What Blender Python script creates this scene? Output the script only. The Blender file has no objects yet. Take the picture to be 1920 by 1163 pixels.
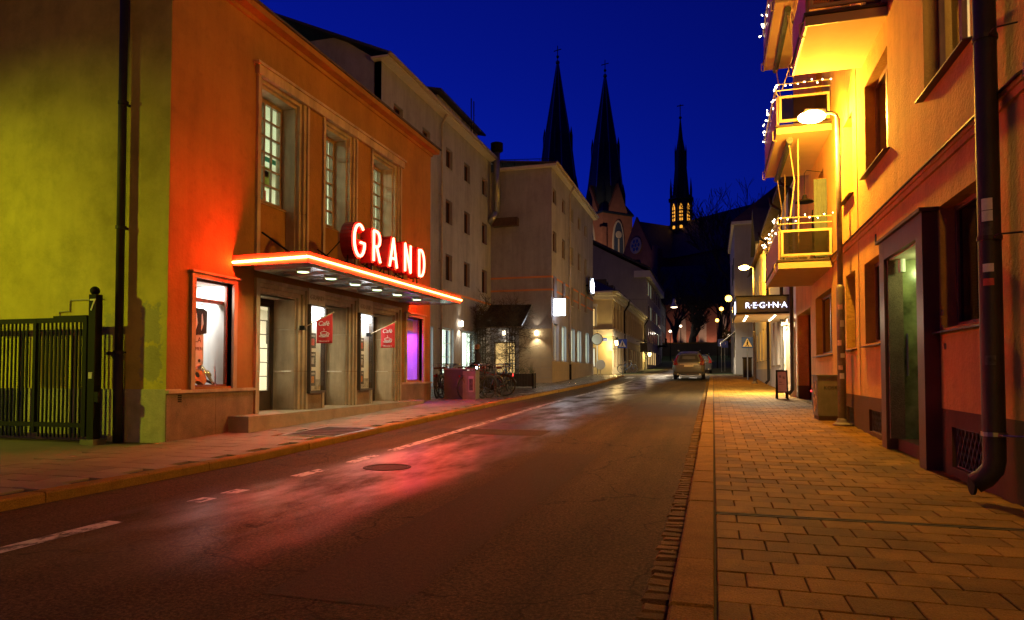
import bpy, bmesh, math, random
from mathutils import Vector, Matrix
R = math.radians
random.seed(7)
SC = bpy.context.scene
COL = SC.collection
# ---------------------------------------------------------------- camera
CAM = bpy.data.cameras.new('camera')
CAM.sensor_width = 36.0
CAM.lens = 24.0
CAM.shift_y = 0.03855
CAM.clip_end = 3000
CAM.clip_start = 0.05
camo = bpy.data.objects.new('camera', CAM)
COL.objects.link(camo)
YAW = math.atan(377 / 1280)
camo.location = (0, 0, 1.1)
camo.rotation_euler = (R(90 + 1.9), 0, YAW)
SC.camera = camo
# ---------------------------------------------------------------- sky (late dusk, sun under the horizon)
W = bpy.data.worlds.new('World')
SC.world = W
W.use_nodes = True
wn = W.node_tree.nodes
wl = W.node_tree.links
for n in list(wn):
    wn.remove(n)
sky = wn.new('ShaderNodeTexSky')
sky.sky_type = 'NISHITA'
sky.sun_disc = False
sky.sun_elevation = R(-4.0)
sky.sun_rotation = R(-48)
sky.ozone_density = 6.0
tint = wn.new('ShaderNodeMix')
tint.data_type = 'RGBA'
tint.blend_type = 'MULTIPLY'
tint.inputs[0].default_value = 1.0
tint.inputs[7].default_value = (0.05, 0.22, 1.0, 1)
bg = wn.new('ShaderNodeBackground')
bg.inputs[1].default_value = 3.9   # the sun is well down: this sky is some hundred times dimmer than by day
wo = wn.new('ShaderNodeOutputWorld')
wl.new(sky.outputs[0], tint.inputs[6])
wl.new(tint.outputs[2], bg.inputs[0])
wl.new(bg.outputs[0], wo.inputs[0])
# ---------------------------------------------------------------- exposure and renderer
SC.view_settings.view_transform = 'Standard'
SC.view_settings.look = 'None'
SC.view_settings.exposure = 0.18
SC.view_settings.gamma = 1.0
SC.view_settings.use_curve_mapping = False
SC.render.engine = 'CYCLES'
SC.cycles.use_denoising = True
SC.cycles.max_bounces = 6
SC.cycles.diffuse_bounces = 3
SC.cycles.glossy_bounces = 3
SC.cycles.transparent_max_bounces = 16
SC.cycles.caustics_reflective = False
SC.cycles.caustics_refractive = False
SC.cycles.sample_clamp_indirect = 3.0
SC.cycles.use_light_tree = True

# ---------------------------------------------------------------- materials
M = {}


def nodes(name):
    m = bpy.data.materials.new(name)
    m.use_nodes = True
    nt = m.node_tree
    b = nt.nodes['Principled BSDF']
    return m, nt, b


def c4(c):
    return (c[0], c[1], c[2], 1.0)


def mixc(nt, fac, a, b, blend='MIX'):
    x = nt.nodes.new('ShaderNodeMix')
    x.data_type = 'RGBA'
    x.blend_type = blend
    for s, v in ((0, fac), (6, a), (7, b)):
        if hasattr(v, 'is_linked'):
            nt.links.new(v, x.inputs[s])
        else:
            x.inputs[s].default_value = v
    return x.outputs[2]


def noise(nt, vec, scale, detail=4, rough=0.6):
    n = nt.nodes.new('ShaderNodeTexNoise')
    n.inputs['Scale'].default_value = scale
    n.inputs['Detail'].default_value = detail
    n.inputs['Roughness'].default_value = rough
    nt.links.new(vec, n.inputs['Vector'])
    return n.outputs['Fac']


def ramp(nt, fac, stops):
    r = nt.nodes.new('ShaderNodeValToRGB')
    e = r.color_ramp.elements
    while len(e) < len(stops):
        e.new(0.5)
    for i, (p, c) in enumerate(stops):
        e[i].position = p
        e[i].color = c4(c) if not isinstance(c, (int, float)) else (c, c, c, 1)
    nt.links.new(fac, r.inputs[0])
    return r.outputs[0]


def mth(nt, op, a, b=None, c=None):
    n = nt.nodes.new('ShaderNodeMath')
    n.operation = op
    for i, v in enumerate((a, b, c)):
        if v is None:
            continue
        if hasattr(v, 'is_linked'):
            nt.links.new(v, n.inputs[i])
        else:
            n.inputs[i].default_value = v
    return n.outputs[0]


def pos(nt, sx=1, sy=1, sz=1):
    g = nt.nodes.new('ShaderNodeNewGeometry')
    if (sx, sy, sz) == (1, 1, 1):
        return g.outputs['Position']
    m = nt.nodes.new('ShaderNodeMapping')
    m.inputs['Scale'].default_value = (sx, sy, sz)
    nt.links.new(g.outputs['Position'], m.inputs[0])
    return m.outputs[0]


def bump(nt, b, h, strength, dist=0.02):
    n = nt.nodes.new('ShaderNodeBump')
    n.inputs['Strength'].default_value = strength
    n.inputs['Distance'].default_value = dist
    nt.links.new(h, n.inputs['Height'])
    nt.links.new(n.outputs[0], b.inputs['Normal'])


def mat(name, col, rough=0.7, var=0.25, vs=3.0, metal=0.0, bs=40.0, bst=0.3, streak=0.0, fine=0.0, spec=0.5, rnd=0.0, blotch=0.0, gum=0.0):
    """base colour varied by noise, with fine relief; streak adds vertical weather runs."""
    m, nt, b = nodes(name)
    p = pos(nt)
    f = noise(nt, p, vs)
    d = tuple(x * (1 - var) for x in col)
    l = tuple(min(1, x * (1 + var * 0.6)) for x in col)
    out = ramp(nt, f, [(0.3, d), (0.7, l)])
    if streak:
        s = noise(nt, pos(nt, 2.2, 2.2, 0.30), 1.0, 6, 0.7)
        k = ramp(nt, s, [(0.36, 1 - streak), (0.60, 1.0)])
        out = mixc(nt, 1.0, out, k, 'MULTIPLY')
    if fine:
        s = noise(nt, p, 90, 2)
        k = ramp(nt, s, [(0.3, 1 - fine), (0.7, 1.0)])
        out = mixc(nt, 1.0, out, k, 'MULTIPLY')
    if blotch:
        s = noise(nt, p, 0.75, 9, 0.72)
        out = mixc(nt, 1.0, out, ramp(nt, s, [(0.38, 1 - blotch), (0.52, 1.0), (0.66, 1 + blotch * .35)]), 'MULTIPLY')
        s = noise(nt, p, 6.0, 6, 0.7)
        out = mixc(nt, 1.0, out, ramp(nt, s, [(0.30, 1 - blotch * .6), (0.44, 1.0)]), 'MULTIPLY')
    if gum:
        v = nt.nodes.new('ShaderNodeTexVoronoi')
        v.inputs['Scale'].default_value = 3.2
        nt.links.new(p, v.inputs['Vector'])
        out = mixc(nt, 1.0, out, ramp(nt, v.outputs['Distance'], [(0.05, 1 - gum), (0.065, 1.0)]), 'MULTIPLY')
    if rnd:
        g = nt.nodes.new('ShaderNodeNewGeometry')
        oi = nt.nodes.new('ShaderNodeObjectInfo')
        t = mth(nt, 'FRACT', mth(nt, 'ADD', g.outputs['Random Per Island'], oi.outputs['Random']))
        k = ramp(nt, t, [(0.0, 1 - rnd), (1.0, 1.0)])
        out = mixc(nt, 1.0, out, k, 'MULTIPLY')
    nt.links.new(out, b.inputs['Base Color'])
    b.inputs['Roughness'].default_value = rough
    b.inputs['Metallic'].default_value = metal
    b.inputs['Specular IOR Level'].default_value = spec
    if bst:
        bump(nt, b, noise(nt, p, bs, 6), bst)
    M[name] = m
    return m


def emit(name, col, strength):
    m, nt, b = nodes(name)
    b.inputs['Base Color'].default_value = (0.02, 0.02, 0.02, 1)
    b.inputs['Emission Color'].default_value = c4(col)
    b.inputs['Emission Strength'].default_value = strength
    M[name] = m
    return m


def glass(name, col=(1, 1, 1), refl=1.0, rough=0.02):
    m, nt, b = nodes(name)
    nt.nodes.remove(b)
    o = nt.nodes['Material Output']
    t = nt.nodes.new('ShaderNodeBsdfTransparent')
    t.inputs[0].default_value = c4(col)
    g = nt.nodes.new('ShaderNodeBsdfGlossy')
    g.inputs['Roughness'].default_value = rough
    fr = nt.nodes.new('ShaderNodeLayerWeight')
    fr.inputs[0].default_value = 0.5
    k = mth(nt, 'MULTIPLY', mth(nt, 'MULTIPLY_ADD', mth(nt, 'POWER', fr.outputs['Facing'], 5.0), 0.9, 0.04), refl)
    mx = nt.nodes.new('ShaderNodeMixShader')
    nt.links.new(k, mx.inputs[0])
    nt.links.new(t.outputs[0], mx.inputs[1])
    nt.links.new(g.outputs[0], mx.inputs[2])
    nt.links.new(mx.outputs[0], o.inputs[0])
    M[name] = m
    return m


# plasters, stone, concrete
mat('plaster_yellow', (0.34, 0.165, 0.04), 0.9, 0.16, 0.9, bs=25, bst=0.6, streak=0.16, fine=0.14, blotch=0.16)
mat('plaster_orange', (0.76, 0.43, 0.10), 0.9, 0.16, 0.8, bs=22, bst=0.8, streak=0.18, fine=0.14, blotch=0.15)
mat('plaster_orange_pale', (0.80, 0.52, 0.26), 0.9, 0.10, 1.0, bs=45, bst=0.35, streak=0.10, fine=0.10)
mat('plaster_hotel', (0.40, 0.41, 0.50), 0.9, 0.10, 0.8, bs=40, bst=0.35, streak=0.2, fine=0.10, blotch=0.12)
mat('plaster_cream', (0.72, 0.62, 0.38), 0.9, 0.12, 0.6, bs=30, bst=0.2, streak=0.1)
mat('plaster_grey', (0.42, 0.41, 0.40), 0.9, 0.12, 0.6, bs=30, bst=0.2, streak=0.12)
mat('plaster_pale_yellow', (0.75, 0.62, 0.32), 0.9, 0.12, 0.6, bs=30, bst=0.2, streak=0.1)
mat('plaster_white', (0.75, 0.74, 0.70), 0.85, 0.08, 0.8, bs=30, bst=0.1)
mat('band_orange', (0.75, 0.30, 0.14), 0.9, 0.1, 1.0)
mat('plinth_brown', (0.13, 0.07, 0.025), 0.85, 0.25, 2.5, bs=60, bst=0.4, streak=0.2, fine=0.2)
mat('granite_brown', (0.30, 0.20, 0.13), 0.75, 0.3, 2.5, bs=90, bst=0.5, streak=0.25, fine=0.45)
mat('render_pale', (0.55, 0.50, 0.36), 0.95, 0.25, 3.0, bs=35, bst=0.9, streak=0.15, fine=0.15)
mat('stone_portal', (0.50, 0.39, 0.27), 0.55, 0.28, 1.6, bs=30, bst=0.15, streak=0.42, fine=0.12)
mat('stone_light', (0.62, 0.52, 0.38), 0.6, 0.2, 1.6, bs=30, bst=0.15, streak=0.25, fine=0.1)
mat('stone_tile', (0.55, 0.46, 0.33), 0.55, 0.12, 1.6, bs=30, bst=0.1, fine=0.1, rnd=0.12)
mat('step_stone', (0.36, 0.27, 0.19), 0.7, 0.25, 3.0, bs=60, bst=0.3, fine=0.25)
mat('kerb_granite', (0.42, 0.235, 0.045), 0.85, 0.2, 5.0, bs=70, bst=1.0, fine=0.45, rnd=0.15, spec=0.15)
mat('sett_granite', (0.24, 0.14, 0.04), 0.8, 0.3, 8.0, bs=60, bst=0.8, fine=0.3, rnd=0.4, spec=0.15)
mat('brick_church', (0.30, 0.12, 0.07), 0.9, 0.2, 0.5, bs=3, bst=0.2)
mat('roof_dark', (0.05, 0.05, 0.055), 0.6, 0.3, 0.6, bs=10, bst=0.2)
mat('roof_tile', (0.12, 0.06, 0.045), 0.8, 0.3, 1.0, bs=10, bst=0.2)
mat('spire_copper', (0.025, 0.035, 0.035), 0.5, 0.4, 0.3, bs=2, bst=0.3)
mat('gold', (0.8, 0.62, 0.25), 0.3, 0.1, 3, metal=1.0, bst=0)
# metals, paint
mat('metal_black', (0.006, 0.005, 0.005), 0.7, 0.3, 6, bs=30, bst=0.1, spec=0.25)
mat('pipe_dark', (0.028, 0.022, 0.018), 0.62, 0.4, 5, bs=30, bst=0.15, fine=0.2)
mat('pipe_brown', (0.10, 0.055, 0.04), 0.45, 0.35, 5, bs=30, bst=0.15)
mat('pipe_grey', (0.42, 0.38, 0.38), 0.5, 0.2, 5, bs=30, bst=0.1)
mat('steel', (0.55, 0.55, 0.56), 0.3, 0.15, 5, metal=1.0, bst=0.05)
mat('zinc', (0.40, 0.42, 0.46), 0.4, 0.2, 3, metal=0.8, bst=0.1)
mat('flashing', (0.06, 0.04, 0.035), 0.5, 0.3, 3, bst=0.05)
mat('lamp_paint', (0.20, 0.17, 0.15), 0.5, 0.35, 6, bs=40, bst=0.1, fine=0.2)
mat('frame_brown', (0.19, 0.07, 0.04), 0.45, 0.2, 6, bst=0.1)
mat('frame_dark', (0.05, 0.035, 0.028), 0.45, 0.2, 6, bst=0.1)
mat('frame_oak', (0.26, 0.17, 0.10), 0.5, 0.3, 6, bst=0.1)
mat('frame_white', (0.68, 0.66, 0.62), 0.5, 0.1, 6, bst=0.05)
mat('portal_brown', (0.13, 0.065, 0.05), 0.4, 0.2, 3, bst=0.1, fine=0.1)
mat('canopy_metal', (0.30, 0.09, 0.06), 0.45, 0.2, 4, bst=0.05)
mat('canopy_soffit', (0.62, 0.62, 0.62), 0.22, 0.1, 3, metal=0.6, bst=0.06, bs=8)
mat('letter_red', (0.26, 0.015, 0.01), 0.4, 0.15, 5, bst=0.05)
mat('flag_red', (0.70, 0.03, 0.03), 0.8, 0.1, 8, bs=200, bst=0.1)
mat('flag_print', (0.85, 0.82, 0.78), 0.8, 0.05, 8, bst=0)
mat('wood_pole', (0.62, 0.45, 0.26), 0.5, 0.2, 8, bst=0)
mat('white_paint', (0.8, 0.8, 0.78), 0.5, 0.05, 4, bst=0.03)
mat('room_white', (0.78, 0.77, 0.74), 0.8, 0.06, 2, bst=0.0)
mat('black_cloth', (0.02, 0.02, 0.022), 0.9, 0.2, 9, bst=0.1)
mat('white_cloth', (0.8, 0.8, 0.8), 0.9, 0.08, 9, bst=0.1)
mat('brass', (0.75, 0.58, 0.28), 0.25, 0.1, 9, metal=1, bst=0)
mat('guitar_wood', (0.62, 0.24, 0.06), 0.25, 0.2, 9, bst=0)
mat('poster_dark', (0.07, 0.065, 0.065), 0.6, 0.8, 14, bst=0)
mat('poster_grey', (0.45, 0.44, 0.43), 0.6, 0.6, 9, bst=0)
mat('poster_red', (0.6, 0.08, 0.06), 0.6, 0.4, 9, bst=0)
mat('poster_teal', (0.05, 0.42, 0.42), 0.6, 0.2, 9, bst=0)
mat('poster_green', (0.42, 0.58, 0.12), 0.6, 0.3, 9, bst=0)
mat('curtain_pale', (0.72, 0.64, 0.46), 0.9, 0.1, 9, bst=0)
mat('curtain_green', (0.10, 0.13, 0.11), 0.9, 0.2, 9, bst=0)
mat('blind', (0.30, 0.27, 0.25), 0.7, 0.1, 3, bst=0)
mat('rubber', (0.015, 0.015, 0.015), 0.7, 0.2, 9, bst=0)
mat('bike_paint', (0.03, 0.03, 0.035), 0.35, 0.2, 9, bst=0)
mat('bike_red', (0.25, 0.03, 0.02), 0.35, 0.2, 9, bst=0)
mat('bike_blue', (0.03, 0.06, 0.15), 0.35, 0.2, 9, bst=0)
mat('leather', (0.05, 0.03, 0.02), 0.6, 0.2, 9, bst=0)
mat('cabinet_paint', (0.16, 0.14, 0.11), 0.55, 0.25, 4, bs=30, bst=0.1, streak=0.2)
mat('cabinet_rust', (0.05, 0.042, 0.03), 0.6, 0.3, 4, bs=30, bst=0.1, streak=0.25)
mat('sticker_white', (0.72, 0.70, 0.66), 0.6, 0.1, 30, bst=0)
mat('graffiti_pale', (0.75, 0.45, 0.35), 0.6, 0.4, 30, bst=0)
mat('graffiti_black', (0.02, 0.02, 0.02), 0.6, 0.1, 30, bst=0)
mat('sign_blue', (0.03, 0.11, 0.75), 0.4, 0.05, 9, bst=0)
mat('sign_board', (0.035, 0.025, 0.03), 0.4, 0.1, 4, bst=0)
mat('soffit_pale', (0.62, 0.55, 0.44), 0.7, 0.1, 3, bst=0.05)
mat('balcony_soffit', (0.74, 0.52, 0.28), 0.85, 0.08, 2, bs=60, bst=0.15)
mat('balcony_panel', (0.42, 0.24, 0.20), 0.5, 0.1, 4, bst=0.05)
mat('balcony_frame', (0.55, 0.42, 0.22), 0.5, 0.1, 4, bst=0.05)
mat('iron_cover', (0.05, 0.036, 0.025), 0.65, 0.3, 9, bs=120, bst=0.5, spec=0.25)
mat('bark', (0.05, 0.04, 0.032), 0.9, 0.3, 9, bs=30, bst=0.4)
mat('vine', (0.07, 0.045, 0.028), 0.9, 0.3, 9, bst=0)
mat('leaf', (0.05, 0.09, 0.03), 0.7, 0.4, 9, bst=0)
mat('flower', (0.55, 0.06, 0.08), 0.7, 0.3, 9, bst=0)
mat('grass', (0.035, 0.06, 0.02), 0.95, 0.4, 1, bs=20, bst=0.6)
mat('car_paint', (0.15, 0.155, 0.15), 0.30, 0.05, 2, metal=0.5, bst=0)
mat('car_dark', (0.02, 0.02, 0.022), 0.4, 0.1, 2, bst=0)
mat('tail_lens', (0.16, 0.012, 0.01), 0.2, 0.05, 9, bst=0)
mat('plate', (0.65, 0.6, 0.5), 0.5, 0.05, 9, bst=0)
mat('skin', (0.55, 0.34, 0.24), 0.6, 0.05, 9, bst=0)
mat('coat', (0.03, 0.03, 0.04), 0.9, 0.2, 9, bst=0.1)
mat('jeans', (0.03, 0.04, 0.07), 0.9, 0.2, 9, bst=0.1)
mat('hair', (0.22, 0.15, 0.09), 0.8, 0.2, 30, bst=0)
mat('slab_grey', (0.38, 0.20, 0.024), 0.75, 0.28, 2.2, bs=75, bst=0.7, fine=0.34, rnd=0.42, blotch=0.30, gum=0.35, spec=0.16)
mat('joint_dark', (0.075, 0.055, 0.032), 0.95, 0.2, 6, bs=60, bst=0.5)
mat('crest_glass', (0.06, 0.08, 0.12), 0.15, 0.2, 3, bst=0)
glass('glass_clear', (0.97, 0.98, 0.97), 1.0)
glass('glass_dark', (0.30, 0.32, 0.34), 1.6)
glass('glass_frost', (0.42, 0.36, 0.28), 1.2, 0.25)
# lights
emit('neon', (1.0, 0.035, 0.008), 230)
emit('neon_side', (1.0, 0.04, 0.008), 420)
emit('neon_letter', (1.0, 0.035, 0.018), 60)
emit('sodium', (1.0, 0.50, 0.08), 300)
emit('sodium_far', (1.0, 0.55, 0.12), 120)
emit('lens_green', (0.75, 1.0, 0.45), 3.2)
emit('lamp_white', (0.93, 0.97, 1.0), 14)
emit('lamp_warm', (1.0, 0.80, 0.50), 25)
emit('box_white', (0.9, 0.95, 1.0), 9)
emit('logo_white', (0.75, 0.85, 1.0), 14)
emit('bulb', (1.0, 0.80, 0.50), 22)
emit('regina', (0.72, 0.74, 1.0), 3.2)
emit('regina_pink', (1.0, 0.30, 0.55), 3.0)
emit('window_lit', (0.95, 0.88, 0.62), 0.85)
emit('window_lit_green', (0.78, 1.0, 0.80), 3.0)
emit('curtain_lit', (1.0, 0.66, 0.25), 1.0)
emit('window_lit_warm', (1.0, 0.62, 0.22), 0.9)
emit('window_dim', (0.9, 0.95, 0.6), 0.14)
emit('bike_lamp', (0.75, 0.82, 1.0), 60)
emit('red_lamp', (1.0, 0.02, 0.02), 8)
emit('star_blue', (0.45, 0.5, 1.0), 3)
emit('fleche_lit', (1.0, 0.40, 0.04), 1.1)

# asphalt: dry crown, damp strip along the cinema kerb
def asphalt():
    m, nt, b = nodes('asphalt')
    p = pos(nt)
    sep = nt.nodes.new('ShaderNodeSeparateXYZ')
    nt.links.new(p, sep.inputs[0])
    x, y = sep.outputs[0], sep.outputs[1]
    big = noise(nt, pos(nt, 1.0, 0.35, 1), 0.9, 5)
    med = noise(nt, pos(nt, 1.6, 0.55, 1), 0.9, 7, 0.6)
    fine = noise(nt, p, 160, 2)
    col = ramp(nt, big, [(0.3, (0.062, 0.042, 0.018)), (0.7, (0.105, 0.072, 0.032))])
    col = mixc(nt, 1.0, col, ramp(nt, fine, [(0.3, 0.45), (0.75, 1.35)]), 'MULTIPLY')
    grit = noise(nt, p, 48, 3, 0.75)
    col = mixc(nt, 1.0, col, ramp(nt, grit, [(0.34, 0.45), (0.5, 1.0), (0.68, 2.1)]), 'MULTIPLY')
    tyre = noise(nt, pos(nt, 1.8, 0.05, 1), 1.0, 3)
    col = mixc(nt, 1.0, col, ramp(nt, tyre, [(0.35, 0.72), (0.65, 1.12)]), 'MULTIPLY')
    vr = nt.nodes.new('ShaderNodeTexVoronoi')
    vr.feature = 'DISTANCE_TO_EDGE'
    vr.inputs['Scale'].default_value = 0.42
    wob = nt.nodes.new('ShaderNodeVectorMath')
    wob.operation = 'ADD'
    wn2 = nt.nodes.new('ShaderNodeTexNoise')
    wn2.inputs['Scale'].default_value = 1.7
    wn2.inputs['Detail'].default_value = 6
    nt.links.new(p, wn2.inputs['Vector'])
    nt.links.new(p, wob.inputs[0])
    nt.links.new(wn2.outputs['Color'], wob.inputs[1])
    nt.links.new(wob.outputs[0], vr.inputs['Vector'])
    col = mixc(nt, 1.0, col, ramp(nt, vr.outputs['Distance'], [(0.002, 0.35), (0.006, 1.0)]), 'MULTIPLY')
    # wet strip: x from -5.9 to about -2.6
    dist = mth(nt, 'ABSOLUTE', mth(nt, 'ADD', x, 3.75))
    wx = nt.nodes.new('ShaderNodeMapRange')
    wx.interpolation_type = 'SMOOTHSTEP'
    wx.inputs[1].default_value = 1.35
    wx.inputs[2].default_value = 0.35
    wx.inputs[3].default_value = 0.0
    nt.links.new(mth(nt, 'ADD', dist, mth(nt, 'MULTIPLY_ADD', big, 1.4, -0.7)), wx.inputs[0])
    wy = nt.nodes.new('ShaderNodeMapRange')
    wy.inputs[1].default_value = 3.0
    wy.inputs[2].default_value = 7.5
    nt.links.new(y, wy.inputs[0])
    w = mth(nt, 'MULTIPLY', wx.outputs[0], wy.outputs[0])
    wet = mth(nt, 'MULTIPLY', w, ramp(nt, med, [(0.38, 0.10), (0.58, 1.0)]))
    col = mixc(nt, wet, col, mixc(nt, 1.0, col, (0.62, 0.62, 0.65, 1), 'MULTIPLY'))
    rg = mth(nt, 'MULTIPLY_ADD', wet, -0.46, 0.88)
    nt.links.new(mth(nt, 'MULTIPLY_ADD', wet, 0.75, 0.15), b.inputs['Specular IOR Level'])
    nt.links.new(mth(nt, 'MULTIPLY', wet, 1.0), b.inputs['Coat Weight'])
    b.inputs['Coat Roughness'].default_value = 0.36
    nt.links.new(col, b.inputs['Base Color'])
    nt.links.new(rg, b.inputs['Roughness'])
    n = nt.nodes.new('ShaderNodeBump')
    n.inputs['Distance'].default_value = 0.012
    nt.links.new(mth(nt, 'MULTIPLY_ADD', wet, -0.45, 0.75), n.inputs['Strength'])
    nt.links.new(noise(nt, p, 110, 4, 0.7), n.inputs['Height'])
    nt.links.new(n.outputs[0], b.inputs['Normal'])
    M['asphalt'] = m


asphalt()


def paving_left():
    m, nt, b = nodes('slab_left')
    p = pos(nt)
    sep = nt.nodes.new('ShaderNodeSeparateXYZ')
    nt.links.new(p, sep.inputs[0])
    g = nt.nodes.new('ShaderNodeNewGeometry')
    big = noise(nt, p, 1.1, 5)
    fine = noise(nt, p, 110, 2)
    col = ramp(nt, big, [(0.3, (0.20, 0.16, 0.11)), (0.7, (0.31, 0.25, 0.17))])
    col = mixc(nt, 1.0, col, ramp(nt, g.outputs['Random Per Island'], [(0, 0.68), (1, 1.0)]), 'MULTIPLY')
    col = mixc(nt, 1.0, col, ramp(nt, fine, [(0.3, 0.75), (0.7, 1.0)]), 'MULTIPLY')
    wy = nt.nodes.new('ShaderNodeMapRange')
    wy.inputs[1].default_value = 17.0
    wy.inputs[2].default_value = 20.5
    nt.links.new(sep.outputs[1], wy.inputs[0])
    wet = mth(nt, 'MULTIPLY', wy.outputs[0], ramp(nt, noise(nt, p, 2.2, 4), [(0.35, 0.35), (0.6, 1.0)]))
    col = mixc(nt, wet, col, mixc(nt, 1.0, col, (0.42, 0.42, 0.44, 1), 'MULTIPLY'))
    nt.links.new(col, b.inputs['Base Color'])
    nt.links.new(mth(nt, 'MULTIPLY_ADD', wet, -0.50, 0.72), b.inputs['Roughness'])
    bump(nt, b, noise(nt, p, 60, 5), 0.35)
    M['slab_left'] = m


paving_left()


def worn_paint():
    m, nt, b = nodes('road_paint')
    p = pos(nt)
    f = noise(nt, pos(nt, 1, 0.5, 1), 9, 6, 0.7)
    col = ramp(nt, f, [(0.44, (0.06, 0.055, 0.05)), (0.52, (0.55, 0.53, 0.48))])
    nt.links.new(col, b.inputs['Base Color'])
    b.inputs['Roughness'].default_value = 0.6
    M['road_paint'] = m


worn_paint()


def gable_plaster():
    """yellow plaster with grey overpainted and flaking patches"""
    m, nt, b = nodes('plaster_gable')
    p = pos(nt)
    sep = nt.nodes.new('ShaderNodeSeparateXYZ')
    nt.links.new(p, sep.inputs[0])
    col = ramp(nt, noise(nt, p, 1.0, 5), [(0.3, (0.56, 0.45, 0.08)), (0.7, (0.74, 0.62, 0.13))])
    col = mixc(nt, 1.0, col, ramp(nt, noise(nt, pos(nt, 2.2, 2.2, 0.3), 1.0, 6, 0.7), [(0.4, 0.92), (0.62, 1.0)]), 'MULTIPLY')
    e = noise(nt, p, 7, 5, 0.7)

    def patch(cx, cz, hx, hz):
        dx = mth(nt, 'DIVIDE', mth(nt, 'ABSOLUTE', mth(nt, 'SUBTRACT', sep.outputs[0], cx)), hx)
        dz = mth(nt, 'DIVIDE', mth(nt, 'ABSOLUTE', mth(nt, 'SUBTRACT', sep.outputs[2], cz)), hz)
        d = mth(nt, 'MAXIMUM', dx, dz)
        d = mth(nt, 'ADD', d, mth(nt, 'MULTIPLY_ADD', e, 2.2, -1.1))
        return ramp(nt, d, [(0.80, 1.0), (1.0, 0.0)])
    k = mth(nt, 'MAXIMUM', patch(-8.50, 1.86, 0.19, 0.33), patch(-8.50, 1.25, 0.22, 0.30))
    k = mth(nt, 'MAXIMUM', k, mth(nt, 'MULTIPLY', patch(-9.28, 1.75, 0.17, 0.30), 0.8))
    k = mth(nt, 'MULTIPLY', k, 0.65)
    col = mixc(nt, k, col, (0.30, 0.29, 0.20, 1))
    nt.links.new(col, b.inputs['Base Color'])
    col = mixc(nt, 1.0, col, ramp(nt, noise(nt, p, 0.8, 9, 0.72), [(0.38, 0.78), (0.52, 1.0), (0.66, 1.06)]), 'MULTIPLY')
    nt.links.new(col, b.inputs['Base Color'])
    b.inputs['Roughness'].default_value = 0.92
    bump(nt, b, noise(nt, p, 28, 7), 0.6)
    M['plaster_gable'] = m


gable_plaster()


# ---------------------------------------------------------------- mesh builder
def rise(y):
    P = [(-90, 0), (8, 0), (12, .09), (19, .27), (27, .40), (35.3, .54), (42, .72), (48.2, .92), (57, 1.02),
         (75, 1.25), (100, 1.9), (120, 3.2), (128, 5.2), (200, 5.6), (400, 9), (3000, 9)]
    for (a, za), (b_, zb) in zip(P, P[1:]):
        if y <= b_:
            return za + (zb - za) * (y - a) / (b_ - a)
    return 9


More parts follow.
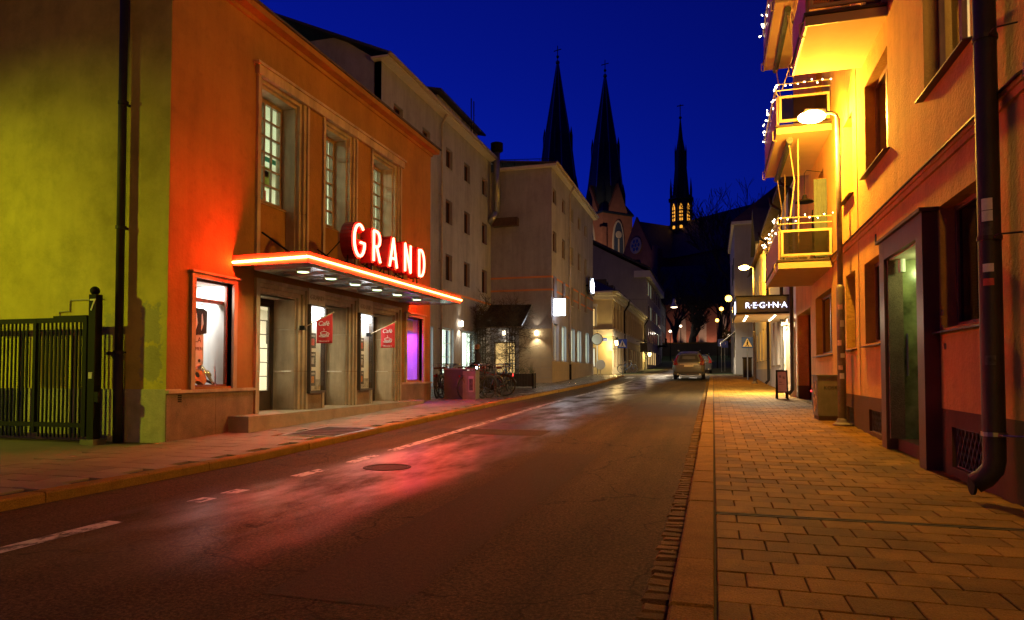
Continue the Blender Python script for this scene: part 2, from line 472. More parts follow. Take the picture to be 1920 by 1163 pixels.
class MB:
    """collects geometry; F = (axis, c, s): facade frame, box(u, z, n) with n the distance out of the facade"""

    def __init__(s, F=None):
        s.F = F
        s.v = []
        s.f = []
        s.mi = []

    def P(s, u, z, n):
        if s.F is None:
            return (u, n, z)
        ax, c, sg = s.F
        return (c + sg * n, u, z) if ax == 'X' else (u, c + sg * n, z)

    def face(s, pts, mi=0):
        i = len(s.v)
        s.v += [tuple(p) for p in pts]
        s.f.append(tuple(range(i, i + len(pts))))
        s.mi.append(mi)

    def hexa(s, p, mi=0):
        i = len(s.v)
        s.v += [tuple(q) for q in p]
        for f in ((0, 1, 2, 3), (7, 6, 5, 4), (0, 4, 5, 1), (1, 5, 6, 2), (2, 6, 7, 3), (3, 7, 4, 0)):
            s.f.append(tuple(i + k for k in f))
            s.mi.append(mi)
        return s

    def box(s, u0, u1, z0, z1, n0, n1, mi=0):
        q = [s.P(u, z, n) for n in (n0, n1) for (u, z) in ((u0, z0), (u1, z0), (u1, z1), (u0, z1))]
        s.hexa(q, mi)
        return s

    def bx(s, x0, x1, y0, y1, z0, z1, mi=0):
        s.hexa([(x, y, z) for y in (y0, y1) for (x, z) in ((x0, z0), (x1, z0), (x1, z1), (x0, z1))], mi)
        return s

    def prism(s, poly, n0, n1, mi=0):
        """poly of (u, z), extruded along n"""
        k = len(poly)
        a = [s.P(u, z, n0) for u, z in poly]
        b = [s.P(u, z, n1) for u, z in poly]
        i = len(s.v)
        s.v += a + b
        s.f.append(tuple(range(i, i + k)))
        s.f.append(tuple(range(i + 2 * k - 1, i + k - 1, -1)))
        s.mi += [mi, mi]
        for j in range(k):
            s.f.append((i + j, i + (j + 1) % k, i + k + (j + 1) % k, i + k + j))
            s.mi.append(mi)
        return s

    def tube(s, pts, r, n=8, mi=0, caps=True, closed=False):
        pts = [Vector(p) for p in pts]
        rs = r if isinstance(r, (list, tuple)) else [r] * len(pts)
        i0 = len(s.v)
        L = len(pts)
        up = None
        for j, p in enumerate(pts):
            if closed:
                d = pts[(j + 1) % L] - pts[j - 1]
            else:
                d = pts[min(j + 1, L - 1)] - pts[max(j - 1, 0)]
            d = d.normalized() if d.length > 1e-9 else Vector((0, 0, 1))
            if up is None:
                up = Vector((0, 0, 1)) if abs(d.z) < 0.9 else Vector((1, 0, 0))
            a = d.cross(up)
            if a.length < 1e-6:
                a = d.cross(Vector((0, 1, 0)))
            a.normalize()
            b = a.cross(d).normalized()
            up = b
            for k in range(n):
                t = 2 * math.pi * k / n + (math.pi / 4 if n == 4 else 0)
                s.v.append(tuple(p + a * (math.cos(t) * rs[j]) + b * (math.sin(t) * rs[j])))
        for j in range(L if closed else L - 1):
            j2 = (j + 1) % L
            for k in range(n):
                s.f.append((i0 + j * n + k, i0 + j * n + (k + 1) % n, i0 + j2 * n + (k + 1) % n, i0 + j2 * n + k))
                s.mi.append(mi)
        if caps and not closed:
            s.f.append(tuple(i0 + k for k in range(n))[::-1])
            s.f.append(tuple(i0 + (L - 1) * n + k for k in range(n)))
            s.mi += [mi, mi]
        return s

    def lathe(s, c, prof, n=16, mi=0, axis='Z'):
        """prof of (r, h) along axis from c"""
        i0 = len(s.v)
        for r, h in prof:
            for k in range(n):
                t = 2 * math.pi * k / n
                a, b = r * math.cos(t), r * math.sin(t)
                if axis == 'Z':
                    q = (c[0] + a, c[1] + b, c[2] + h)
                elif axis == 'Y':
                    q = (c[0] + a, c[1] + h, c[2] + b)
                else:
                    q = (c[0] + h, c[1] + a, c[2] + b)
                s.v.append(q)
        for j in range(len(prof) - 1):
            for k in range(n):
                s.f.append((i0 + j * n + k, i0 + j * n + (k + 1) % n, i0 + (j + 1) * n + (k + 1) % n, i0 + (j + 1) * n + k))
                s.mi.append(mi)
        s.f.append(tuple(i0 + k for k in range(n))[::-1])
        s.f.append(tuple(i0 + (len(prof) - 1) * n + k for k in range(n)))
        s.mi += [mi, mi]
        return s

    def ball(s, c, r, n=10, mi=0, sz=1.0):
        m = max(4, n // 2)
        prof = [(max(0.001, r * math.sin(math.pi * j / m)), -r * sz * math.cos(math.pi * j / m)) for j in range(m + 1)]
        return s.lathe(c, prof, n, mi)

    def wall(s, u0, u1, z0, z1, ops, t, mi=0):
        """solid wall of thickness t behind n = 0 with rectangular openings (u0, u1, z0, z1)"""
        us = sorted({u0, u1} | {a for o in ops for a in o[:2] if u0 < a < u1})
        zs = sorted({z0, z1} | {a for o in ops for a in o[2:4] if z0 < a < z1})

        def solid(i, j):
            if i < 0 or j < 0 or i >= len(us) - 1 or j >= len(zs) - 1:
                return False
            cu, cz = (us[i] + us[i + 1]) / 2, (zs[j] + zs[j + 1]) / 2
            return not any(o[0] < cu < o[1] and o[2] < cz < o[3] for o in ops)
        for i in range(len(us) - 1):
            for j in range(len(zs) - 1):
                if not solid(i, j):
                    continue
                a, b, c, d = us[i], us[i + 1], zs[j], zs[j + 1]
                s.face([s.P(a, c, 0), s.P(b, c, 0), s.P(b, d, 0), s.P(a, d, 0)], mi)
                s.face([s.P(a, d, -t), s.P(b, d, -t), s.P(b, c, -t), s.P(a, c, -t)], mi)
                if not solid(i - 1, j):
                    s.face([s.P(a, c, 0), s.P(a, d, 0), s.P(a, d, -t), s.P(a, c, -t)], mi)
                if not solid(i + 1, j):
                    s.face([s.P(b, c, 0), s.P(b, c, -t), s.P(b, d, -t), s.P(b, d, 0)], mi)
                if not solid(i, j - 1):
                    s.face([s.P(a, c, 0), s.P(a, c, -t), s.P(b, c, -t), s.P(b, c, 0)], mi)
                if not solid(i, j + 1):
                    s.face([s.P(a, d, 0), s.P(b, d, 0), s.P(b, d, -t), s.P(a, d, -t)], mi)
        return s

    def build(s, name, mats, parent=None, smooth=False, kind=None, recalc=True):
        me = bpy.data.meshes.new(name)
        me.from_pydata(s.v, [], s.f)
        if not isinstance(mats, (list, tuple)):
            mats = [mats]
        for m in mats:
            me.materials.append(M[m])
        if len(mats) > 1:
            me.polygons.foreach_set('material_index', s.mi)
        if recalc:
            bm = bmesh.new()
            bm.from_mesh(me)
            bmesh.ops.remove_doubles(bm, verts=bm.verts, dist=0.0002)
            bmesh.ops.recalc_face_normals(bm, faces=bm.faces)
            bm.to_mesh(me)
            bm.free()
        if smooth:
            me.polygons.foreach_set('use_smooth', [True] * len(me.polygons))
        return link(name, me, parent, kind)


def link(name, me, parent=None, kind=None):
    o = bpy.data.objects.new(name, me)
    COL.objects.link(o)
    if parent is not None:
        o.parent = parent
        q = parent
        t = Vector((0, 0, 0))
        while q is not None:
            if q.get('_rooted'):
                t = Vector(q.location)
            q = q.parent
        if parent.get('_rooted'):
            o.location = -t
    if kind:
        o['kind'] = kind
    return o


def thing(name, label, cat, loc=(0, 0, 0), group=None, local=False):
    """Empty at the base of a thing. Unless local, its parts are given in world coordinates."""
    o = bpy.data.objects.new(name, None)
    COL.objects.link(o)
    o.location = loc
    o.empty_display_size = 0.2
    tag(o, label, cat, group)
    if not local:
        o['_rooted'] = True
    return o


def tag(o, label, cat, group=None):
    o['label'] = label
    o['category'] = cat
    if group:
        o['group'] = group
    return o


def copy_tree(o, parent=None):
    c = o.copy()
    COL.objects.link(c)
    c.parent = parent
    for ch in list(o.children):
        copy_tree(ch, c)
    return c


def lamp(name, kind, loc, power, col, parent=None, size=0.1, rot=None, spot=None, blend=0.5, size_y=None):
    L = bpy.data.lights.new(name, kind)
    L.energy = power
    L.color = col
    if kind == 'AREA':
        L.size = size
        if size_y:
            L.shape = 'RECTANGLE'
            L.size_y = size_y
    else:
        L.shadow_soft_size = size
    if kind == 'SPOT':
        L.spot_size = R(spot)
        L.spot_blend = blend
    o = bpy.data.objects.new(name, L)
    COL.objects.link(o)
    o.location = loc
    if rot:
        o.rotation_euler = rot
    if parent is not None:
        o.parent = parent
        if parent.get('_rooted'):
            o.location = Vector(loc) - Vector(parent.location)
    return o


def text_mesh(s, size, extrude=0.004, align='CENTER'):
    cu = bpy.data.curves.new('lettering', 'FONT')
    cu.body = s
    cu.size = size
    cu.extrude = extrude
    cu.align_x = align
    cu.resolution_u = 3
    o = bpy.data.objects.new('lettering', cu)
    COL.objects.link(o)
    dg = bpy.context.evaluated_depsgraph_get()
    me = bpy.data.meshes.new_from_object(o.evaluated_get(dg))
    bpy.data.objects.remove(o)
    return me


def lettering(s, size, origin, udir, mname, parent, name='lettering', extrude=0.004, align='CENTER', zdir=(0, 0, 1)):
    me = text_mesh(s, size, extrude, align)
    u = Vector(udir).normalized()
    z = Vector(zdir).normalized()
    n = u.cross(z)
    mt = Matrix((u, z, n)).transposed().to_4x4()
    mt.translation = Vector(origin)
    me.transform(mt)
    me.materials.clear()
    me.materials.append(M[mname])
    return link(name, me, parent)


def window(parent, F, u0, u1, z0, z1, dep, fm='frame_brown', cols=2, rows=1, fw=0.06, gm='glass_dark', pane_each=True,
           bar=0.035, fd=0.06, sill=None, sillm='flashing', back=None, lit=None, name='window'):
    """framed window set dep behind the wall face; panes are sub-parts; sill a part of the window"""
    m = MB(F)
    n0, n1 = -dep - fd, -dep
    m.box(u0, u1, z0, z0 + fw, n0, n1).box(u0, u1, z1 - fw, z1, n0, n1)
    m.box(u0, u0 + fw, z0 + fw, z1 - fw, n0, n1).box(u1 - fw, u1, z0 + fw, z1 - fw, n0, n1)
    a0, a1, b0, b1 = u0 + fw, u1 - fw, z0 + fw, z1 - fw
    cw = (a1 - a0) / cols
    rh = (b1 - b0) / rows
    for i in range(1, cols):
        m.box(a0 + i * cw - bar / 2, a0 + i * cw + bar / 2, b0, b1, n0 + .004, n1 - .004)
    for j in range(1, rows):
        for i in range(cols):
            m.box(a0 + i * cw + (bar / 2 if i else 0), a0 + (i + 1) * cw - (bar / 2 if i < cols - 1 else 0),
                  b0 + j * rh - bar * .35, b0 + j * rh + bar * .35, n0 + .008, n1 - .008)
    w = m.build(name, fm, parent)
    nm = (n0 + n1) / 2
    if pane_each:
        for i in range(cols):
            for j in range(rows):
                MB(F).box(a0 + i * cw + (bar / 2 if i else 0) - .002, a0 + (i + 1) * cw - (bar / 2 if i < cols - 1 else 0) + .002,
                          b0 + j * rh, b0 + (j + 1) * rh, nm - .003, nm + .003).build('pane', gm, w)
    else:
        MB(F).box(a0 - .002, a1 + .002, b0 - .002, b1 + .002, nm - .003, nm + .003).build('pane', gm, w)
    if sill:
        MB(F).prism_sill(u0 - .06, u1 + .06, z0, sill, dep).build('sill', sillm, w)
    if back:
        MB(F).box(u0 - .1, u1 + .1, z0 - .1, z1 + .1, n0 - .30, n0 - .26).build(lit or 'blind', back, w)
    return w


def prism_sill(s, u0, u1, z, proj, dep):
    q = []
    for u in (u0, u1):
        q += [s.P(u, z + .012, -dep), s.P(u, z - .04, proj), s.P(u, z - .055, proj), s.P(u, z - .03, -dep)]
    s.hexa(q)
    return s


MB.prism_sill = prism_sill

# ---------------------------------------------------------------- ground, road, pavements
XL, XR = -8.19, 2.42      # facade lines
XK = -5.90                # left kerb face
YS = [-60, -20, -8, 0, 4, 8, 10, 12, 15.5, 19, 23, 27, 31, 35.3, 38.5, 42, 45, 48.2, 52, 57, 66, 75, 88, 100, 110, 120, 127, 133, 140, 160, 200, 300, 400, 800]


def strip(xs, ys, zf, dz=0.0):
    m = MB()
    for i in range(len(xs) - 1):
        for j in range(len(ys) - 1):
            m.face([(xs[i], ys[j], zf(ys[j]) + dz), (xs[i + 1], ys[j], zf(ys[j]) + dz),
                    (xs[i + 1], ys[j + 1], zf(ys[j + 1]) + dz), (xs[i], ys[j + 1], zf(ys[j + 1]) + dz)])
    return m


strip([-900, -200, -60, -20, XL, XK, -2, 0, XR, 20, 60, 200, 900], YS, rise, -0.14).build('ground', 'grass', None, kind='structure')
strip([-5.9, -3, -0.36], [y for y in YS if y <= 49] , rise, -0.10).build('road', 'asphalt', None, kind='structure')
strip([-120, -20, -3, 20, 120], [49.0 - .8, 52, 57, 57.2], rise, -0.105).build('cross_road', 'asphalt', None, kind='structure')
strip([-5.9, -3, -0.3], [57.2, 66, 75, 88, 100, 110, 120], rise, -0.102).build('far_road', 'asphalt', None, kind='structure')
strip([-30, -14, XL], [-20, 0, 8.71], lambda y: 0, -0.012).build('yard', 'slab_left', None, kind='structure')

# right pavement: bed, slabs, kerb stones, gutter setts
ry = [-8, 8, 12, 19, 27, 35.3, 42, 46.5]
pav = strip([-0.005, XR + .3], ry, rise, -0.022).build('pavement', 'joint_dark', None, kind='structure')


def slab_mesh(w, d, h=0.03, b=0.005):
    m = MB()
    x, y = w / 2, d / 2
    lo = [(-x, -y, -h), (x, -y, -h), (x, y, -h), (-x, y, -h)]
    mi_ = [(-x, -y, -b), (x, -y, -b), (x, y, -b), (-x, y, -b)]
    hi = [(-x + b, -y + b, 0), (x - b, -y + b, 0), (x - b, y - b, 0), (-x + b, y - b, 0)]
    m.v = lo + mi_ + hi
    for k in range(4):
        k2 = (k + 1) % 4
        m.f.append((k, k2, 4 + k2, 4 + k))
        m.f.append((4 + k, 4 + k2, 8 + k2, 8 + k))
    m.f.append((8, 9, 10, 11))
    m.mi = [0] * 9
    return m


def slab_into(m, x, y, z, w, d, tilt=(0, 0, 0), b=0.006, h=0.03):
    s = slab_mesh(w, d, h, b)
    i = len(m.v)
    m.v += [(a + x, c + y, e + z + a * tilt[0] + c * tilt[1]) for a, c, e in s.v]
    m.f += [tuple(i + k for k in f) for f in s.f]
    m.mi += s.mi


WS, DS = 0.300, 0.262
full_me = slab_mesh(WS - .007, DS - .007)
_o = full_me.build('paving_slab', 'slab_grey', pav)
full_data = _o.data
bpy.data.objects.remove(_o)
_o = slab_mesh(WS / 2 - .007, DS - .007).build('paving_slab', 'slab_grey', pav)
half_data = _o.data
bpy.data.objects.remove(_o)
YD = 5.62                # slot drain crossing the pavement
rest = MB()
cnt = 0
y = 2.55
row = 0
rng = random.Random(3)
while y < 46.3:
    if abs(y - YD) < DS * .62:
        y = YD + .045 + DS / 2
    x = 0.008
    if row % 2:
        cells = [(x + WS / 4, WS / 2)]
        x += WS / 2
    else:
        cells = []
    while x + WS <= XR + .2:
        cells.append((x + WS / 2, WS))
        x += WS
    z = rise(y)
    sl = (rise(y + .3) - rise(y - .3)) / .6
    for cx, w in cells:
        dz = rng.uniform(-.0028, .0028)
        if cnt < 300:
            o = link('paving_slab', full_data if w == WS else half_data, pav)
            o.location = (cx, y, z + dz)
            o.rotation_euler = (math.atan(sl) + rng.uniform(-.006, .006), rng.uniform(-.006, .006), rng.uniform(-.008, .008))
            cnt += 1
        else:
            slab_into(rest, cx, y, z + dz, w - .007, DS - .007, (rng.uniform(-.008, .008), sl + rng.uniform(-.008, .008)))
    row += 1
    y += DS
rest.build('distant_slabs', 'slab_grey', pav, kind='stuff', recalc=False)
MB().bx(0.01, XR, YD - .030, YD - .008, -.03, -.001).bx(0.01, XR, YD + .012, YD + .034, -.03, .001).build('drain_channel', 'iron_cover', pav)

kerb = strip([-0.22, 0.0], [-8] + ry[1:], rise, -0.13).build('kerb', 'joint_dark', None, kind='structure')
y = 1.2
while y < 46:
    L = rng.uniform(.75, 1.15) if y < 9.8 else rng.uniform(.8, 1.3)
    z = rise(y + L / 2)
    m = MB()
    j = rng.uniform(-.006, .006)
    dz = rng.uniform(-.006, .006)
    x0, x1 = -.215 + j, -.008
    b = .016
    za, zb = rise(y) + dz, rise(y + L) + dz
    lo = [(x0, y + .006, za - .2), (x1, y + .006, za - .2), (x1, y + L - .006, zb - .2), (x0, y + L - .006, zb - .2)]
    md = [(x0, y + .006, za - b), (x1, y + .006, za - b * .3), (x1, y + L - .006, zb - b * .3), (x0, y + L - .006, zb - b)]
    hi = [(x0 + b, y + .012, za), (x1 - .004, y + .012, za), (x1 - .004, y + L - .012, zb), (x0 + b, y + L - .012, zb)]
    m.v = lo + md + hi
    for k in range(4):
        k2 = (k + 1) % 4
        m.f += [(k, k2, 4 + k2, 4 + k), (4 + k, 4 + k2, 8 + k2, 8 + k)]
    m.f.append((8, 9, 10, 11))
    m.mi = [0] * 9
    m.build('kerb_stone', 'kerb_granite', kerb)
    y += L
gut = strip([-0.40, -0.2], [-8] + ry[1:], rise, -0.112).build('gutter', 'joint_dark', None, kind='structure')
far_setts = MB()
y = 2.2
cnt = 0
sett_data = []
for k in range(4):
    _o = slab_mesh(.135 + .012 * k, .105 + .012 * ((k * 2) % 4), .06, .018).build('sett', 'sett_granite', gut)
    sett_data.append(_o.data)
    bpy.data.objects.remove(_o)
while y < 40:
    k = rng.randrange(4)
    d = .105 + .012 * ((k * 2) % 4)
    z = rise(y) - .088 + rng.uniform(-.008, .006)
    if y < 14:
        o = link('sett', sett_data[k], gut)
        o.location = (-.295 + rng.uniform(-.012, .012), y + d / 2, z)
        o.rotation_euler = (rng.uniform(-.05, .05), rng.uniform(-.05, .05), rng.uniform(-.07, .07))
    else:
        slab_into(far_setts, -.295 + rng.uniform(-.012, .012), y + d / 2, z, .15, d, b=.018, h=.06)
    y += d + .014
far_setts.build('distant_setts', 'sett_granite', gut, kind='stuff', recalc=False)

# left pavement: bed, slabs, kerb
ly = [-20, 8, 12, 19, 27, 35.3, 42, 47.6]
pavl = strip([-12.6, XL, XK - .2], ly, rise, -0.022).build('pavement', 'joint_dark', None, kind='structure')
lm = MB()
cnt = 0
y = -4.0
row = 0
_o = slab_mesh(.342, .342).build('paving_slab', 'slab_left', pavl)
ld = _o.data
bpy.data.objects.remove(_o)
while y < 47.5:
    x = XK - .17 - (.175 if row % 2 else 0) - .175
    xend = XL - .0 if y < 19.1 else (-11.6 if y < 35.3 else XL)
    sl = (rise(y + .3) - rise(y - .3)) / .6
    while x > xend - .1:
        hatch = -7.0 < x < -5.95 and 9.9 < y < 11.35
        if not hatch:
            dz = rng.uniform(-.003, .003)
            if 7.0 < y < 19 and cnt < 240 and x > XL:
                o = link('paving_slab', ld, pavl)
                o.location = (x, y, rise(y) + dz)
                o.rotation_euler = (math.atan(sl) + rng.uniform(-.012, .012), rng.uniform(-.012, .012), 0)
                cnt += 1
            else:
                slab_into(lm, x, y, rise(y) + dz, .342, .342, (rng.uniform(-.012, .012), sl + rng.uniform(-.012, .012)))
        x -= .35
    y += .35
    row += 1
lm.build('distant_slabs', 'slab_left', pavl, kind='stuff', recalc=False)
kl = strip([XK - .19, XK - .003], ly, rise, -0.13).build('kerb', 'joint_dark', None, kind='structure')
y = -4.0
while y < 47:
    L = rng.uniform(.85, 1.25)
    za, zb = rise(y), rise(y + L)
    j = rng.uniform(-.012, .012)
    m = MB()
    b = .018
    x0, x1 = XK - .17, XK + j
    lo = [(x0, y + .006, za - .2), (x1, y + .006, za - .2), (x1, y + L - .006, zb - .2), (x0, y + L - .006, zb - .2)]
    md = [(x0, y + .006, za - .003), (x1, y + .006, za - b), (x1, y + L - .006, zb - b), (x0, y + L - .006, zb - .003)]
    hi = [(x0 + .004, y + .012, za), (x1 - b, y + .012, za), (x1 - b, y + L - .012, zb), (x0 + .004, y + L - .012, zb)]
    m.v = lo + md + hi
    for k in range(4):
        k2 = (k + 1) % 4
        m.f += [(k, k2, 4 + k2, 4 + k), (4 + k, 4 + k2, 8 + k2, 8 + k)]
    m.f.append((8, 9, 10, 11))
    m.mi = [0] * 9
    m.build('kerb_stone', 'kerb_granite', kl)
    y += L
# iron hatch in the cinema pavement
h = thing('cellar_hatch', 'rectangular iron cellar hatch set in the pavement before the cinema step', 'hatch', (-6.45, 10.6, rise(10.6)))
m = MB()
m.hexa([(x, y_, rise(y_) + dz) for dz in (-.02, .004) for x, y_ in ((-6.92, 9.95), (-5.98, 9.95), (-5.98, 11.3), (-6.92, 11.3))])
m.build('cover', 'iron_cover', h)
m = MB()
for x0, x1, y0, y1 in ((-6.98, -6.92, 9.89, 11.36), (-5.98, -5.92, 9.89, 11.36), (-6.92, -5.98, 9.89, 9.95), (-6.92, -5.98, 11.3, 11.36)):
    m.hexa([(x, y_, rise(y_) + dz) for dz in (-.02, .008) for x, y_ in ((x0, y0), (x1, y0), (x1, y1), (x0, y1))])
m.build('frame', 'steel', h)
m = MB()
for k in range(1, 6):
    yy = 9.95 + k * .225
    m.hexa([(x, y_, rise(y_) + dz) for dz in (.004, .009) for x, y_ in ((-6.9, yy), (-6.0, yy), (-6.0, yy + .02), (-6.9, yy + .02))])
m.build('rib', 'iron_cover', h)
h = thing('manhole_cover', 'round iron manhole cover in the asphalt near the painted dashes', 'manhole', (-3.95, 7.85, -.1))
MB().lathe((-3.95, 7.85, -.1), [(.25, .0), (.25, .006), (.235, .008), (.23, .004)], 28).build('cover', 'iron_cover', h)
MB().lathe((-3.95, 7.85, -.1), [(.30, -.01), (.30, .007), (.262, .009), (.262, -.01)], 28).build('frame', 'iron_cover', h)

# painted markings
def mark(x0, x1, y0, y1, dz=-.096):
    ys = [y0] + [q for q in YS if y0 < q < y1] + [y1]
    strip([x0, x1], ys, rise, dz).build('road_marking', 'road_paint', None, kind='structure')


for y0, y1 in ((1.5, 4.40), (5.25, 5.47), (5.70, 5.95), (6.86, 7.45), (8.1, 8.8), (9.3, 21.3), (23.5, 41)):
    mark(-4.69, -4.53, y0, y1)
for k in range(5):
    mark(-5.5 + k * 1.0, -5.0 + k * 1.0, 44.2, 46.6)
# repaired trenches in the asphalt
mat('asphalt_repair', (0.078, 0.053, 0.024), 0.85, 0.3, 30, bs=90, bst=0.6, spec=0.2, fine=0.5)
for x0, x1, y0, y1 in ((-2.35, -1.55, 3.2, 9.6), (-5.2, -2.9, 11.6, 12.5), (-2.0, -0.6, 16.0, 19.5)):
    ys = [y0] + [q for q in YS if y0 < q < y1] + [y1]
    strip([x0, x1], ys, rise, -.0975).build('asphalt_patch', 'asphalt_repair', None, kind='structure')
# leaves and litter
lv = MB()
for k in range(46):
    if k < 12:
        cx, cy = 1.02 + rng.gauss(0, .035), 3.42 + rng.gauss(0, .03)
    elif k < 30:
        cx, cy = -.24 + rng.uniform(-.06, .03), rng.uniform(3, 12)
    else:
        cx, cy = rng.uniform(.1, 2.3), rng.uniform(3, 14)
    r = rng.uniform(.008, .02)
    a = rng.uniform(0, 6.28)
    z = (rise(cy) + .004) if cx > -.01 else (rise(cy) - .075)
    lv.face([(cx + r * math.cos(a + t) * (1 if i % 2 else .6), cy + r * math.sin(a + t) * (1 if i % 2 else .6), z + rng.uniform(0, .006)) for i, t in enumerate((0, 1.1, 2.2, 3.3, 4.4))])
mat('dry_leaf', (0.55, 0.38, 0.16), 0.8, 0.4, 40, bst=0)
lv.build('fallen_leaves', 'dry_leaf', None, kind='stuff', recalc=False)

# ---------------------------------------------------------------- the cinema
cin = thing('cinema', 'two storey yellow plaster cinema with stone portals and red neon over the entrance', 'cinema', (-12, 13, 0))
FL = ('X', XL, 1)
FG = ('Y', 8.706, -1)
Y0, Y1 = 8.71, 19.05
BAYS = [(10.80, 12.50), (13.05, 14.55), (15.25, 16.97)]
ops = [(9.27, 10.20, .85, 2.66), (17.36, 18.46, .85, 2.66)] + [(a, b, .0, 2.86) for a, b in BAYS] + [(a, b, 3.06, 6.87) for a, b in BAYS]
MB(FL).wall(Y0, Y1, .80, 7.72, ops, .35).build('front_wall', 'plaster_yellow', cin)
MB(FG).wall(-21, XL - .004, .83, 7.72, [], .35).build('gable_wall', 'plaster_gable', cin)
MB().bx(-21, XL - .36, Y1 - .35, Y1 - .003, -.3, 7.72).build('end_wall', 'plaster_yellow', cin)
# plinths
mm = MB(FG)
mm.box(-21, XL + .012, -.3, .83, -.3, .025)
mm.build('plinth', 'render_pale', cin)
for a, b in ((Y0 + .0, 9.78), (9.786, 10.78), (16.99, Y1 + .01)):
    MB(FL).box(a if a > Y0 else Y0 - .024, b, -.3, .775, -.3, .03).build('plinth_slab', 'granite_brown', cin)
for a, b in ((Y0 - .03, 10.80), (16.97, Y1 + .02)):
    MB(FL).prism([(a, .765), (b, .765), (b, .815), (a, .815)], 0, .075).build('plinth_cap', 'stone_portal', cin)
# cornice and roof
MB(FL).box(Y0 - .05, Y1 + .05, 7.66, 7.74, -.3, .05).box(Y0 - .12, Y1 + .12, 7.74, 7.86, -.4, .24).build('cornice', 'plaster_yellow', cin)
MB(FG).box(-21, XL - .302, 7.74, 7.86, -.3, .12).build('gable_cornice', 'plaster_gable', cin)
MB().bx(-21.2, XL + .29, Y0 - .16, Y1 + .17, 7.862, 7.90).build('roof', 'roof_dark', cin)
# ventilation brick in the plinth
m = MB(FL)
for i in range(3):
    for j in range(4):
        m.box(8.92 + i * .028, 8.94 + i * .028, .62 + j * .032, .642 + j * .032, .03, .034)
m.build('air_brick', 'metal_black', cin)


def step_frame(F, u0, u1, z0, z1, steps, name, mt, parent, joints=()):
    """moulded stone lining: steps = [(inset, n_out)], the last one runs back to the recess"""
    segs = []
    for k, (ins, n, nb) in enumerate(steps):
        nx = steps[k + 1][0] if k + 1 < len(steps) else ins + .03
        segs.append((ins, nx, n, nb))
    cuts = [z0] + list(joints) + [z1]
    for side in (0, 1):
        for za, zb in zip(cuts, cuts[1:]):
            m = MB(F)
            for ins, nx, n, nb in segs:
                g = .004
                if side == 0:
                    m.box(u0 + ins, u0 + nx, za + g, (zb if zb < z1 else z1 - ins) - g, nb, n)
                else:
                    m.box(u1 - nx, u1 - ins, za + g, (zb if zb < z1 else z1 - ins) - g, nb, n)
            m.build(name, mt, parent)
    m = MB(F)
    for ins, nx, n, nb in segs:
        m.box(u0 + ins + .001, u1 - ins - .001, z1 - nx, z1 - ins, nb, n + .001)
    m.build(name, mt, parent)


ST = [(0, .06, -.3), (.07, .02, -.3), (.15, -.03, -.3), (.23, -.09, -.3)]
for k, (a, b) in enumerate(BAYS):
    step_frame(FL, a, b, .30, 2.86, ST, 'portal_stone', 'stone_portal', cin, (1.12, 1.98))
    # deep flat jambs behind the mouldings
    for s in (0, 1):
        zc = [.30, 1.12, 1.98, 2.63]
        for za, zb in zip(zc, zc[1:]):
            m = MB(FL)
            if s == 0:
                m.box(a + .20, a + .262, za + .003, zb - .003, -.72, -.10)
            else:
                m.box(b - .262, b - .20, za + .003, zb - .003, -.72, -.10)
            m.build('jamb_stone', 'stone_portal', cin)
    MB(FL).box(a + .20, b - .20, 2.60, 2.66, -.72, -.10).build('portal_soffit', 'stone_portal', cin)
    # door pair at the back of the recess
    F = FL
    u0, u1, z0, z1 = a + .262, b - .262, .31, 2.60
    d = MB(F)
    n0, n1 = -.66, -.60
    d.box(u0, u0 + .07, z0, z1, n0, n1).box(u1 - .07, u1, z0, z1, n0, n1).box(u0 + .07, u1 - .07, z1 - .08, z1, n0, n1)
    dr = d.build('door_frame', 'frame_dark', cin)
    cm = (u0 + u1) / 2
    for q0, q1, hs in ((u0 + .07, cm - .004, 1), (cm + .004, u1 - .07, -1)):
        l = MB(F)
        l.box(q0, q0 + .07, z0 + .01, z1 - .08, -.65, -.61).box(q1 - .07, q1, z0 + .01, z1 - .08, -.65, -.61)
        l.box(q0 + .07, q1 - .07, z0 + .01, z0 + .42, -.65, -.61).box(q0 + .07, q1 - .07, z1 - .16, z1 - .08, -.65, -.61)
        rows = 6
        ga, gb = z0 + .42, z1 - .16
        for j in range(1, rows):
            l.box(q0 + .07, q1 - .07, ga + (gb - ga) * j / rows - .009, ga + (gb - ga) * j / rows + .009, -.645, -.615)
        lo = l.build('door', 'frame_dark', cin)
        for j in range(rows):
            MB(F).box(q0 + .07, q1 - .07, ga + (gb - ga) * j / rows, ga + (gb - ga) * (j + 1) / rows, -.633, -.627).build('pane', 'glass_clear', lo)
        uh = q1 - .035 if hs > 0 else q0 + .035
        MB(F).tube([MB(F).P(uh, 1.05, -.61), MB(F).P(uh, 1.05, -.545), MB(F).P(uh, 1.10, -.53), MB(F).P(uh, 1.50, -.53), MB(F).P(uh, 1.55, -.545), MB(F).P(uh, 1.55, -.61)], .014, 8).build('handle', 'steel', lo, smooth=True)
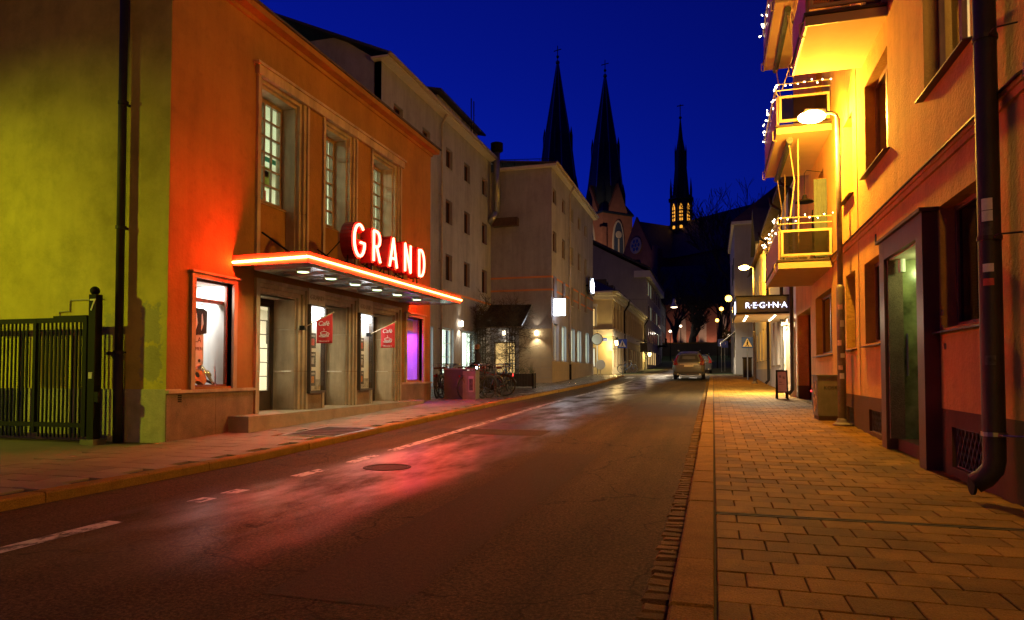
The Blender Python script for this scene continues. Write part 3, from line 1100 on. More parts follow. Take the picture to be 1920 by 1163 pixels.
# upper windows: shared stone surround, deep linings, plaster spandrels
MB(FL).box(10.76, 17.05, 6.70, 6.88, .003, .09).box(10.70, 17.11, 6.88, 6.93, -.002, .13).build('lintel_stone', 'stone_portal', cin)
SU = [(0, .05, -.3), (.07, .01, -.3), (.15, -.05, -.3), (.22, -.13, -.3)]
for k, (a, b) in enumerate(BAYS):
    step_frame(FL, a, b, 3.0, 6.87, SU, 'window_stone', 'stone_portal', cin, (4.4, 5.25, 6.1))
    for s in (0, 1):
        u = a + .20 if s == 0 else b - .255
        MB(FL).box(u, u + .055, 3.0, 6.66, -.60, -.14).build('window_jamb', 'stone_portal', cin)
    MB(FL).box(a + .255, b - .255, 6.60, 6.66, -.60, -.14).build('window_head', 'stone_portal', cin)
    MB(FL).box(a + .255, b - .255, 3.0, 4.47, -.60, -.34).build('spandrel', 'plaster_yellow', cin)
    w = window(cin, FL, a + .26, b - .26, 4.48, 6.60, .44, 'frame_oak', 2, 6, .075, 'glass_clear', bar=.05, fd=.07)
    for q in w.children:
        pass
    m = MB(FL)
    uu0, uu1 = a + .335, b - .335
    cw = (uu1 - uu0) / 2
    for i in range(2):
        c = uu0 + cw * (i + .5)
        m.box(c - .010, c + .010, 4.56, 6.52, -.50, -.452)
    m.build('glazing_bar', 'frame_oak', w)
    MB(FL).prism_sill(a + .26, b - .26, 4.48, -.30, .44).build('sill', 'stone_portal', w)
# rooms behind the glass
def room(name, x0, x1, y0, y1, z0, z1, mt, open_side='x1'):
    m = MB()
    t = .05
    m.bx(x0 - t, x0, y0, y1, z0, z1)
    m.bx(x0, x1, y0 - t, y0, z0, z1).bx(x0, x1, y1, y1 + t, z0, z1)
    m.bx(x0, x1, y0, y1, z0 - t, z0).bx(x0, x1, y0, y1, z1, z1 + t)
    return m.build(name, mt, cin)


room('foyer_room', -12.2, XL - .74, 10.6, 17.15, .29, 2.85, 'room_white')
room('upper_room', -12.4, XL - .62, 10.5, 17.3, 4.05, 6.95, 'room_white')
lamp('foyer_light', 'AREA', (-10.4, 13.8, 2.80), 300, (1.0, .86, .55), cin, 2.0, None, size_y=5)
lamp('upper_light', 'AREA', (-10.6, 13.8, 6.90), 230, (.82, 1.0, .62), cin, 1.8, None, size_y=5)
# posters and furniture seen through the panes
m = MB()
m.bx(-12.19, -12.17, 12.6, 14.6, 5.55, 5.75)
m.build('wall_stripe', 'poster_teal', cin)
for (y0, y1, z0, z1, mt) in ((12.7, 13.5, 4.95, 5.5, 'poster_green'), (13.0, 13.35, 4.6, 4.93, 'poster_red'), (11.2, 12.0, 4.7, 5.6, 'poster_red'), (14.3, 14.8, 4.7, 5.3, 'poster_grey')):
    MB().bx(-12.18, -12.16, y0, y1, z0, z1).build('wall_poster', mt, cin)
for (x, y, z0, z1, w, mt) in ((-9.6, 11.75, 4.06, 5.0, .5, 'poster_teal'), (-9.7, 14.3, 4.06, 4.9, .6, 'frame_oak'), (-9.5, 16.7, 4.06, 5.1, .55, 'frame_white')):
    MB().bx(x - .4, x, y - w / 2, y + w / 2, z0, z1).build('cupboard', mt, cin)
for (y0, y1, z0, z1, mt) in ((11.95, 12.75, 5.62, 5.72, 'poster_teal'), (12.1, 12.55, 5.05, 5.5, 'poster_green'), (12.15, 12.5, 5.28, 5.42, 'poster_red'), (12.08, 12.42, 4.72, 4.98, 'poster_red'), (11.9, 12.75, 4.6, 4.66, 'poster_teal'), (11.55, 11.75, 5.0, 5.5, 'poster_teal')):
    MB().bx(-9.17, -9.15, y0, y1, z0, z1).build('film_poster', mt, cin)
for k, (a, b) in enumerate(BAYS):
    mm = MB()
    n = 9
    for i in range(n):
        ya = b - .55 + i * .030
        mm.bx(-8.93 - .02 * (i % 2), -8.91 - .02 * (i % 2), ya, ya + .031, 4.1, 6.8)
    if k:
        mm.build('curtain', 'curtain_pale', cin)
for (y0, y1, z0, z1, mt) in ((11.35, 11.75, 1.0, 1.55, 'poster_dark'), (13.7, 14.1, 1.0, 1.6, 'poster_grey'), (11.2, 11.6, 1.9, 2.4, 'poster_red'), (13.5, 14.0, 1.75, 2.3, 'poster_dark')):
    MB().bx(-9.9, -9.88, y0, y1, z0, z1).build('foyer_poster', mt, cin)
# display windows
for (u0, u1, kind) in ((9.27, 10.20, 0), (17.36, 18.46, 1)):
    m = MB(FL)
    m.box(u0 - .09, u0, .82, 2.66, -.2, .05).box(u1, u1 + .09, .82, 2.66, -.2, .05).box(u0 - .09, u1 + .09, 2.66, 2.74, -.2, .051)
    m.box(u0 - .13, u1 + .13, 2.74, 2.775, -.1, .10)
    m.build('display_surround', 'stone_portal', cin)
    w = MB(FL)
    fw = .035
    w.box(u0, u1, .85, .85 + fw, -.14, -.09).box(u0, u1, 2.66 - fw, 2.66, -.14, -.09).box(u0, u0 + fw, .85 + fw, 2.66 - fw, -.14, -.09).box(u1 - fw, u1, .85 + fw, 2.66 - fw, -.14, -.09)
    wo_ = w.build('display_window', 'frame_brown', cin)
    MB(FL).box(u0 + fw, u1 - fw, .885, 2.625, -.118, -.112).build('pane', 'glass_clear', wo_)
    bx_ = MB()
    xb = XL - (.80 if kind == 0 else .9)
    bx_.bx(xb - .03, xb, u0 + .004, u1 - .004, .856, 2.655).bx(xb, XL - .15, u0 + .001, u0 + .01, .856, 2.655).bx(xb, XL - .15, u1 - .01, u1 - .001, .856, 2.655)
    bx_.bx(xb, XL - .15, u0 + .01, u1 - .01, .852, .86).bx(xb, XL - .15, u0 + .01, u1 - .01, 2.650, 2.658)
    bx_.build('display_box', 'room_white', cin)
    if kind == 0:
        lamp('display_light', 'AREA', (XL - .45, 9.75, 2.64), 40, (1.0, .97, .93), cin, .4, None, size_y=.8)
    else:
        lamp('display_light', 'AREA', (XL - .45, 17.9, 2.25), 34, (.30, .04, 1.0), cin, .3, None, size_y=.8)
        MB(FL).box(u0 + .03, u1 - .03, 2.30, 2.62, -.30, -.28).build('roller_blind', 'curtain_pale', cin)
MB(FL).box(9.28, 10.19, 2.30, 2.36, -.30, -.16).build('curtain_rail', 'frame_brown', cin)
# step in front of the doors
m = MB()
m.v = []
for (x0, x1) in ((XL - .8, -7.74),):
    m.bx(x0, x1, 10.10, 17.6, -.25, .325)
m.build('entrance_step', 'step_stone', cin)

# ---- entrance canopy
can = thing('entrance_canopy', 'flat metal entrance canopy edged with a glowing red neon tube above the cinema doors', 'canopy', (-7.4, 13.9, 3.0))
XF = -6.65
MB().bx(XL + .002, XF - .03, 10.22, 17.55, 3.04, 3.10).build('deck', 'flashing', can)
for (x0, x1, y0, y1) in ((XF - .03, XF, 10.18, 17.59), (XL + .002, XF - .03, 10.18, 10.215), (XL + .002, XF - .03, 17.555, 17.59)):
    MB().bx(x0, x1, y0, y1, 2.985, 3.175).build('fascia', 'canopy_metal', can)
MB().bx(XL + .003, XF - .04, 10.24, 17.53, 2.995, 3.03).build('soffit', 'canopy_soffit', can)
MB().tube([(XF + .022, 10.175, 3.08), (XF + .025, 10.2, 3.08), (XF + .025, 17.57, 3.08), (XF + .022, 17.595, 3.08)], .017, 8).build('neon_tube', 'neon', can, smooth=True)
MB().tube([(XL + .04, 10.150, 3.045), (XF - .02, 10.150, 3.075), (XF + .01, 10.156, 3.079)], .019, 8).build('neon_tube', 'neon_side', can, smooth=True)
MB().tube([(XL + .04, 17.62, 3.05), (XF - .02, 17.62, 3.075), (XF + .01, 17.612, 3.079)], .019, 8).build('neon_tube', 'neon', can, smooth=True)
for y_ in (10.85, 11.80, 12.75, 13.72, 14.75, 15.85):
    o = MB().lathe((-7.18, y_, 2.93), [(.115, 0), (.13, .02), (.13, .064)], 20).build('downlight', 'steel', can, smooth=False)
    MB().lathe((-7.18, y_, 2.922), [(.10, 0), (.10, .01)], 20).build('lens', 'lens_green', o)
    lamp('downlight_lamp', 'SPOT', (-7.18, y_, 2.91), 34, (.95, 1.0, .60), can, .08, (0, 0, 0), 150, .6)
for k, y_ in enumerate((10.5, 11.35, 12.28, 13.2, 14.2, 15.3, 16.4)):
    m = MB()
    m.bx(-7.95, -6.80, y_ - .02, y_ + .02, 2.945, 2.993)
    m.build('soffit_rib', 'steel', can)
for x_ in (-7.95, -6.78):
    MB().bx(x_ - .015, x_ + .015, 10.5, 16.4, 2.95, 2.992).build('soffit_rail', 'steel', can)
m = MB()
for y_ in (11.0, 12.9, 14.8, 16.6):
    m.tube([(XL + .01, y_, 3.75), (-7.25, y_, 3.12)], .018, 6)
m.build('stay', 'metal_black', can)
# ---- GRAND letters
sg = thing('neon_sign', 'red neon channel letters reading GRAND standing on the entrance canopy', 'neon sign', (-7.0, 13.8, 3.1))


def arc(cx, cy, rx, ry, a0, a1, n=14):
    return [(cx + rx * math.cos(R(a0 + (a1 - a0) * i / n)), cy + ry * math.sin(R(a0 + (a1 - a0) * i / n))) for i in range(n + 1)]


GL = {
    'G': (.62, [arc(.36, .5, .32, .48, 48, 345, 22) + [(.67, .45), (.42, .45)]]),
    'R': (.52, [[(.06, .02), (.06, .98)], [(.06, .98), (.24, .98)] + arc(.24, .735, .23, .245, 88, -88, 12) + [(.06, .49)], [(.25, .49), (.50, .02)]]),
    'A': (.58, [[(.02, .02), (.29, .98), (.56, .02)], [(.11, .31), (.47, .31)]]),
    'N': (.54, [[(.06, .02), (.06, .98), (.50, .02), (.50, .98)]]),
    'D': (.54, [[(.06, .02), (.06, .98), (.2, .98)] + arc(.2, .5, .31, .48, 88, -88, 14) + [(.06, .02)]]),
}
HL = .66
yc = 11.90
zb = 3.40
XG = -6.78
gaps = {'G': .86, 'R': .80, 'A': .80, 'N': .84, 'D': .6}
for li, ch in enumerate('GRAND'):
    wd, strokes = GL[ch]
    off = 0
    body = MB(('X', XG, 1))
    for st in strokes:
        for (a, b) in zip(st, st[1:]):
            d = Vector((b[0] - a[0], b[1] - a[1]))
            if d.length < 1e-5:
                continue
            d.normalize()
            h = .072
            nrm = Vector((-d.y, d.x)) * h
            e = d * .06
            P = [(a[0] - e.x + nrm.x, a[1] - e.y + nrm.y), (b[0] + e.x + nrm.x, b[1] + e.y + nrm.y), (b[0] + e.x - nrm.x, b[1] + e.y - nrm.y), (a[0] - e.x - nrm.x, a[1] - e.y - nrm.y)]
            off += 1
            body.prism([(yc + q[0] * HL, zb + q[1] * HL) for q in P], -.26, 0 + .0004 * off)
    lo = body.build('letter', 'letter_red', sg)
    tb = MB()
    for st in strokes:
        tb.tube([(XG + .036, yc + q[0] * HL, zb + q[1] * HL) for q in st], .025, 8)
    tb.build('neon_tube', 'neon_letter', lo, smooth=True)
    m = MB()
    for q in (.12, wd - .1):
        m.tube([(XG - .14, yc + q * HL, zb + .02), (XG - .14, yc + q * HL, 3.105)], .014, 6)
    m.tube([(XG - .2, yc + wd / 2 * HL, zb + .5), (XL + .35, yc + wd / 2 * HL, 3.11)], .012, 6)
    m.build('bracket', 'metal_black', lo)
    yc += gaps[ch] * HL + .225
MB().bx(XG - .17, XG - .11, 11.8, 15.9, 3.17, 3.21).build('mounting_rail', 'metal_black', sg)

# ---- poster cases on the piers
for k, (u0, u1, lb) in enumerate(((12.46, 13.06, 'lit poster case with three dark film posters on the pier nearer the guitar display window'), (14.56, 15.22, 'lit poster case with three dark film posters on the pier nearer the purple display window'))):
    pc = thing('poster_case', lb, 'poster case', (XL, (u0 + u1) / 2, .6), 'poster cases between the cinema doors')
    z0, z1, n1 = .66, 2.52, .14
    m = MB(FL)
    m.box(u0, u1, z0, z0 + .05, .002, n1).box(u0, u1, z1 - .03, z1, .002, n1).box(u0, u0 + .04, z0 + .05, z1 - .03, .002, n1).box(u1 - .04, u1, z0 + .05, z1 - .03, .002, n1)
    m.build('frame', 'frame_dark', pc)
    MB(FL).box(u0 + .04, u1 - .04, z0 + .05, z1 - .03, .01, .03).build('back_panel', 'white_paint', pc)
    MB(FL).box(u0 + .05, u1 - .05, z1 - .20, z1 - .05, .035, .10).build('lamp_tube', 'lamp_white', pc)
    lamp('case_light', 'AREA', (XL + .09, (u0 + u1) / 2, z1 - .215), 7, (.93, .97, 1), pc, .1, (0, 0, 0), size_y=.45)
    for j in range(3):
        zz = 1.95 - j * .40
        p = MB(FL).box(u0 + .10, u0 + .36, zz - .34, zz - .02, .031, .037).build('poster', 'poster_dark', pc)
        MB(FL).box(u0 + .13, u0 + .33, zz - .10, zz - .06, .037, .039).build('title', 'poster_grey', p)
        MB(FL).box(u0 + .16, u0 + .30, zz - .28, zz - .14, .037, .039).build('picture', ('poster_red', 'poster_grey', 'guitar_wood')[j], p)
    MB(FL).box(u0 + .06, u1 - .06, z0 + .06, .95, .031, .035).build('notice', 'poster_grey', pc)
    MB(FL).box(u0 + .04, u1 - .04, z0 + .05, z1 - .05, n1 - .02, n1 - .015).build('pane', 'glass_clear', pc)
    MB(FL).box(u0 - .01, u1 + .01, z1 + .004, z1 + .34, .002, .10).build('crest_block', 'stone_light', pc)
    lettering('GRAND', .15, (XL + .105, (u0 + u1) / 2, z1 + .11), (0, 1, 0), 'stone_portal', pc, 'relief_lettering', .006)
    MB(FL).box(u0 + .02, u1 - .02, .325, z0 - .004, .002, .05).build('pier_base', 'granite_brown', pc)

# ---- café flags
for k, (yf, xa, za, lb) in enumerate(((12.30, XL + .10, 2.03, 'red café flag on an angled pole, hanging before the poster case nearer the guitar display'), (15.02, XL + .16, 2.03, 'red café flag on an angled pole, hanging by the doors next to the purple display'))):
    fl = thing('cafe_flag', lb, 'flag', (xa, yf, za), 'café flags over the cinema doors')
    L = .72
    xt, zt = xa + L * .93, za + L * .40
    MB().tube([(xa, yf, za), (xt, yf, zt)], .011, 8).build('pole', 'wood_pole', fl, smooth=True)
    MB().ball((xt, yf, zt), .018, 8).build('finial', 'wood_pole', fl)
    MB().bx(xa - .10, xa + .01, yf - .03, yf + .03, za - .06, za + .03).build('holder', 'metal_black', fl)
    x0, x1 = xa + L * .93 * .42, xt - .02
    m = MB()
    nx, nz = 14, 12
    P = {}
    for i in range(nx + 1):
        x = x0 + (x1 - x0) * i / nx
        ztop = za + (x - xa) / (.93 * L) * L * .40 - .006
        for j in range(nz + 1):
            zbot = za + .42 * L * .40 - .46
            z = ztop + (zbot - ztop) * j / nz
            P[i, j] = (x, yf + .012 * math.sin(i * .9 + j * .25) * (j / nz), z)
    for i in range(nx):
        for j in range(nz):
            m.face([P[i, j], P[i + 1, j], P[i + 1, j + 1], P[i, j + 1]])
    cl = m.build('cloth', 'flag_red', fl, smooth=True)
    sd = cl.modifiers.new('t', 'SOLIDIFY')
    sd.thickness = .004
    cx = (x0 + x1) / 2
    zm = za + .42 * L * .40
    lettering('Café', .14, (cx - .01, yf - .022, zm - .10), (1, 0, 0), 'flag_print', cl, 'lettering', .001, zdir=(.25, 0, 1))
    lettering('Välkommen in', .042, (cx, yf - .022, zm - .43), (1, 0, 0), 'flag_print', cl, 'lettering', .001)
    m = MB()
    m.tube([(cx + .08 * math.cos(t), yf - .022, zm - .25 + .028 * math.sin(t)) for t in [R(i * 20) for i in range(18)]], .005, 5, closed=True)
    m.tube([(cx + .075 * math.cos(t), yf - .022, zm - .25 + .07 * math.sin(t)) for t in [R(180 + i * 15) for i in range(13)]], .006, 5)
    m.tube([(cx + .11 * math.cos(t), yf - .022, zm - .315 + .018 * math.sin(t)) for t in [R(i * 20) for i in range(18)]], .006, 5, closed=True)
    m.tube([(cx + .09 + .03 * math.cos(t), yf - .022, zm - .27 + .022 * math.sin(t)) for t in [R(-90 + i * 20) for i in range(10)]], .005, 5)
    m.tube([(cx - .01, yf - .022, zm - .22), (cx + .01, yf - .022, zm - .19), (cx - .005, yf - .022, zm - .16)], .004, 5)
    m.build('cup_print', 'flag_print', cl)

# ---- things in the display windows
XD = XL - .30
g = thing('guitar', 'orange acoustic guitar lying in the lit display window', 'guitar', (XD + .1, 9.55, .86))
m = MB()
oc = Vector((XD + .10, 9.55, 1.04))
ax = Vector((0, .93, -.30)).normalized()
up = Vector((-.35, .30, .90)).normalized()
nn = ax.cross(up).normalized()
prof = [(-.26, 0), (-.24, .11), (-.16, .165), (-.06, .15), (.0, .115), (.06, .11), (.13, .13), (.19, .11), (.22, .05), (.23, 0)]
out = [(a, b) for a, b in prof] + [(a, -b) for a, b in prof[-2:0:-1]]
k = len(out)
for off in (-.045, .045):
    m.v += [tuple(oc + ax * a + up * b + nn * off) for a, b in out]
m.f += [tuple(range(k)), tuple(range(2 * k - 1, k - 1, -1))] + [(i, (i + 1) % k, k + (i + 1) % k, k + i) for i in range(k)]
m.mi = [0] * len(m.f)
m.build('body', 'guitar_wood', g)
MB().tube([tuple(oc + nn * s_) for s_ in (-.05, .05)], .05, 16).build('sound_hole', 'metal_black', g)
m = MB()
m.tube([tuple(oc + ax * .2), tuple(oc + ax * .62)], .024, 6)
m.build('neck', 'leather', g)
m = MB()
m.tube([tuple(oc + ax * .62), tuple(oc + ax * .76)], [.03, .04], 4)
m.build('headstock', 'metal_black', g)
d = thing('cymbal', 'brass cymbal leaning beside the guitar in the display window', 'cymbal', (XD, 9.95, .86))
m = MB()
m.lathe((0, 0, 0), [(.20, 0), (.19, .012), (.07, .03), (.06, .05), (.02, .062)], 28)
mt = Matrix.Translation((XD + .02, 9.93, 1.06)) @ Matrix.Rotation(R(55), 4, 'Y') @ Matrix.Rotation(R(-28), 4, 'X')
m.v = [tuple(mt @ Vector(q)) for q in m.v]
m.build('plate', 'brass', d, smooth=True)
m = MB()
m.tube([(XD + .1, 9.78, .87), (XD + .08, 9.70, 1.16)], .012, 6).tube([(XD + .22, 9.9, .87), (XD + .1, 10.02, 1.2)], .012, 6)
m.build('stand', 'steel', d)
t = thing('banner', 'white printed banner with black painted lettering hanging in the display window', 'banner', (XD - .3, 9.55, .9))
MB().bx(XD - .12, XD - .11, 9.40, 9.98, .92, 1.95).build('cloth', 'white_cloth', t)
lettering('LYSLA', .13, (XD - .105, 9.74, 1.62), (0, 1, 0), 'graffiti_black', t, 'lettering', .001)
lettering('ENSTRYMEN', .085, (XD - .105, 9.72, 1.48), (0, 1, 0), 'graffiti_black', t, 'lettering', .001)
m = MB()
m.lathe((XD - .109, 9.68, 1.22), [(.07, 0), (.07, .004)], 16, axis='X').lathe((XD - .109, 9.88, 1.30), [(.03, 0), (.03, .004)], 12, axis='X')
m.tube([(XD - .105, 9.60 + .12 * q, 1.04 - .02 * math.sin(q * 3.14)) for q in [i / 6 for i in range(7)]], .006, 5)
m.build('painted_face', 'graffiti_black', t)
t = thing('clothes_rail', 'rail with black printed shirts hanging in the display window', 'clothes rail', (XD, 9.6, 2.3))
MB().tube([(XD - .05, 9.30, 2.28), (XD - .05, 10.17, 2.28)], .012, 8).build('rail', 'steel', t)
for k, yy in enumerate((9.55, 9.72, 9.88)):
    m = MB(('X', XD - .05 - .02 * k, 1))
    m.prism([(yy - .14, 2.17), (yy - .05, 2.21), (yy + .05, 2.21), (yy + .14, 2.17), (yy + .13, 1.72 + .03 * k), (yy - .12, 1.74)], 0, .02)
    s_ = m.build('shirt', 'black_cloth', t)
    MB(('X', XD - .05 - .02 * k, 1)).prism([(yy - .06, 2.08), (yy + .02, 2.12), (yy + .05, 1.95), (yy, 1.82), (yy - .05, 1.92)], .02, .022).build('print', 'white_cloth', s_)
    MB().tube([(XD - .05, yy, 2.215), (XD - .05, yy, 2.275)], .004, 5).build('hanger', 'steel', s_)
t = thing('potted_flower', 'potted plant with red flowers in the purple lit display window', 'plant', (XL - .45, 17.75, .86))
MB().lathe((XL - .40, 17.75, .856), [(.10, 0), (.13, .2), (.115, .2)], 14).build('pot', 'pipe_brown', t)
m = MB()
f2 = MB()
for k in range(70):
    a = rng.uniform(0, 6.28)
    e = rng.uniform(.3, 1.4)
    r = rng.uniform(.1, .3)
    c = Vector((XL - .40 + r * math.cos(a) * math.cos(e), 17.75 + r * math.sin(a) * math.cos(e), 1.06 + r * math.sin(e)))
    s_ = rng.uniform(.02, .05)
    v = Vector((rng.uniform(-1, 1), rng.uniform(-1, 1), rng.uniform(-.5, 1))).normalized()
    w_ = v.cross(Vector((0, 0, 1))).normalized()
    (f2 if k % 4 == 0 else m).face([c - v * s_, c + w_ * s_ * .5, c + v * s_, c - w_ * s_ * .5])
m.build('leaves', 'leaf', t, recalc=False)
f2.v = [(a, b, c + .12) for a, b, c in f2.v]
f2.build('flowers', 'flower', t, recalc=False)

# ---- downpipe and conduit on the gable
dp = thing('downpipe', 'dark iron downpipe on the green lit gable of the cinema', 'downpipe', (-8.97, 8.6, 0))
MB().tube([(-9.03, 8.58, 9.2), (-9.0, 8.58, 1.42)], .062, 14).build('pipe', 'pipe_dark', dp, smooth=True)
MB().tube([(-9.0, 8.575, 1.42), (-8.97, 8.56, .0)], .072, 14).build('lower_pipe', 'pipe_dark', dp, smooth=True)
for z in (1.42, 3.4, 5.4):
    m = MB()
    m.lathe((-9.0, 8.577, z - .03), [(.078, 0), (.078, .05)], 14)
    m.bx(-9.02, -8.98, 8.64, 8.712, z - .02, z + .01)
    m.build('bracket', 'pipe_dark', dp)
MB().bx(-9.2, -9.05, 8.53, 8.62, 1.37, 1.42).prism([(-9.12, 1.37), (-9.05, 1.37), (-9.05, 1.28)], 8.54, 8.61).build('ledge', 'pipe_dark', dp)
cd = thing('wall_conduit', 'thin stepped conduit running along the green lit gable above the gate', 'conduit', (-10, 8.7, 2))
MB().tube([(-10.36, 8.692, 1.98), (-10.36, 8.692, 2.10), (-10.14, 8.692, 2.10), (-10.14, 8.692, 2.28), (-9.45, 8.692, 2.28)], .012, 6).build('conduit_pipe', 'render_pale', cd)

# ---- sliding gate
gt = thing('yard_gate', 'black steel gate of upright flat bars across the yard entrance', 'gate', (-10.4, 8.3, 0))
YG = 8.3
for x0, x1 in ((-12.6, -11.52), (-11.46, -10.43), (-10.37, -9.36)):
    MB().bx(x0 - .03, x0 + .03, YG - .03, YG + .03, .14, 1.94).build('stile', 'metal_black', gt)
    x = x0 + .085
    while x < x1 - .04:
        MB().bx(x - .011, x + .011, YG - .012, YG + .012, .08, 1.9).build('bar', 'metal_black', gt)
        x += .083
MB().bx(-9.39, -9.31, YG - .03, YG + .03, .10, 1.94).build('stile', 'metal_black', gt)
for z0, z1 in ((1.88, 1.955), (.24, .31)):
    MB().bx(-12.6, -9.31, YG - .026, YG + .026, z0, z1).build('rail', 'metal_black', gt)
MB().bx(-10.0, -9.33, YG - .02, YG + .02, 1.955, 1.985).build('top_bar', 'metal_black', gt)
gp = thing('gate_post', 'black steel gate post with the house number 7', 'gate post', (-9.17, 8.3, 0))
MB().bx(-9.235, -9.105, 8.235, 8.365, 0, 2.30).build('post', 'metal_black', gp)
MB().bx(-9.30, -9.04, 8.18, 8.42, -.02, .07).build('foot', 'cabinet_paint', gp)
MB().ball((-9.19, 8.3, 2.36), .07, 14).build('cap', 'metal_black', gp, smooth=True)
lettering('7', .26, (-9.155, 8.228, 2.05), (1, 0, 0), 'plate', gp, 'house_number', .004)
MB().bx(-9.21, -9.14, 8.226, 8.235, 1.0, 1.1).build('notice', 'plate', gp)
MB().bx(-9.105, -9.03, 8.24, 8.30, .64, .80).build('lock_box', 'metal_black', gp)

# ---------------------------------------------------------------- hotel (set back block and street wing)
hot = thing('hotel', 'four storey pinkish plaster hotel with a projecting street wing and dark small windows', 'hotel', (-14, 35, .4))
XH = -11.6
FH = ('X', XH, 1)
FW = ('X', XL, 1)
FS = ('Y', 35.296, -1)
HY0, HY1, WY0, WY1 = 22.4, 35.3, 35.3, 48.3
ho = []
for z0, z1 in ((5.30, 6.50), (7.92, 9.0), (10.50, 11.40)):
    for u0 in ((23.4, 26.1, 28.72, 31.1, 33.8)):
        ho.append((u0, u0 + .82, z0, z1))
gf = [(25.6, 27.3, .45, 3.05), (28.2, 29.75, .50, 3.1), (30.9, 33.1, 1.0, 3.1)]
MB(FH).wall(HY0, HY1, -.2, 12.55, ho + gf, .3).build('main_wall', 'plaster_hotel', hot)
MB(('Y', HY0, -1)).prism([(-24, -.2), (XH - .004, -.2), (XH - .004, 12.5), (-13.4, 13.7), (-24, 13.7)], -.3, 0).build('end_gable', 'plaster_hotel', hot)
wo2 = []
for z0, z1 in ((5.12, 6.28), (7.62, 8.72), (10.25, 11.05)):
    for u0 in (35.6, 37.95, 40.3, 42.7, 45.0):
        wo2.append((u0, u0 + .85, z0, z1))
wg = [(35.75, 36.95, 1.72, 3.72), (37.75, 39.0, 1.72, 3.72), (40.35, 41.55, 1.72, 3.72), (42.4, 43.7, 1.72, 3.72), (45.3, 46.6, 1.72, 3.72)]
MB(FW).wall(WY0, WY1, -.2, 12.05, wo2 + wg, .3).build('wing_wall', 'plaster_hotel', hot)
MB(FS).wall(XH - .2, XL - .003, -.2, 12.05, [(-11.45, -10.2, .5, 2.75)], .3).build('wing_side_wall', 'plaster_hotel', hot)
MB().bx(-24, XL - .31, WY1 - .3, WY1 - .004, 0, 12.05).build('wing_end_wall', 'plaster_hotel', hot)
# tiled base of the wing
z = .3
tile_l = MB(FS)
for j in range(6):
    u = -10.0
    while u < XL - .05:
        MB(FS).box(u + .004, min(u + .60, XL + .012) - .004, .30 + j * .52 + .004, .82 + j * .52 - .004, .001, .022).build('stone_tile', 'stone_tile', hot)
        u += .60
for j in range(3):
    u = 35.28
    while u < WY1:
        MB(FW).box(u + .004, min(u + .65, WY1) - .004, .18 + j * .5 + .004, .68 + j * .5 - .004, .001, .022).build('stone_tile', 'stone_tile', hot)
        u += .65
for z in (5.45, 6.14):
    MB(FS).box(XH + .002, XL + .02, z, z + .10, .001, .02).build('orange_band', 'band_orange', hot)
    us = [35.281] + [q for o in wo2[:5] for q in (o[0] - .01, o[1] + .01)] + [WY1]
    for a, b in zip(us[::2], us[1::2]):
        MB(FW).box(a, b, z, z + .10, .001, .02).build('orange_band', 'band_orange', hot)
MB(FH).box(28.3, 35.29, 4.72, 4.82, .001, .02).build('orange_band', 'band_orange', hot)
# windows
for i, o in enumerate(ho):
    window(hot, FH, *o, .14, 'frame_brown', 2, 1, .05, 'glass_dark', pane_each=False, sill=.03, sillm='zinc', back='blind')
for i, o in enumerate(wo2):
    lit = i == 3
    window(hot, FW, *o, .12, 'frame_brown', 2, 1, .05, 'glass_dark' if not lit else 'glass_clear', pane_each=False, sill=.03, sillm='zinc', back='window_lit_warm' if lit else 'blind')
for i, o in enumerate(gf):
    window(hot, FH, *o, .14, 'frame_white', (2, 2, 2)[i], (1, 4, 1)[i], .07, 'glass_clear', pane_each=False, back='window_lit_green', lit='lit_interior')
for i, o in enumerate(wg):
    window(hot, FW, *o, .16, 'frame_white', 2, 1, .06, 'glass_clear', pane_each=False, sill=.05, sillm='frame_white', back='window_lit_green' if i else 'window_lit', lit='lit_interior')
d = window(hot, FS, -11.45, -10.2, .5, 2.75, .12, 'frame_oak', 2, 3, .08, 'glass_clear', pane_each=False, back='window_lit_warm', lit='lit_interior', name='entrance_door')
# eaves, gutters, roofs
MB(FH).box(HY0 - .3, HY1 + .2, 12.55, 12.62, -.3, .42).build('eaves', 'frame_white', hot)
MB().tube([(XH + .46, HY0 - .3, 12.66), (XH + .46, HY1 - .2, 12.66)], .085, 8).build('gutter', 'pipe_grey', hot, smooth=True)
m = MB()
m.hexa([(XH + .42, HY0 - .35, 12.63), (XH + .42, HY1 + .3, 12.63), (XH + .42, HY1 + .3, 12.73), (XH + .42, HY0 - .35, 12.73),
        (-17.0, HY0 - .35, 15.2), (-17.0, HY1 + .3, 15.2), (-17.0, HY1 + .3, 15.3), (-17.0, HY0 - .35, 15.3)])
m.hexa([(-24, HY0 - .35, 12.63), (-24, HY1 + .3, 12.63), (-24, HY1 + .3, 12.73), (-24, HY0 - .35, 12.73),
        (-17.0, HY0 - .35, 15.2), (-17.0, HY1 + .3, 15.2), (-17.0, HY1 + .3, 15.3), (-17.0, HY0 - .35, 15.3)])
m.build('roof', 'roof_dark', hot)
MB(FW).box(WY0 - .3, WY1 + .3, 12.05, 12.18, -.3, .30).build('eaves', 'frame_white', hot)
MB(FS).box(XH + .43, XL - .305, 12.05, 12.18, -.3, .28).build('eaves', 'frame_white', hot)
MB().tube([(XL + .36, WY0 - .3, 12.22), (XL + .36, WY1 + .3, 12.22)], .075, 8).build('gutter', 'pipe_grey', hot, smooth=True)
m = MB()
m.hexa([(XL + .31, WY0 - .3, 12.182), (XL + .31, WY1 + .3, 12.182), (XL + .31, WY1 + .3, 12.26), (XL + .31, WY0 - .3, 12.26),
        (-16, WY0 - .3, 13.0), (-16, WY1 + .3, 13.0), (-16, WY1 + .3, 13.1), (-16, WY0 - .3, 13.1)])
m.build('wing_roof', 'roof_dark', hot)
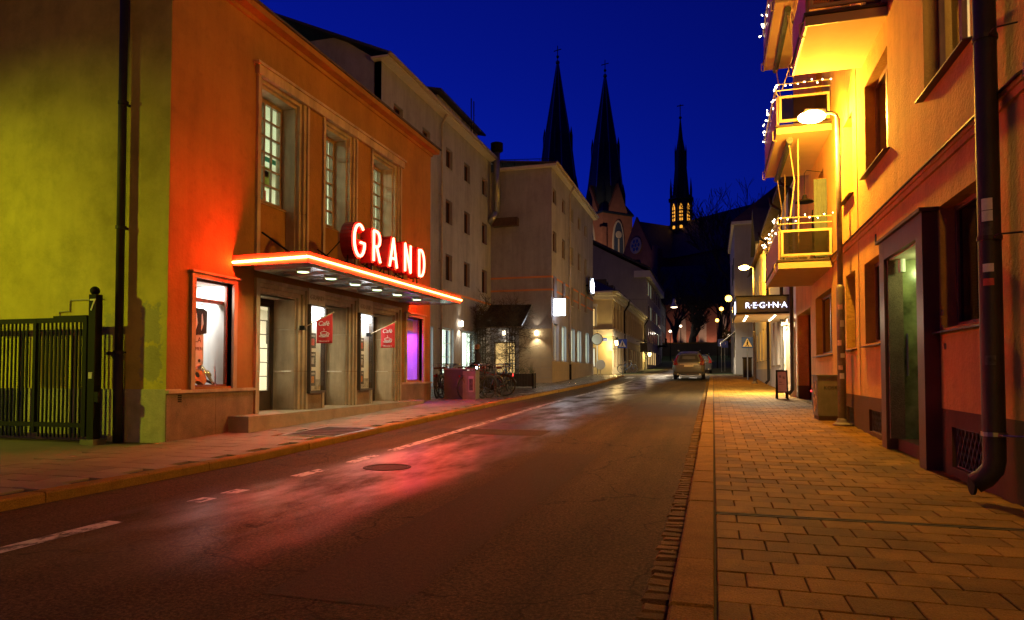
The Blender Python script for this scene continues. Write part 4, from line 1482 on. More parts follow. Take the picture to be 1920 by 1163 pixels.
m = MB()
m.tube([(XL + .2, WY0 - .2, 12.45), (XH + .5, WY0 - .2, 12.65)], .02, 5)
for k in range(5):
    m.tube([(XL + .1 - k * .7, WY0 - .2, 12.25), (XL + .1 - k * .7, WY0 - .2, 12.46 + k * .04)], .015, 5)
m.build('roof_rail', 'metal_black', hot)
# rooftop plant room with pitched roof
m = MB()
m.bx(-14.5, -12.35, 29.5, 35.2, 12.8, 14.2)
m.build('attic_wall', 'pipe_grey', hot)
m = MB()
for k in range(13):
    m.bx(-12.35, -12.32, 29.6 + k * .45, 29.64 + k * .45, 12.8, 14.2)
m.build('attic_batten', 'pipe_grey', hot)
m = MB()
m.hexa([(-12.0, 29.1, 14.2), (-12.0, 35.6, 14.2), (-12.0, 35.6, 14.3), (-12.0, 29.1, 14.3), (-15.5, 29.1, 15.0), (-15.5, 35.6, 15.0), (-15.5, 35.6, 15.1), (-15.5, 29.1, 15.1)])
m.build('attic_roof', 'roof_dark', hot)
m = MB()
for y_ in (33.2, 33.6):
    m.tube([(-12.0, y_, 13.0), (-12.0, y_, 15.4)], .03, 5)
m.tube([(-12.0, 32.2, 13.6), (-12.0, 33.8, 13.6)], .025, 5).tube([(-12.0, 32.4, 13.9), (-12.0, 33.8, 13.9)], .025, 5)
m.build('antenna', 'metal_black', hot)
# ventilation duct
dk = thing('ventilation_duct', 'round zinc ventilation duct climbing the inner corner of the hotel', 'duct', (-11.1, 35, 9))
MB().tube([(-11.15, 34.95, 9.75), (-11.15, 34.95, 13.0)], .17, 14).build('duct_pipe', 'zinc', dk, smooth=True)
MB().tube([(-11.55, 34.85, 9.15), (-11.15, 34.95, 9.75)], .17, 14).build('elbow', 'zinc', dk, smooth=True)
MB().bx(-11.4, -10.0, 34.9, 35.29, 8.98, 9.42).build('duct_box', 'pipe_brown', dk)
MB().lathe((-11.15, 34.95, 13.0), [(.2, 0), (.34, .1), (.34, .5), (.2, .55)], 12).build('cowl', 'metal_black', dk)
# hotel downpipes
for (x, y_, zt, lb) in ((XH + .12, 27.95, 12.6, 'pale downpipe on the set back hotel wall beside the glazed door'), (XL + .12, 39.6, 12.1, 'pale downpipe on the street wing of the hotel between lit windows')):
    t = thing('downpipe', lb, 'downpipe', (x, y_, rise(y_)))
    MB().tube([(x + .25, y_, zt), (x, y_, zt - .45), (x, y_, rise(y_) + .1)], .055, 8).build('pipe', 'pipe_grey', t, smooth=True)
    MB().tube([(x, y_, rise(y_) + .9), (x, y_, rise(y_) - .02)], .065, 8).build('foot_pipe', 'metal_black', t, smooth=True)
    for z in (3, 6, 9):
        MB().bx(x - .13, x + .01, y_ - .07, y_ + .07, z, z + .04).build('bracket', 'pipe_grey', t)


def wall_lamp(loc, n, lb, power=22):
    t = thing('wall_lamp', lb, 'wall lamp', loc, 'hotel wall lamps')
    x, y_, z = loc
    dx, dy = n
    c = (x + dx * .14, y_ + dy * .14, z)
    MB().lathe((c[0], c[1], z - .12), [(.055, 0), (.07, .12), (.055, .24)], 12).build('shade', 'lamp_warm', t)
    m = MB()
    m.tube([(x, y_, z), c], .018, 6)
    m.lathe((c[0], c[1], z + .12), [(.05, 0), (.04, .02)], 10).lathe((c[0], c[1], z - .15), [(.05, 0), (.06, .03)], 10)
    m.build('bracket', 'metal_black', t)
    lamp('lamp_light', 'SPOT', (c[0] + dx * .03, c[1] + dy * .03, z - .16), power * 3, (1, .80, .48), t, .05, (0, 0, 0), 120, .7)
    lamp('lamp_uplight', 'SPOT', (c[0] + dx * .03, c[1] + dy * .03, z + .15), power, (1, .72, .38), t, .05, (R(180), 0, 0), 80, .5)


wall_lamp((-9.0, 35.275, 3.18), (0, -1), 'warm wall lamp on bare stone tiles near the corner of the hotel wing')
wall_lamp((-10.8, 35.29, 3.2), (0, -1), 'warm wall lamp under the dark awning by the hotel entrance', 10)
wall_lamp((XH, 30.45, 3.4), (1, 0), 'warm wall lamp on the set back hotel wall between glazed door and window')
# dark awning over the hotel entrance
aw = thing('entrance_awning', 'dark sloping awning on lattice posts before the hotel entrance', 'awning', (-10.7, 34, 3.4))
m = MB()
A = [(-12.0, 35.28, 4.78), (-9.3, 35.28, 4.72), (-9.25, 33.0, 3.44), (-12.0, 33.0, 3.44)]
m.hexa([(x, y_, z) for x, y_, z in A] + [(x, y_, z - .05) for x, y_, z in A])
m.build('cloth', 'metal_black', aw)
MB().tube([(-9.22, 33.0, 3.42), (-9.27, 35.28, 4.70)], .03, 6).build('side_bar', 'steel', aw)
MB().tube([(-12.0, 33.0, 3.38), (-9.22, 33.0, 3.38)], .04, 6).build('front_bar', 'frame_oak', aw)
rv = random.Random(11)


def twig(m, p, d, L, r, lv):
    steps = 3
    pts = [Vector(p)]
    dd = Vector(d).normalized()
    for k in range(steps):
        dd = (dd + Vector((rv.uniform(-.35, .35), rv.uniform(-.35, .35), rv.uniform(-.3, .25)))).normalized()
        pts.append(pts[-1] + dd * L / steps)
    m.tube(pts, [r, r * .85, r * .7, r * .5], 3, caps=False)
    if lv > 0:
        for k in range(rv.randint(2, 3)):
            q = pts[rv.randint(1, steps)]
            nd = (dd + Vector((rv.uniform(-1, 1), rv.uniform(-1, 1), rv.uniform(-.7, .8)))).normalized()
            twig(m, q, nd, L * rv.uniform(.55, .8), r * .6, lv - 1)


for (x, y_, lb, n) in ((-11.35, 33.0, 'lattice post smothered in bare climber, on the set back wall side of the awning', 300), (-9.78, 33.0, 'lattice post with bare climber at the free end of the awning', 170)):
    t = thing('trellis_post', lb, 'trellis', (x, y_, rise(y_)))
    m = MB()
    for dx in (-.22, -.07, .07, .22):
        m.bx(x + dx - .018, x + dx + .018, y_ - .018, y_ + .018, rise(y_), 3.4)
    for k in range(9):
        m.bx(x - .24, x + .24, y_ - .025, y_ + .025, .7 + k * .33, .735 + k * .33)
    m.build('lattice', 'metal_black', t)
    m = MB()
    for k in range(n):
        zz = rv.uniform(.8, 3.5) if k % 2 else rv.uniform(2.8, 4.2)
        twig(m, (x + rv.uniform(-.25, .25), y_ + rv.uniform(-.15, .1), zz), (rv.uniform(-1, 1), rv.uniform(-.8, .3), rv.uniform(-.3, 1)), rv.uniform(.4, .9), .013, 3 if zz > 2.5 else 2)
    m.build('climber', 'vine', t, recalc=False)
# lit signs on the wing
ls = thing('light_box', 'plain glowing white light box sign on the corner of the hotel wing', 'sign', (XL + .5, 35.7, 4.3))
MB().bx(XL + .06, XL + .72, 35.42, 35.55, 4.10, 5.0).build('casing', 'frame_white', ls)
MB().bx(XL + .08, XL + .70, 35.405, 35.419, 4.12, 4.98).build('lit_face', 'box_white', ls)
MB().bx(XL + .08, XL + .70, 35.551, 35.565, 4.12, 4.98).build('lit_face', 'box_white', ls)
MB().bx(XL, XL + .06, 35.45, 35.52, 4.2, 4.9).build('arm', 'metal_black', ls)
lamp('sign_light', 'AREA', (XL + .4, 35.39, 4.5), 45, (.85, .93, 1), ls, .6, (R(90), 0, 0), size_y=.8)
lg = thing('logo_sign', 'glowing white flower shaped logo sign projecting from the far end of the hotel wing', 'sign', (XL + .5, 46.6, 6.3))
m = MB()
for k in range(5):
    a = R(90 + 72 * k)
    m.lathe((XL + .33, 46.1 + .42 * math.cos(a), 6.95 + .32 * math.sin(a)), [(.19, 0), (.21, .03), (.19, .05)], 12, axis='X')
m.build('petals', 'logo_white', lg)
MB().bx(XL + .20, XL + .32, 45.2, 47.0, 6.35, 7.5).build('panel', 'sign_board', lg)
for yy in (45.5, 46.7):
    MB().bx(XL + .001, XL + .2, yy - .04, yy + .04, 6.9, 7.0).build('arm', 'metal_black', lg)
lamp('sign_light', 'AREA', (XL + .45, 46.1, 6.95), 25, (.8, .9, 1), lg, .6, (0, R(-90), 0))
# ---------------------------------------------------------------- cinema end: cabinet, bicycles, planters
cb = thing('utility_cabinet', 'rusty brown street cabinet with torn posters beside the parked bicycles', 'cabinet', (-7.0, 18.6, .26))
MB().bx(-7.85, -7.25, 19.35, 19.75, .26, 1.17).build('body', 'cabinet_rust', cb)
MB().bx(-7.25, -6.85, 19.36, 19.74, .26, 1.15).build('side_body', 'cabinet_paint', cb)
MB().bx(-7.87, -6.83, 19.33, 19.77, 1.17, 1.21).build('lid', 'cabinet_paint', cb)
MB().bx(-7.06, -6.90, 19.345, 19.36, .50, .98).build('poster', 'blind', cb)
MB().bx(-7.04, -6.92, 19.338, 19.345, .55, .90).build('poster', 'poster_dark', cb)
MB().prism([(-7.2, .7), (-7.14, .72), (-7.1, .95), (-7.16, 1.05), (-7.21, .98), (-7.18, .85)], 19.35, 19.36).build('torn_poster', 'cabinet_paint', cb)


def bicycle(label, paint, basket=False, lampon=False):
    t = thing('bicycle', label, 'bicycle', (0, 0, 0), 'bicycles parked before the hotel', local=True)
    r = .335
    for x in (-.53, .53):
        m = MB()
        m.tube([(x + r * math.cos(R(a)), 0, r + r * math.sin(R(a))) for a in range(0, 360, 15)], .019, 6, closed=True)
        w = m.build('wheel', 'rubber', t, smooth=True)
        m = MB()
        m.tube([(x + (r - .025) * math.cos(R(a)), 0, r + (r - .025) * math.sin(R(a))) for a in range(0, 360, 15)], .011, 5, closed=True)
        m.build('rim', 'pipe_dark', w, smooth=True)
        m = MB()
        for a in range(0, 360, 20):
            m.tube([(x, .02 * (1 if a % 40 else -1), r), (x + (r - .03) * math.cos(R(a)), 0, r + (r - .03) * math.sin(R(a)))], .0022, 3, caps=False)
        m.tube([(x, -.05, r), (x, .05, r)], .022, 8)
        m.build('spokes', 'pipe_dark', w)
        m = MB()
        a0, a1 = (20, 175) if x < 0 else (5, 130)
        m.tube([(x + (r + .03) * math.cos(R(a)), 0, r + (r + .03) * math.sin(R(a))) for a in range(a0, a1, 10)], .022, 5)
        m.build('mudguard', 'bike_paint', w, smooth=True)
    m = MB()
    bb, st, hd0, hd1 = (-.08, 0, .28), (-.22, 0, .74), (.36, 0, .72), (.33, 0, .86)
    m.tube([bb, st], .016, 7).tube([bb, hd0], .018, 7).tube([(-.2, 0, .68), hd1], .015, 7).tube([hd0, hd1], .02, 7)
    for s in (-.05, .05):
        m.tube([(-.53, s, r), bb], .010, 5).tube([(-.53, s, r), (-.21, s * .4, .70)], .009, 5)
        m.tube([hd0, (.53, s, r)], .011, 5)
    m.build('frame', paint, t)
    m = MB()
    m.tube([(-.22, 0, .72), (-.26, 0, .90)], .012, 6)
    m.build('seat_post', 'steel', t)
    m = MB()
    m.hexa([(-.42, -.10, .90), (-.42, .10, .90), (-.10, .02, .91), (-.10, -.02, .91), (-.42, -.09, .96), (-.42, .09, .96), (-.12, .018, .95), (-.12, -.018, .95)])
    m.build('saddle', 'leather', t)
    m = MB()
    m.tube([hd1, (.31, 0, 1.02)], .012, 6)
    m.tube([(.12, -.30, 1.03), (.28, -.24, 1.06), (.35, -.10, 1.03), (.33, 0, 1.02), (.35, .10, 1.03), (.28, .24, 1.06), (.12, .30, 1.03)], .011, 6)
    m.build('handlebar', 'steel', t, smooth=True)
    m = MB()
    m.lathe((-.08, .03, .28), [(.09, 0), (.09, .008)], 14, axis='Y')
    m.tube([(-.08, .05, .28), (.0, .06, .16)], .01, 5).tube([(-.08, -.05, .28), (-.16, -.06, .40)], .01, 5)
    m.bx(-.04, .04, .05, .12, .15, .17).bx(-.2, -.12, -.12, -.05, .39, .41)
    m.build('crank', 'metal_black', t)
    m = MB()
    m.tube([(-.30, 0, .70), (-.75, 0, .72)], .008, 4)
    for s in (-.06, .06):
        m.tube([(-.30, s, .70), (-.75, s, .72), (-.53, s, r)], .006, 4)
    m.build('rack', 'metal_black', t)
    if basket:
        m = MB()
        for k in range(5):
            z = .86 + k * .055
            g_ = .12 + k * .008
            m.tube([(.46 - g_, -g_, z), (.46 + g_, -g_, z), (.46 + g_, g_, z), (.46 - g_, g_, z)], .006, 4, closed=True)
        for k in range(8):
            a = R(k * 45 + 22)
            m.tube([(.46 + .13 * math.cos(a), .13 * math.sin(a), .86), (.46 + .16 * math.cos(a), .16 * math.sin(a), 1.08)], .005, 4)
        m.build('basket', 'metal_black', t)
    m = MB()
    m.lathe((.40, 0, .93), [(.02, 0), (.035, .05)], 10, axis='X')
    h = m.build('headlamp', 'bike_lamp' if lampon else 'steel', t)
    MB().bx(-.80, -.775, -.025, .025, .66, .72).build('rear_light', 'red_lamp' if lampon else 'tail_lens', t)
    return t


b0 = bicycle('bicycle with a lit white headlamp standing side on before the planters', 'bike_red', False, True)
b0.location = (-7.15, 21.6, rise(21.6) + .005)
b0.rotation_euler = (R(-4), 0, R(195))
b1 = bicycle('black bicycle parked before the hotel', 'bike_paint', True)
b2 = bicycle('dark blue bicycle parked before the hotel', 'bike_blue')
spots = [(-8.35, 20.3, 100, b1, 'black bicycle with wire basket squeezed between cinema wall and cabinet'),
         (-8.0, 20.35, 80, b2, 'dark blue bicycle standing close behind the rusty cabinet'),
         (-7.0, 19.95, 65, b1, 'black bicycle with wire basket at the street side of the rusty cabinet'),
         (-6.75, 20.6, 78, b2, 'dark blue bicycle turned front wheel to the street by the cabinet'),
         (-8.9, 22.2, 85, b1, None), (-8.4, 22.6, 95, b2, None), (-7.9, 23.3, 80, b1, None), (-9.4, 23.5, 100, b2, None), (-8.8, 24.6, 92, b1, None),
         (-8.3, 25.6, 84, b2, None), (-7.9, 26.5, 96, b1, None), (-7.35, 24.0, 88, b2, None), (-7.6, 25.0, 100, b1, None), (-9.3, 25.4, 75, b1, None), (-9.4, 26.8, 88, b2, 'dark blue bicycle between the two planters')]
used = set()
ORD = ['first', 'second', 'third', 'fourth', 'fifth', 'sixth', 'seventh', 'eighth', 'ninth', 'tenth', 'eleventh']
order = sorted([s_ for s_ in spots if s_[4] is None], key=lambda s_: -s_[1])
for (x, y_, a, src, lb) in spots:
    o = src if id(src) not in used else copy_tree(src)
    used.add(id(src))
    o.location = (x, y_, rise(y_) + .004)
    o.rotation_euler = (R(random.uniform(-7, 7)), 0, R(a))
    if lb is None:
        n_ = ORD[[s_[1] for s_ in order].index(y_)]
        lb = ('black bicycle with wire basket, ' if src is b1 else 'dark blue bicycle without basket, ') + n_ + ' in the dark row counted from the planters'
    o['label'] = lb
for k, (x, y_, lb) in enumerate(((-9.1, 28.0, 'long dark planter box standing between the bicycles and the lattice post'), (-7.75, 27.8, 'long dark planter box at the outer end of the bicycle row'))):
    t = thing('planter', lb, 'planter', (x, y_, rise(y_)), 'planters before the hotel')
    zr = rise(y_)
    for q in range(9):
        MB().bx(x - .55 + q * .122, x - .55 + q * .122 + .112, y_ - .2, y_ - .18, zr + .08, zr + .62).build('board', 'pipe_dark', t)
    MB().bx(x - .55, x + .55, y_ - .179, y_ + .2, zr + .08, zr + .60).build('box', 'pipe_dark', t)
    for dx in (-.53, .53):
        for dy in (-.18, .18):
            MB().bx(x + dx - .03, x + dx + .03, y_ + dy - .03, y_ + dy + .03, zr, zr + .64).build('leg', 'metal_black', t)
    m = MB()
    for q in range(60):
        twig(m, (x + rv.uniform(-.5, .5), y_ + rv.uniform(-.12, .12), zr + .58), (rv.uniform(-.4, .4), rv.uniform(-.4, .4), 1), rv.uniform(.15, .4), .006, 1)
    m.build('plants', 'leaf', t, recalc=False)


def person(loc, rot, label):
    t = thing('person', label, 'person', loc, local=True)
    t.rotation_euler = (0, 0, rot)
    me = bpy.data.meshes.new('body')
    V = [(0, 0, .96), (0, .01, 1.18), (0, .02, 1.40), (0, .03, 1.50), (0, .04, 1.60), (0, .05, 1.70),
         (-.18, .02, 1.40), (-.24, .02, 1.14), (-.20, .22, .98), (-.19, .30, .97),
         (.18, .02, 1.40), (.24, .02, 1.14), (.20, .22, .98), (.19, .30, .97),
         (-.10, 0, .90), (-.11, .03, .50), (-.11, -.02, .09), (-.11, .13, .035),
         (.10, 0, .90), (.11, .06, .50), (.11, .05, .09), (.11, .20, .035)]
    E_ = [(0, 1), (1, 2), (2, 3), (3, 4), (4, 5), (2, 6), (6, 7), (7, 8), (8, 9), (2, 10), (10, 11), (11, 12), (12, 13), (0, 14), (14, 15), (15, 16), (16, 17), (0, 18), (18, 19), (19, 20), (20, 21)]
    rad = [(.16, .12), (.16, .12), (.15, .11), (.06, .06), (.09, .10), (.085, .095), (.075, .075), (.06, .06), (.045, .045), (.035, .03), (.075, .075), (.06, .06), (.045, .045), (.035, .03),
           (.10, .10), (.07, .07), (.05, .05), (.04, .035), (.10, .10), (.07, .07), (.05, .05), (.04, .035)]
    me.from_pydata(V, E_, [])
    me.materials.append(M['coat'])
    o = link('body', me, t)
    sk = o.modifiers.new('skin', 'SKIN')
    for i, r_ in enumerate(rad):
        me.skin_vertices[0].data[i].radius = r_
    me.skin_vertices[0].data[0].use_root = True
    sk.use_smooth_shade = True
    ss = o.modifiers.new('sub', 'SUBSURF')
    ss.levels = ss.render_levels = 2
    m = MB()
    m.ball((0, .045, 1.665), .098, 14, sz=1.15)
    m.build('face', 'skin', t, smooth=True)
    m = MB()
    m.ball((0, .025, 1.69), .108, 14, sz=1.08)
    m.build('hair', 'hair', t, smooth=True)
    m = MB()
    m.lathe((0, 0, .55), [(.20, 0), (.185, .3), (.165, .42), (.175, .6), (.16, .8), (.08, .93)], 14)
    m.v = [(a, b * .75, c) for a, b, c in m.v]
    m.build('coat', 'coat', t, smooth=True)
    return t


person((-8.45, 24.2, rise(24.2)), R(100), 'person in a dark coat standing among the bicycles before the hotel')

# ---------------------------------------------------------------- orange apartment house on the right
apt = thing('apartment_house', 'orange plaster apartment house with brown plinth and street side balconies', 'house', (7, 14, 0))
FR = ('X', XR, -1)
AY0, AY1 = 6.28, 22.15
up = [(7.50, 9.0, 4.35, 5.80), (10.70, 12.22, 4.30, 5.76), (13.28, 14.12, 4.32, 5.76)]
up2 = [(7.50, 9.0, 7.2, 8.65), (13.28, 14.12, 7.17, 8.6)]
bd = [(16.6, 17.5, 3.60, 5.70), (16.6, 17.5, 6.45, 8.55), (16.6, 17.5, 9.3, 11.4), (11.0, 12.0, 6.40, 8.5)]
gr = [(7.12, 8.55, 1.58, 2.93), (11.18, 12.45, 1.56, 2.88), (13.22, 14.12, 1.54, 2.90), (15.75, 18.1, 1.51, 2.89)]
dw = [(8.86, 10.40, .0, 2.70), (19.0, 21.85, .0, 2.78)]
vt = [(7.40, 8.28, .10, .52), (11.45, 12.28, .15, .50), (13.55, 14.2, .15, .46)]
MB(FR).wall(AY0, AY1, .70, 12.0, up + up2 + bd + gr + [(a, b, .70, d) for a, b, c, d in dw], .30).build('street_wall', 'plaster_orange', apt)
MB(FR).wall(AY0, AY1, -.3, .70, [(8.6, 10.66, -.3, .70), (19.0, 21.85, -.3, .70)] + vt, .30).build('plinth', 'plinth_brown', apt)
MB(FR).box(AY0, 15.40, 3.36, 3.43, .001, .03).box(AY0, 15.40, 3.43, 3.50, .001, .05).build('string_course', 'plaster_orange', apt)
MB(FR).prism_sill(AY0, 15.40, 3.52, .085, 0).build('string_flashing', 'flashing', apt)
MB(FR).box(12.88, 12.905, .70, 3.36, .001, .012).box(12.88, 12.905, 3.52, 12, .001, .012).build('joint_strip', 'plaster_orange_pale', apt)
MB().bx(XR + .3, 13, AY0, AY0 + .3, -.3, 12).build('party_wall', 'plaster_orange', apt)
MB().bx(XR + .3, 13, AY1 - .3, AY1 - .004, -.3, 12).build('party_wall', 'plaster_orange', apt)
MB().bx(XR - .45, 13, AY0, AY1, 12.0, 12.25).build('roof', 'roof_tile', apt)
for i, o in enumerate(up):
    window(apt, FR, *o, .15, 'frame_brown', 2 if i < 2 else 1, 1, .07, 'glass_clear', sill=.09, back='curtain_lit' if i != 1 else 'blind', lit='curtain', bar=.09)
for i, o in enumerate(up2):
    window(apt, FR, *o, .15, 'frame_brown', 2, 1, .07, 'glass_dark', sill=.09, back='blind', bar=.09)
for i, o in enumerate(gr):
    w = window(apt, FR, *o, .15, 'frame_brown', 2 if i in (0, 3) else 1, 1, .06, 'glass_dark' if i != 2 else 'glass_clear', sill=.08, back=None, bar=.09)
    if i in (0, 1):
        m = MB(FR)
        zz = o[2] + .1
        while zz < o[3] - .08:
            m.box(o[0] + .08, o[1] - .08, zz, zz + .018, -.30, -.285)
            zz += .032
        m.build('venetian_blind', 'white_paint', w)
        MB(FR).box(o[0] - .1, o[1] + .1, o[2] - .1, o[3] + .1, -.75, -.72).build('room_dark', 'blind', w)
    else:
        MB(FR).box(o[0] - .1, o[1] + .1, o[2] - .1, o[3] + .1, -.55, -.52).build('curtain', 'curtain_pale' if i == 2 else 'blind', w)
    if i == 3:
        m = MB(FR)
        for k in range(14):
            m.ball(m.P(16.2 + (k % 7) * .25, 1.75 + (k // 7) * .55 + .08 * (k % 3), -.42), .016, 6)
        m.build('light_chain', 'star_blue', w)
for o in bd:
    window(apt, FR, *o, .15, 'frame_brown', 1, 2, .09, 'glass_dark', back='blind', bar=.09, name='balcony_door')
# cellar vents with expanded metal
for o in vt:
    u0, u1, z0, z1 = o
    MB(FR).box(u0 - .02, u1 + .02, z0 - .02, z1 + .02, -.299, -.24).build('vent_recess', 'metal_black', apt)
    m = MB(FR)
    s = .105
    k0 = int((u1 - u0 + z1 - z0) / s) + 2
    for sg_ in (1, -1):
        for k in range(-k0, k0):
            pts = []
            c = u0 + k * s
            for zz in (z0, z1):
                u = c + sg_ * (zz - z0) * .62
                pts.append((u, zz))
            (ua, za), (ub, zb_) = pts
            if max(ua, ub) < u0 or min(ua, ub) > u1:
                continue
            # clip to the opening
            def clip(ua, za, ub, zb_):
                d_ = ub - ua
                t0, t1 = 0, 1
                if abs(d_) > 1e-9:
                    ta, tb_ = (u0 - ua) / d_, (u1 - ua) / d_
                    t0, t1 = max(0, min(ta, tb_)), min(1, max(ta, tb_))
                return (ua + d_ * t0, za + (zb_ - za) * t0, ua + d_ * t1, za + (zb_ - za) * t1) if t1 > t0 + .02 else None
            q = clip(ua, za, ub, zb_)
            if q:
                m.tube([m.P(q[0], q[1], -.05 - .004 * sg_), m.P(q[2], q[3], -.05 - .004 * sg_)], .008, 4, caps=False)
    m.box(u0, u1, z0, z0 + .015, -.06, -.04).box(u0, u1, z1 - .015, z1, -.06, -.04).box(u0, u0 + .015, z0 + .015, z1 - .015, -.06, -.04).box(u1 - .015, u1, z0 + .015, z1 - .015, -.06, -.04)
    m.build('vent_grille', 'cabinet_paint', apt)
# main door with polished dark portal
m = MB(FR)
m.box(8.60, 8.86, -.05, 2.90, -.3, .16).box(10.40, 10.66, -.05, 2.90, -.3, .16).box(8.86, 10.40, 2.64, 2.90, -.3, .159)
m.build('portal', 'portal_brown', apt)
MB(FR).box(8.55, 10.71, 2.90, 2.94, -.02, .20).build('portal_flashing', 'flashing', apt)
MB(FR).box(8.86, 10.40, -.05, .20, -.75, .02).build('doorstep', 'plinth_brown', apt)
MB(FR).box(10.35, 10.402, .2, 2.66, -.06, .12).build('portal_reveal', 'granite_brown', apt)
MB(FR).box(8.85, 8.90, .2, 2.66, -1.0, -.28).build('portal_reveal', 'granite_brown', apt)
MB(FR).box(8.86, 10.40, 2.62, 2.68, -1.0, .10).build('portal_ceiling', 'soffit_pale', apt)
mat('marble_green', (0.24, 0.26, 0.12), 0.22, 0.85, 2.6, bst=0.05)
dr = MB(FR).box(10.37, 10.41, .2, 2.62, -.75, -.062).build('entrance_door', 'marble_green', apt)
MB(FR).tube([MB(FR).P(10.34, 1.05, -.10), MB(FR).P(10.34, 1.62, -.10)], .013, 8).build('handle', 'steel', dr)
MB(FR).box(8.86, 10.40, .2, 2.68, -.80, -.76).build('inner_wall', 'marble_green', apt)
MB().lathe((XR + .02, 10.22, 2.44), [(.045, 0), (.045, .175)], 12).build('portal_lamp', 'white_paint', apt)
lamp('portal_light', 'POINT', (XR + .38, 9.85, 2.5), 11, (.80, 1.0, .35), apt, .05)
# passage to the yard
m = MB(FR)
m.box(18.97, 19.0, -.1, 2.80, -1.4, -.3)
m.box(21.85, 21.88, -.1, 2.80, -1.4, -.3).box(18.97, 21.88, 2.80, 2.83, -1.4, -.3)
m.build('passage_lining', 'plaster_orange', apt)
g_ = MB(FR).box(19.0, 21.85, -.1, 2.78, -1.45, -1.40).build('passage_door', 'portal_brown', apt)
MB(FR).box(18.98, 19.02, .02, .72, -1.0, -.001).build('passage_plinth', 'plinth_brown', apt)
MB().ball((XR - .02, 19.0 - .06, .62), .02, 6).build('bell_light', 'red_lamp', apt)
for (y_, z) in ((8.45, 1.55), (8.45, 1.72), (8.40, 1.35)):
    MB(FR).box(y_, y_ + .03, z, z + .06, .001, .02).build('bell_plate', 'steel', apt)
MB(FR).box(11.55, 11.62, 3.10, 3.22, .001, .012).build('wall_vent', 'metal_black', apt)

# ---- balconies
def balcony(y0, y1, zb, label, grp, near=True):
    t = thing('balcony', label, 'balcony', (XR - .5, (y0 + y1) / 2, zb), grp)
    xo = 1.37
    MB().bx(xo, XR - .002, y0, y1, zb, zb + .13).build('slab', 'balcony_soffit', t)
    MB().bx(xo - .03, XR - .003, y0 - .03, y0 - .001, zb - .02, zb + .11).build('fascia', 'balcony_frame', t)
    MB().bx(xo - .03, xo - .001, y0, y1, zb - .02, zb + .11).build('fascia', 'balcony_frame', t)
    MB().bx(xo - .05, XR - .004, y0 - .05, y1, zb + .131, zb + .17).build('deck', 'flashing', t)
    # near end: framed translucent panel and rails
    def end(y_):
        m = MB()
        a, b, z0, z1 = xo + .03, XR - .03, zb + .24, zb + .80
        f = .05
        m.bx(a, b, y_ - .02, y_ + .02, z0, z0 + f).bx(a, b, y_ - .02, y_ + .02, z1 - f, z1).bx(a, a + f, y_ - .02, y_ + .02, z0 + f, z1 - f).bx(b - f, b, y_ - .02, y_ + .02, z0 + f, z1 - f)
        p = m.build('end_panel', 'balcony_frame', t)
        MB().bx(a + f, b - f, y_ - .006, y_ + .006, z0 + f, z1 - f).build('pane', 'glass_frost', p)
        m = MB()
        for z in (zb + .93, zb + 1.06):
            m.tube([(xo - .02, y_, z), (XR - .02, y_, z)], .012, 6)
        m.build('rail', 'balcony_frame', t)
    end(y0)
    end(y1)
    n = int((y1 - y0) / .55)
    for k in range(n):
        a = y0 + .02 + (y1 - y0 - .04) * k / n
        b = y0 + .02 + (y1 - y0 - .04) * (k + 1) / n
        MB().bx(xo - .02, xo + .005, a + .01, b - .01, zb + .10, zb + .80).build('front_panel', 'balcony_panel', t)
    m = MB()
    for z in (zb + .93, zb + 1.06):
        m.tube([(xo - .02, y0, z), (xo - .02, y1, z)], .014, 6)
    m.build('rail', 'balcony_frame', t)
    for yy in (y0 + .05, (y0 + y1) / 2, y1 - .05):
        MB().tube([(xo + .02, yy, zb + .10), (xo + .02, yy, zb + .84), (xo - .02, yy, zb + .90), (xo - .02, yy, zb + 1.06)], .013, 6).build('post', 'balcony_frame', t)
    for yy in (y0 + .15, y1 - .2):
        m = MB()
        m.tube([(xo + .02, yy, zb + .16), (xo - .09, yy, zb + .10), (xo - .09, yy, zb - .08), (xo - .02, yy, zb - .10)], .012, 6)
        m.build('hook', 'balcony_frame', t)
    return t


bA = [balcony(15.40, 18.85, 3.30, 'lowest balcony, on the house front above the passage, with string lights and draped rail', 'stacked balconies of the orange house'),
      balcony(15.40, 18.85, 6.17, 'middle balcony of the stack, behind the glowing street lamp, with string lights', 'stacked balconies of the orange house'),
      balcony(15.40, 18.85, 9.02, 'top balcony of the stack, light chain hanging over its outer rail', 'stacked balconies of the orange house')]
bB = balcony(10.65, 12.40, 6.17, 'short wide soffited balcony above the second window past the entrance', None)


def string_light(pts, lb, n, jit=.03):
    t = thing('string_light', lb, 'string light', pts[0], 'light chains on the balconies')
    P = []
    for a, b in zip(pts, pts[1:]):
        for k in range(12):
            q = Vector(a).lerp(Vector(b), k / 12)
            q.z -= .05 * math.sin(math.pi * (k % 6) / 6)
            q += Vector((rv.uniform(-jit, jit), rv.uniform(-jit, jit), rv.uniform(-jit, jit)))
            P.append(tuple(q))
    P.append(pts[-1])
    MB().tube(P, .004, 4).build('cable', 'metal_black', t)
    o0 = None
    for k in range(n):
        q = Vector(P[int(k * (len(P) - 1) / max(1, n - 1))]) + Vector((rv.uniform(-.03, .03), rv.uniform(-.03, .03), rv.uniform(-.03, .03)))
        if o0 is None:
            m = MB()
            m.ball((0, 0, 0), .013, 6)
            o0 = m.build('bulb', 'bulb', t)
            d0 = o0.data
            o0.location = q - Vector(pts[0])
        else:
            o = link('bulb', d0, t)
            o.location = q - Vector(pts[0])


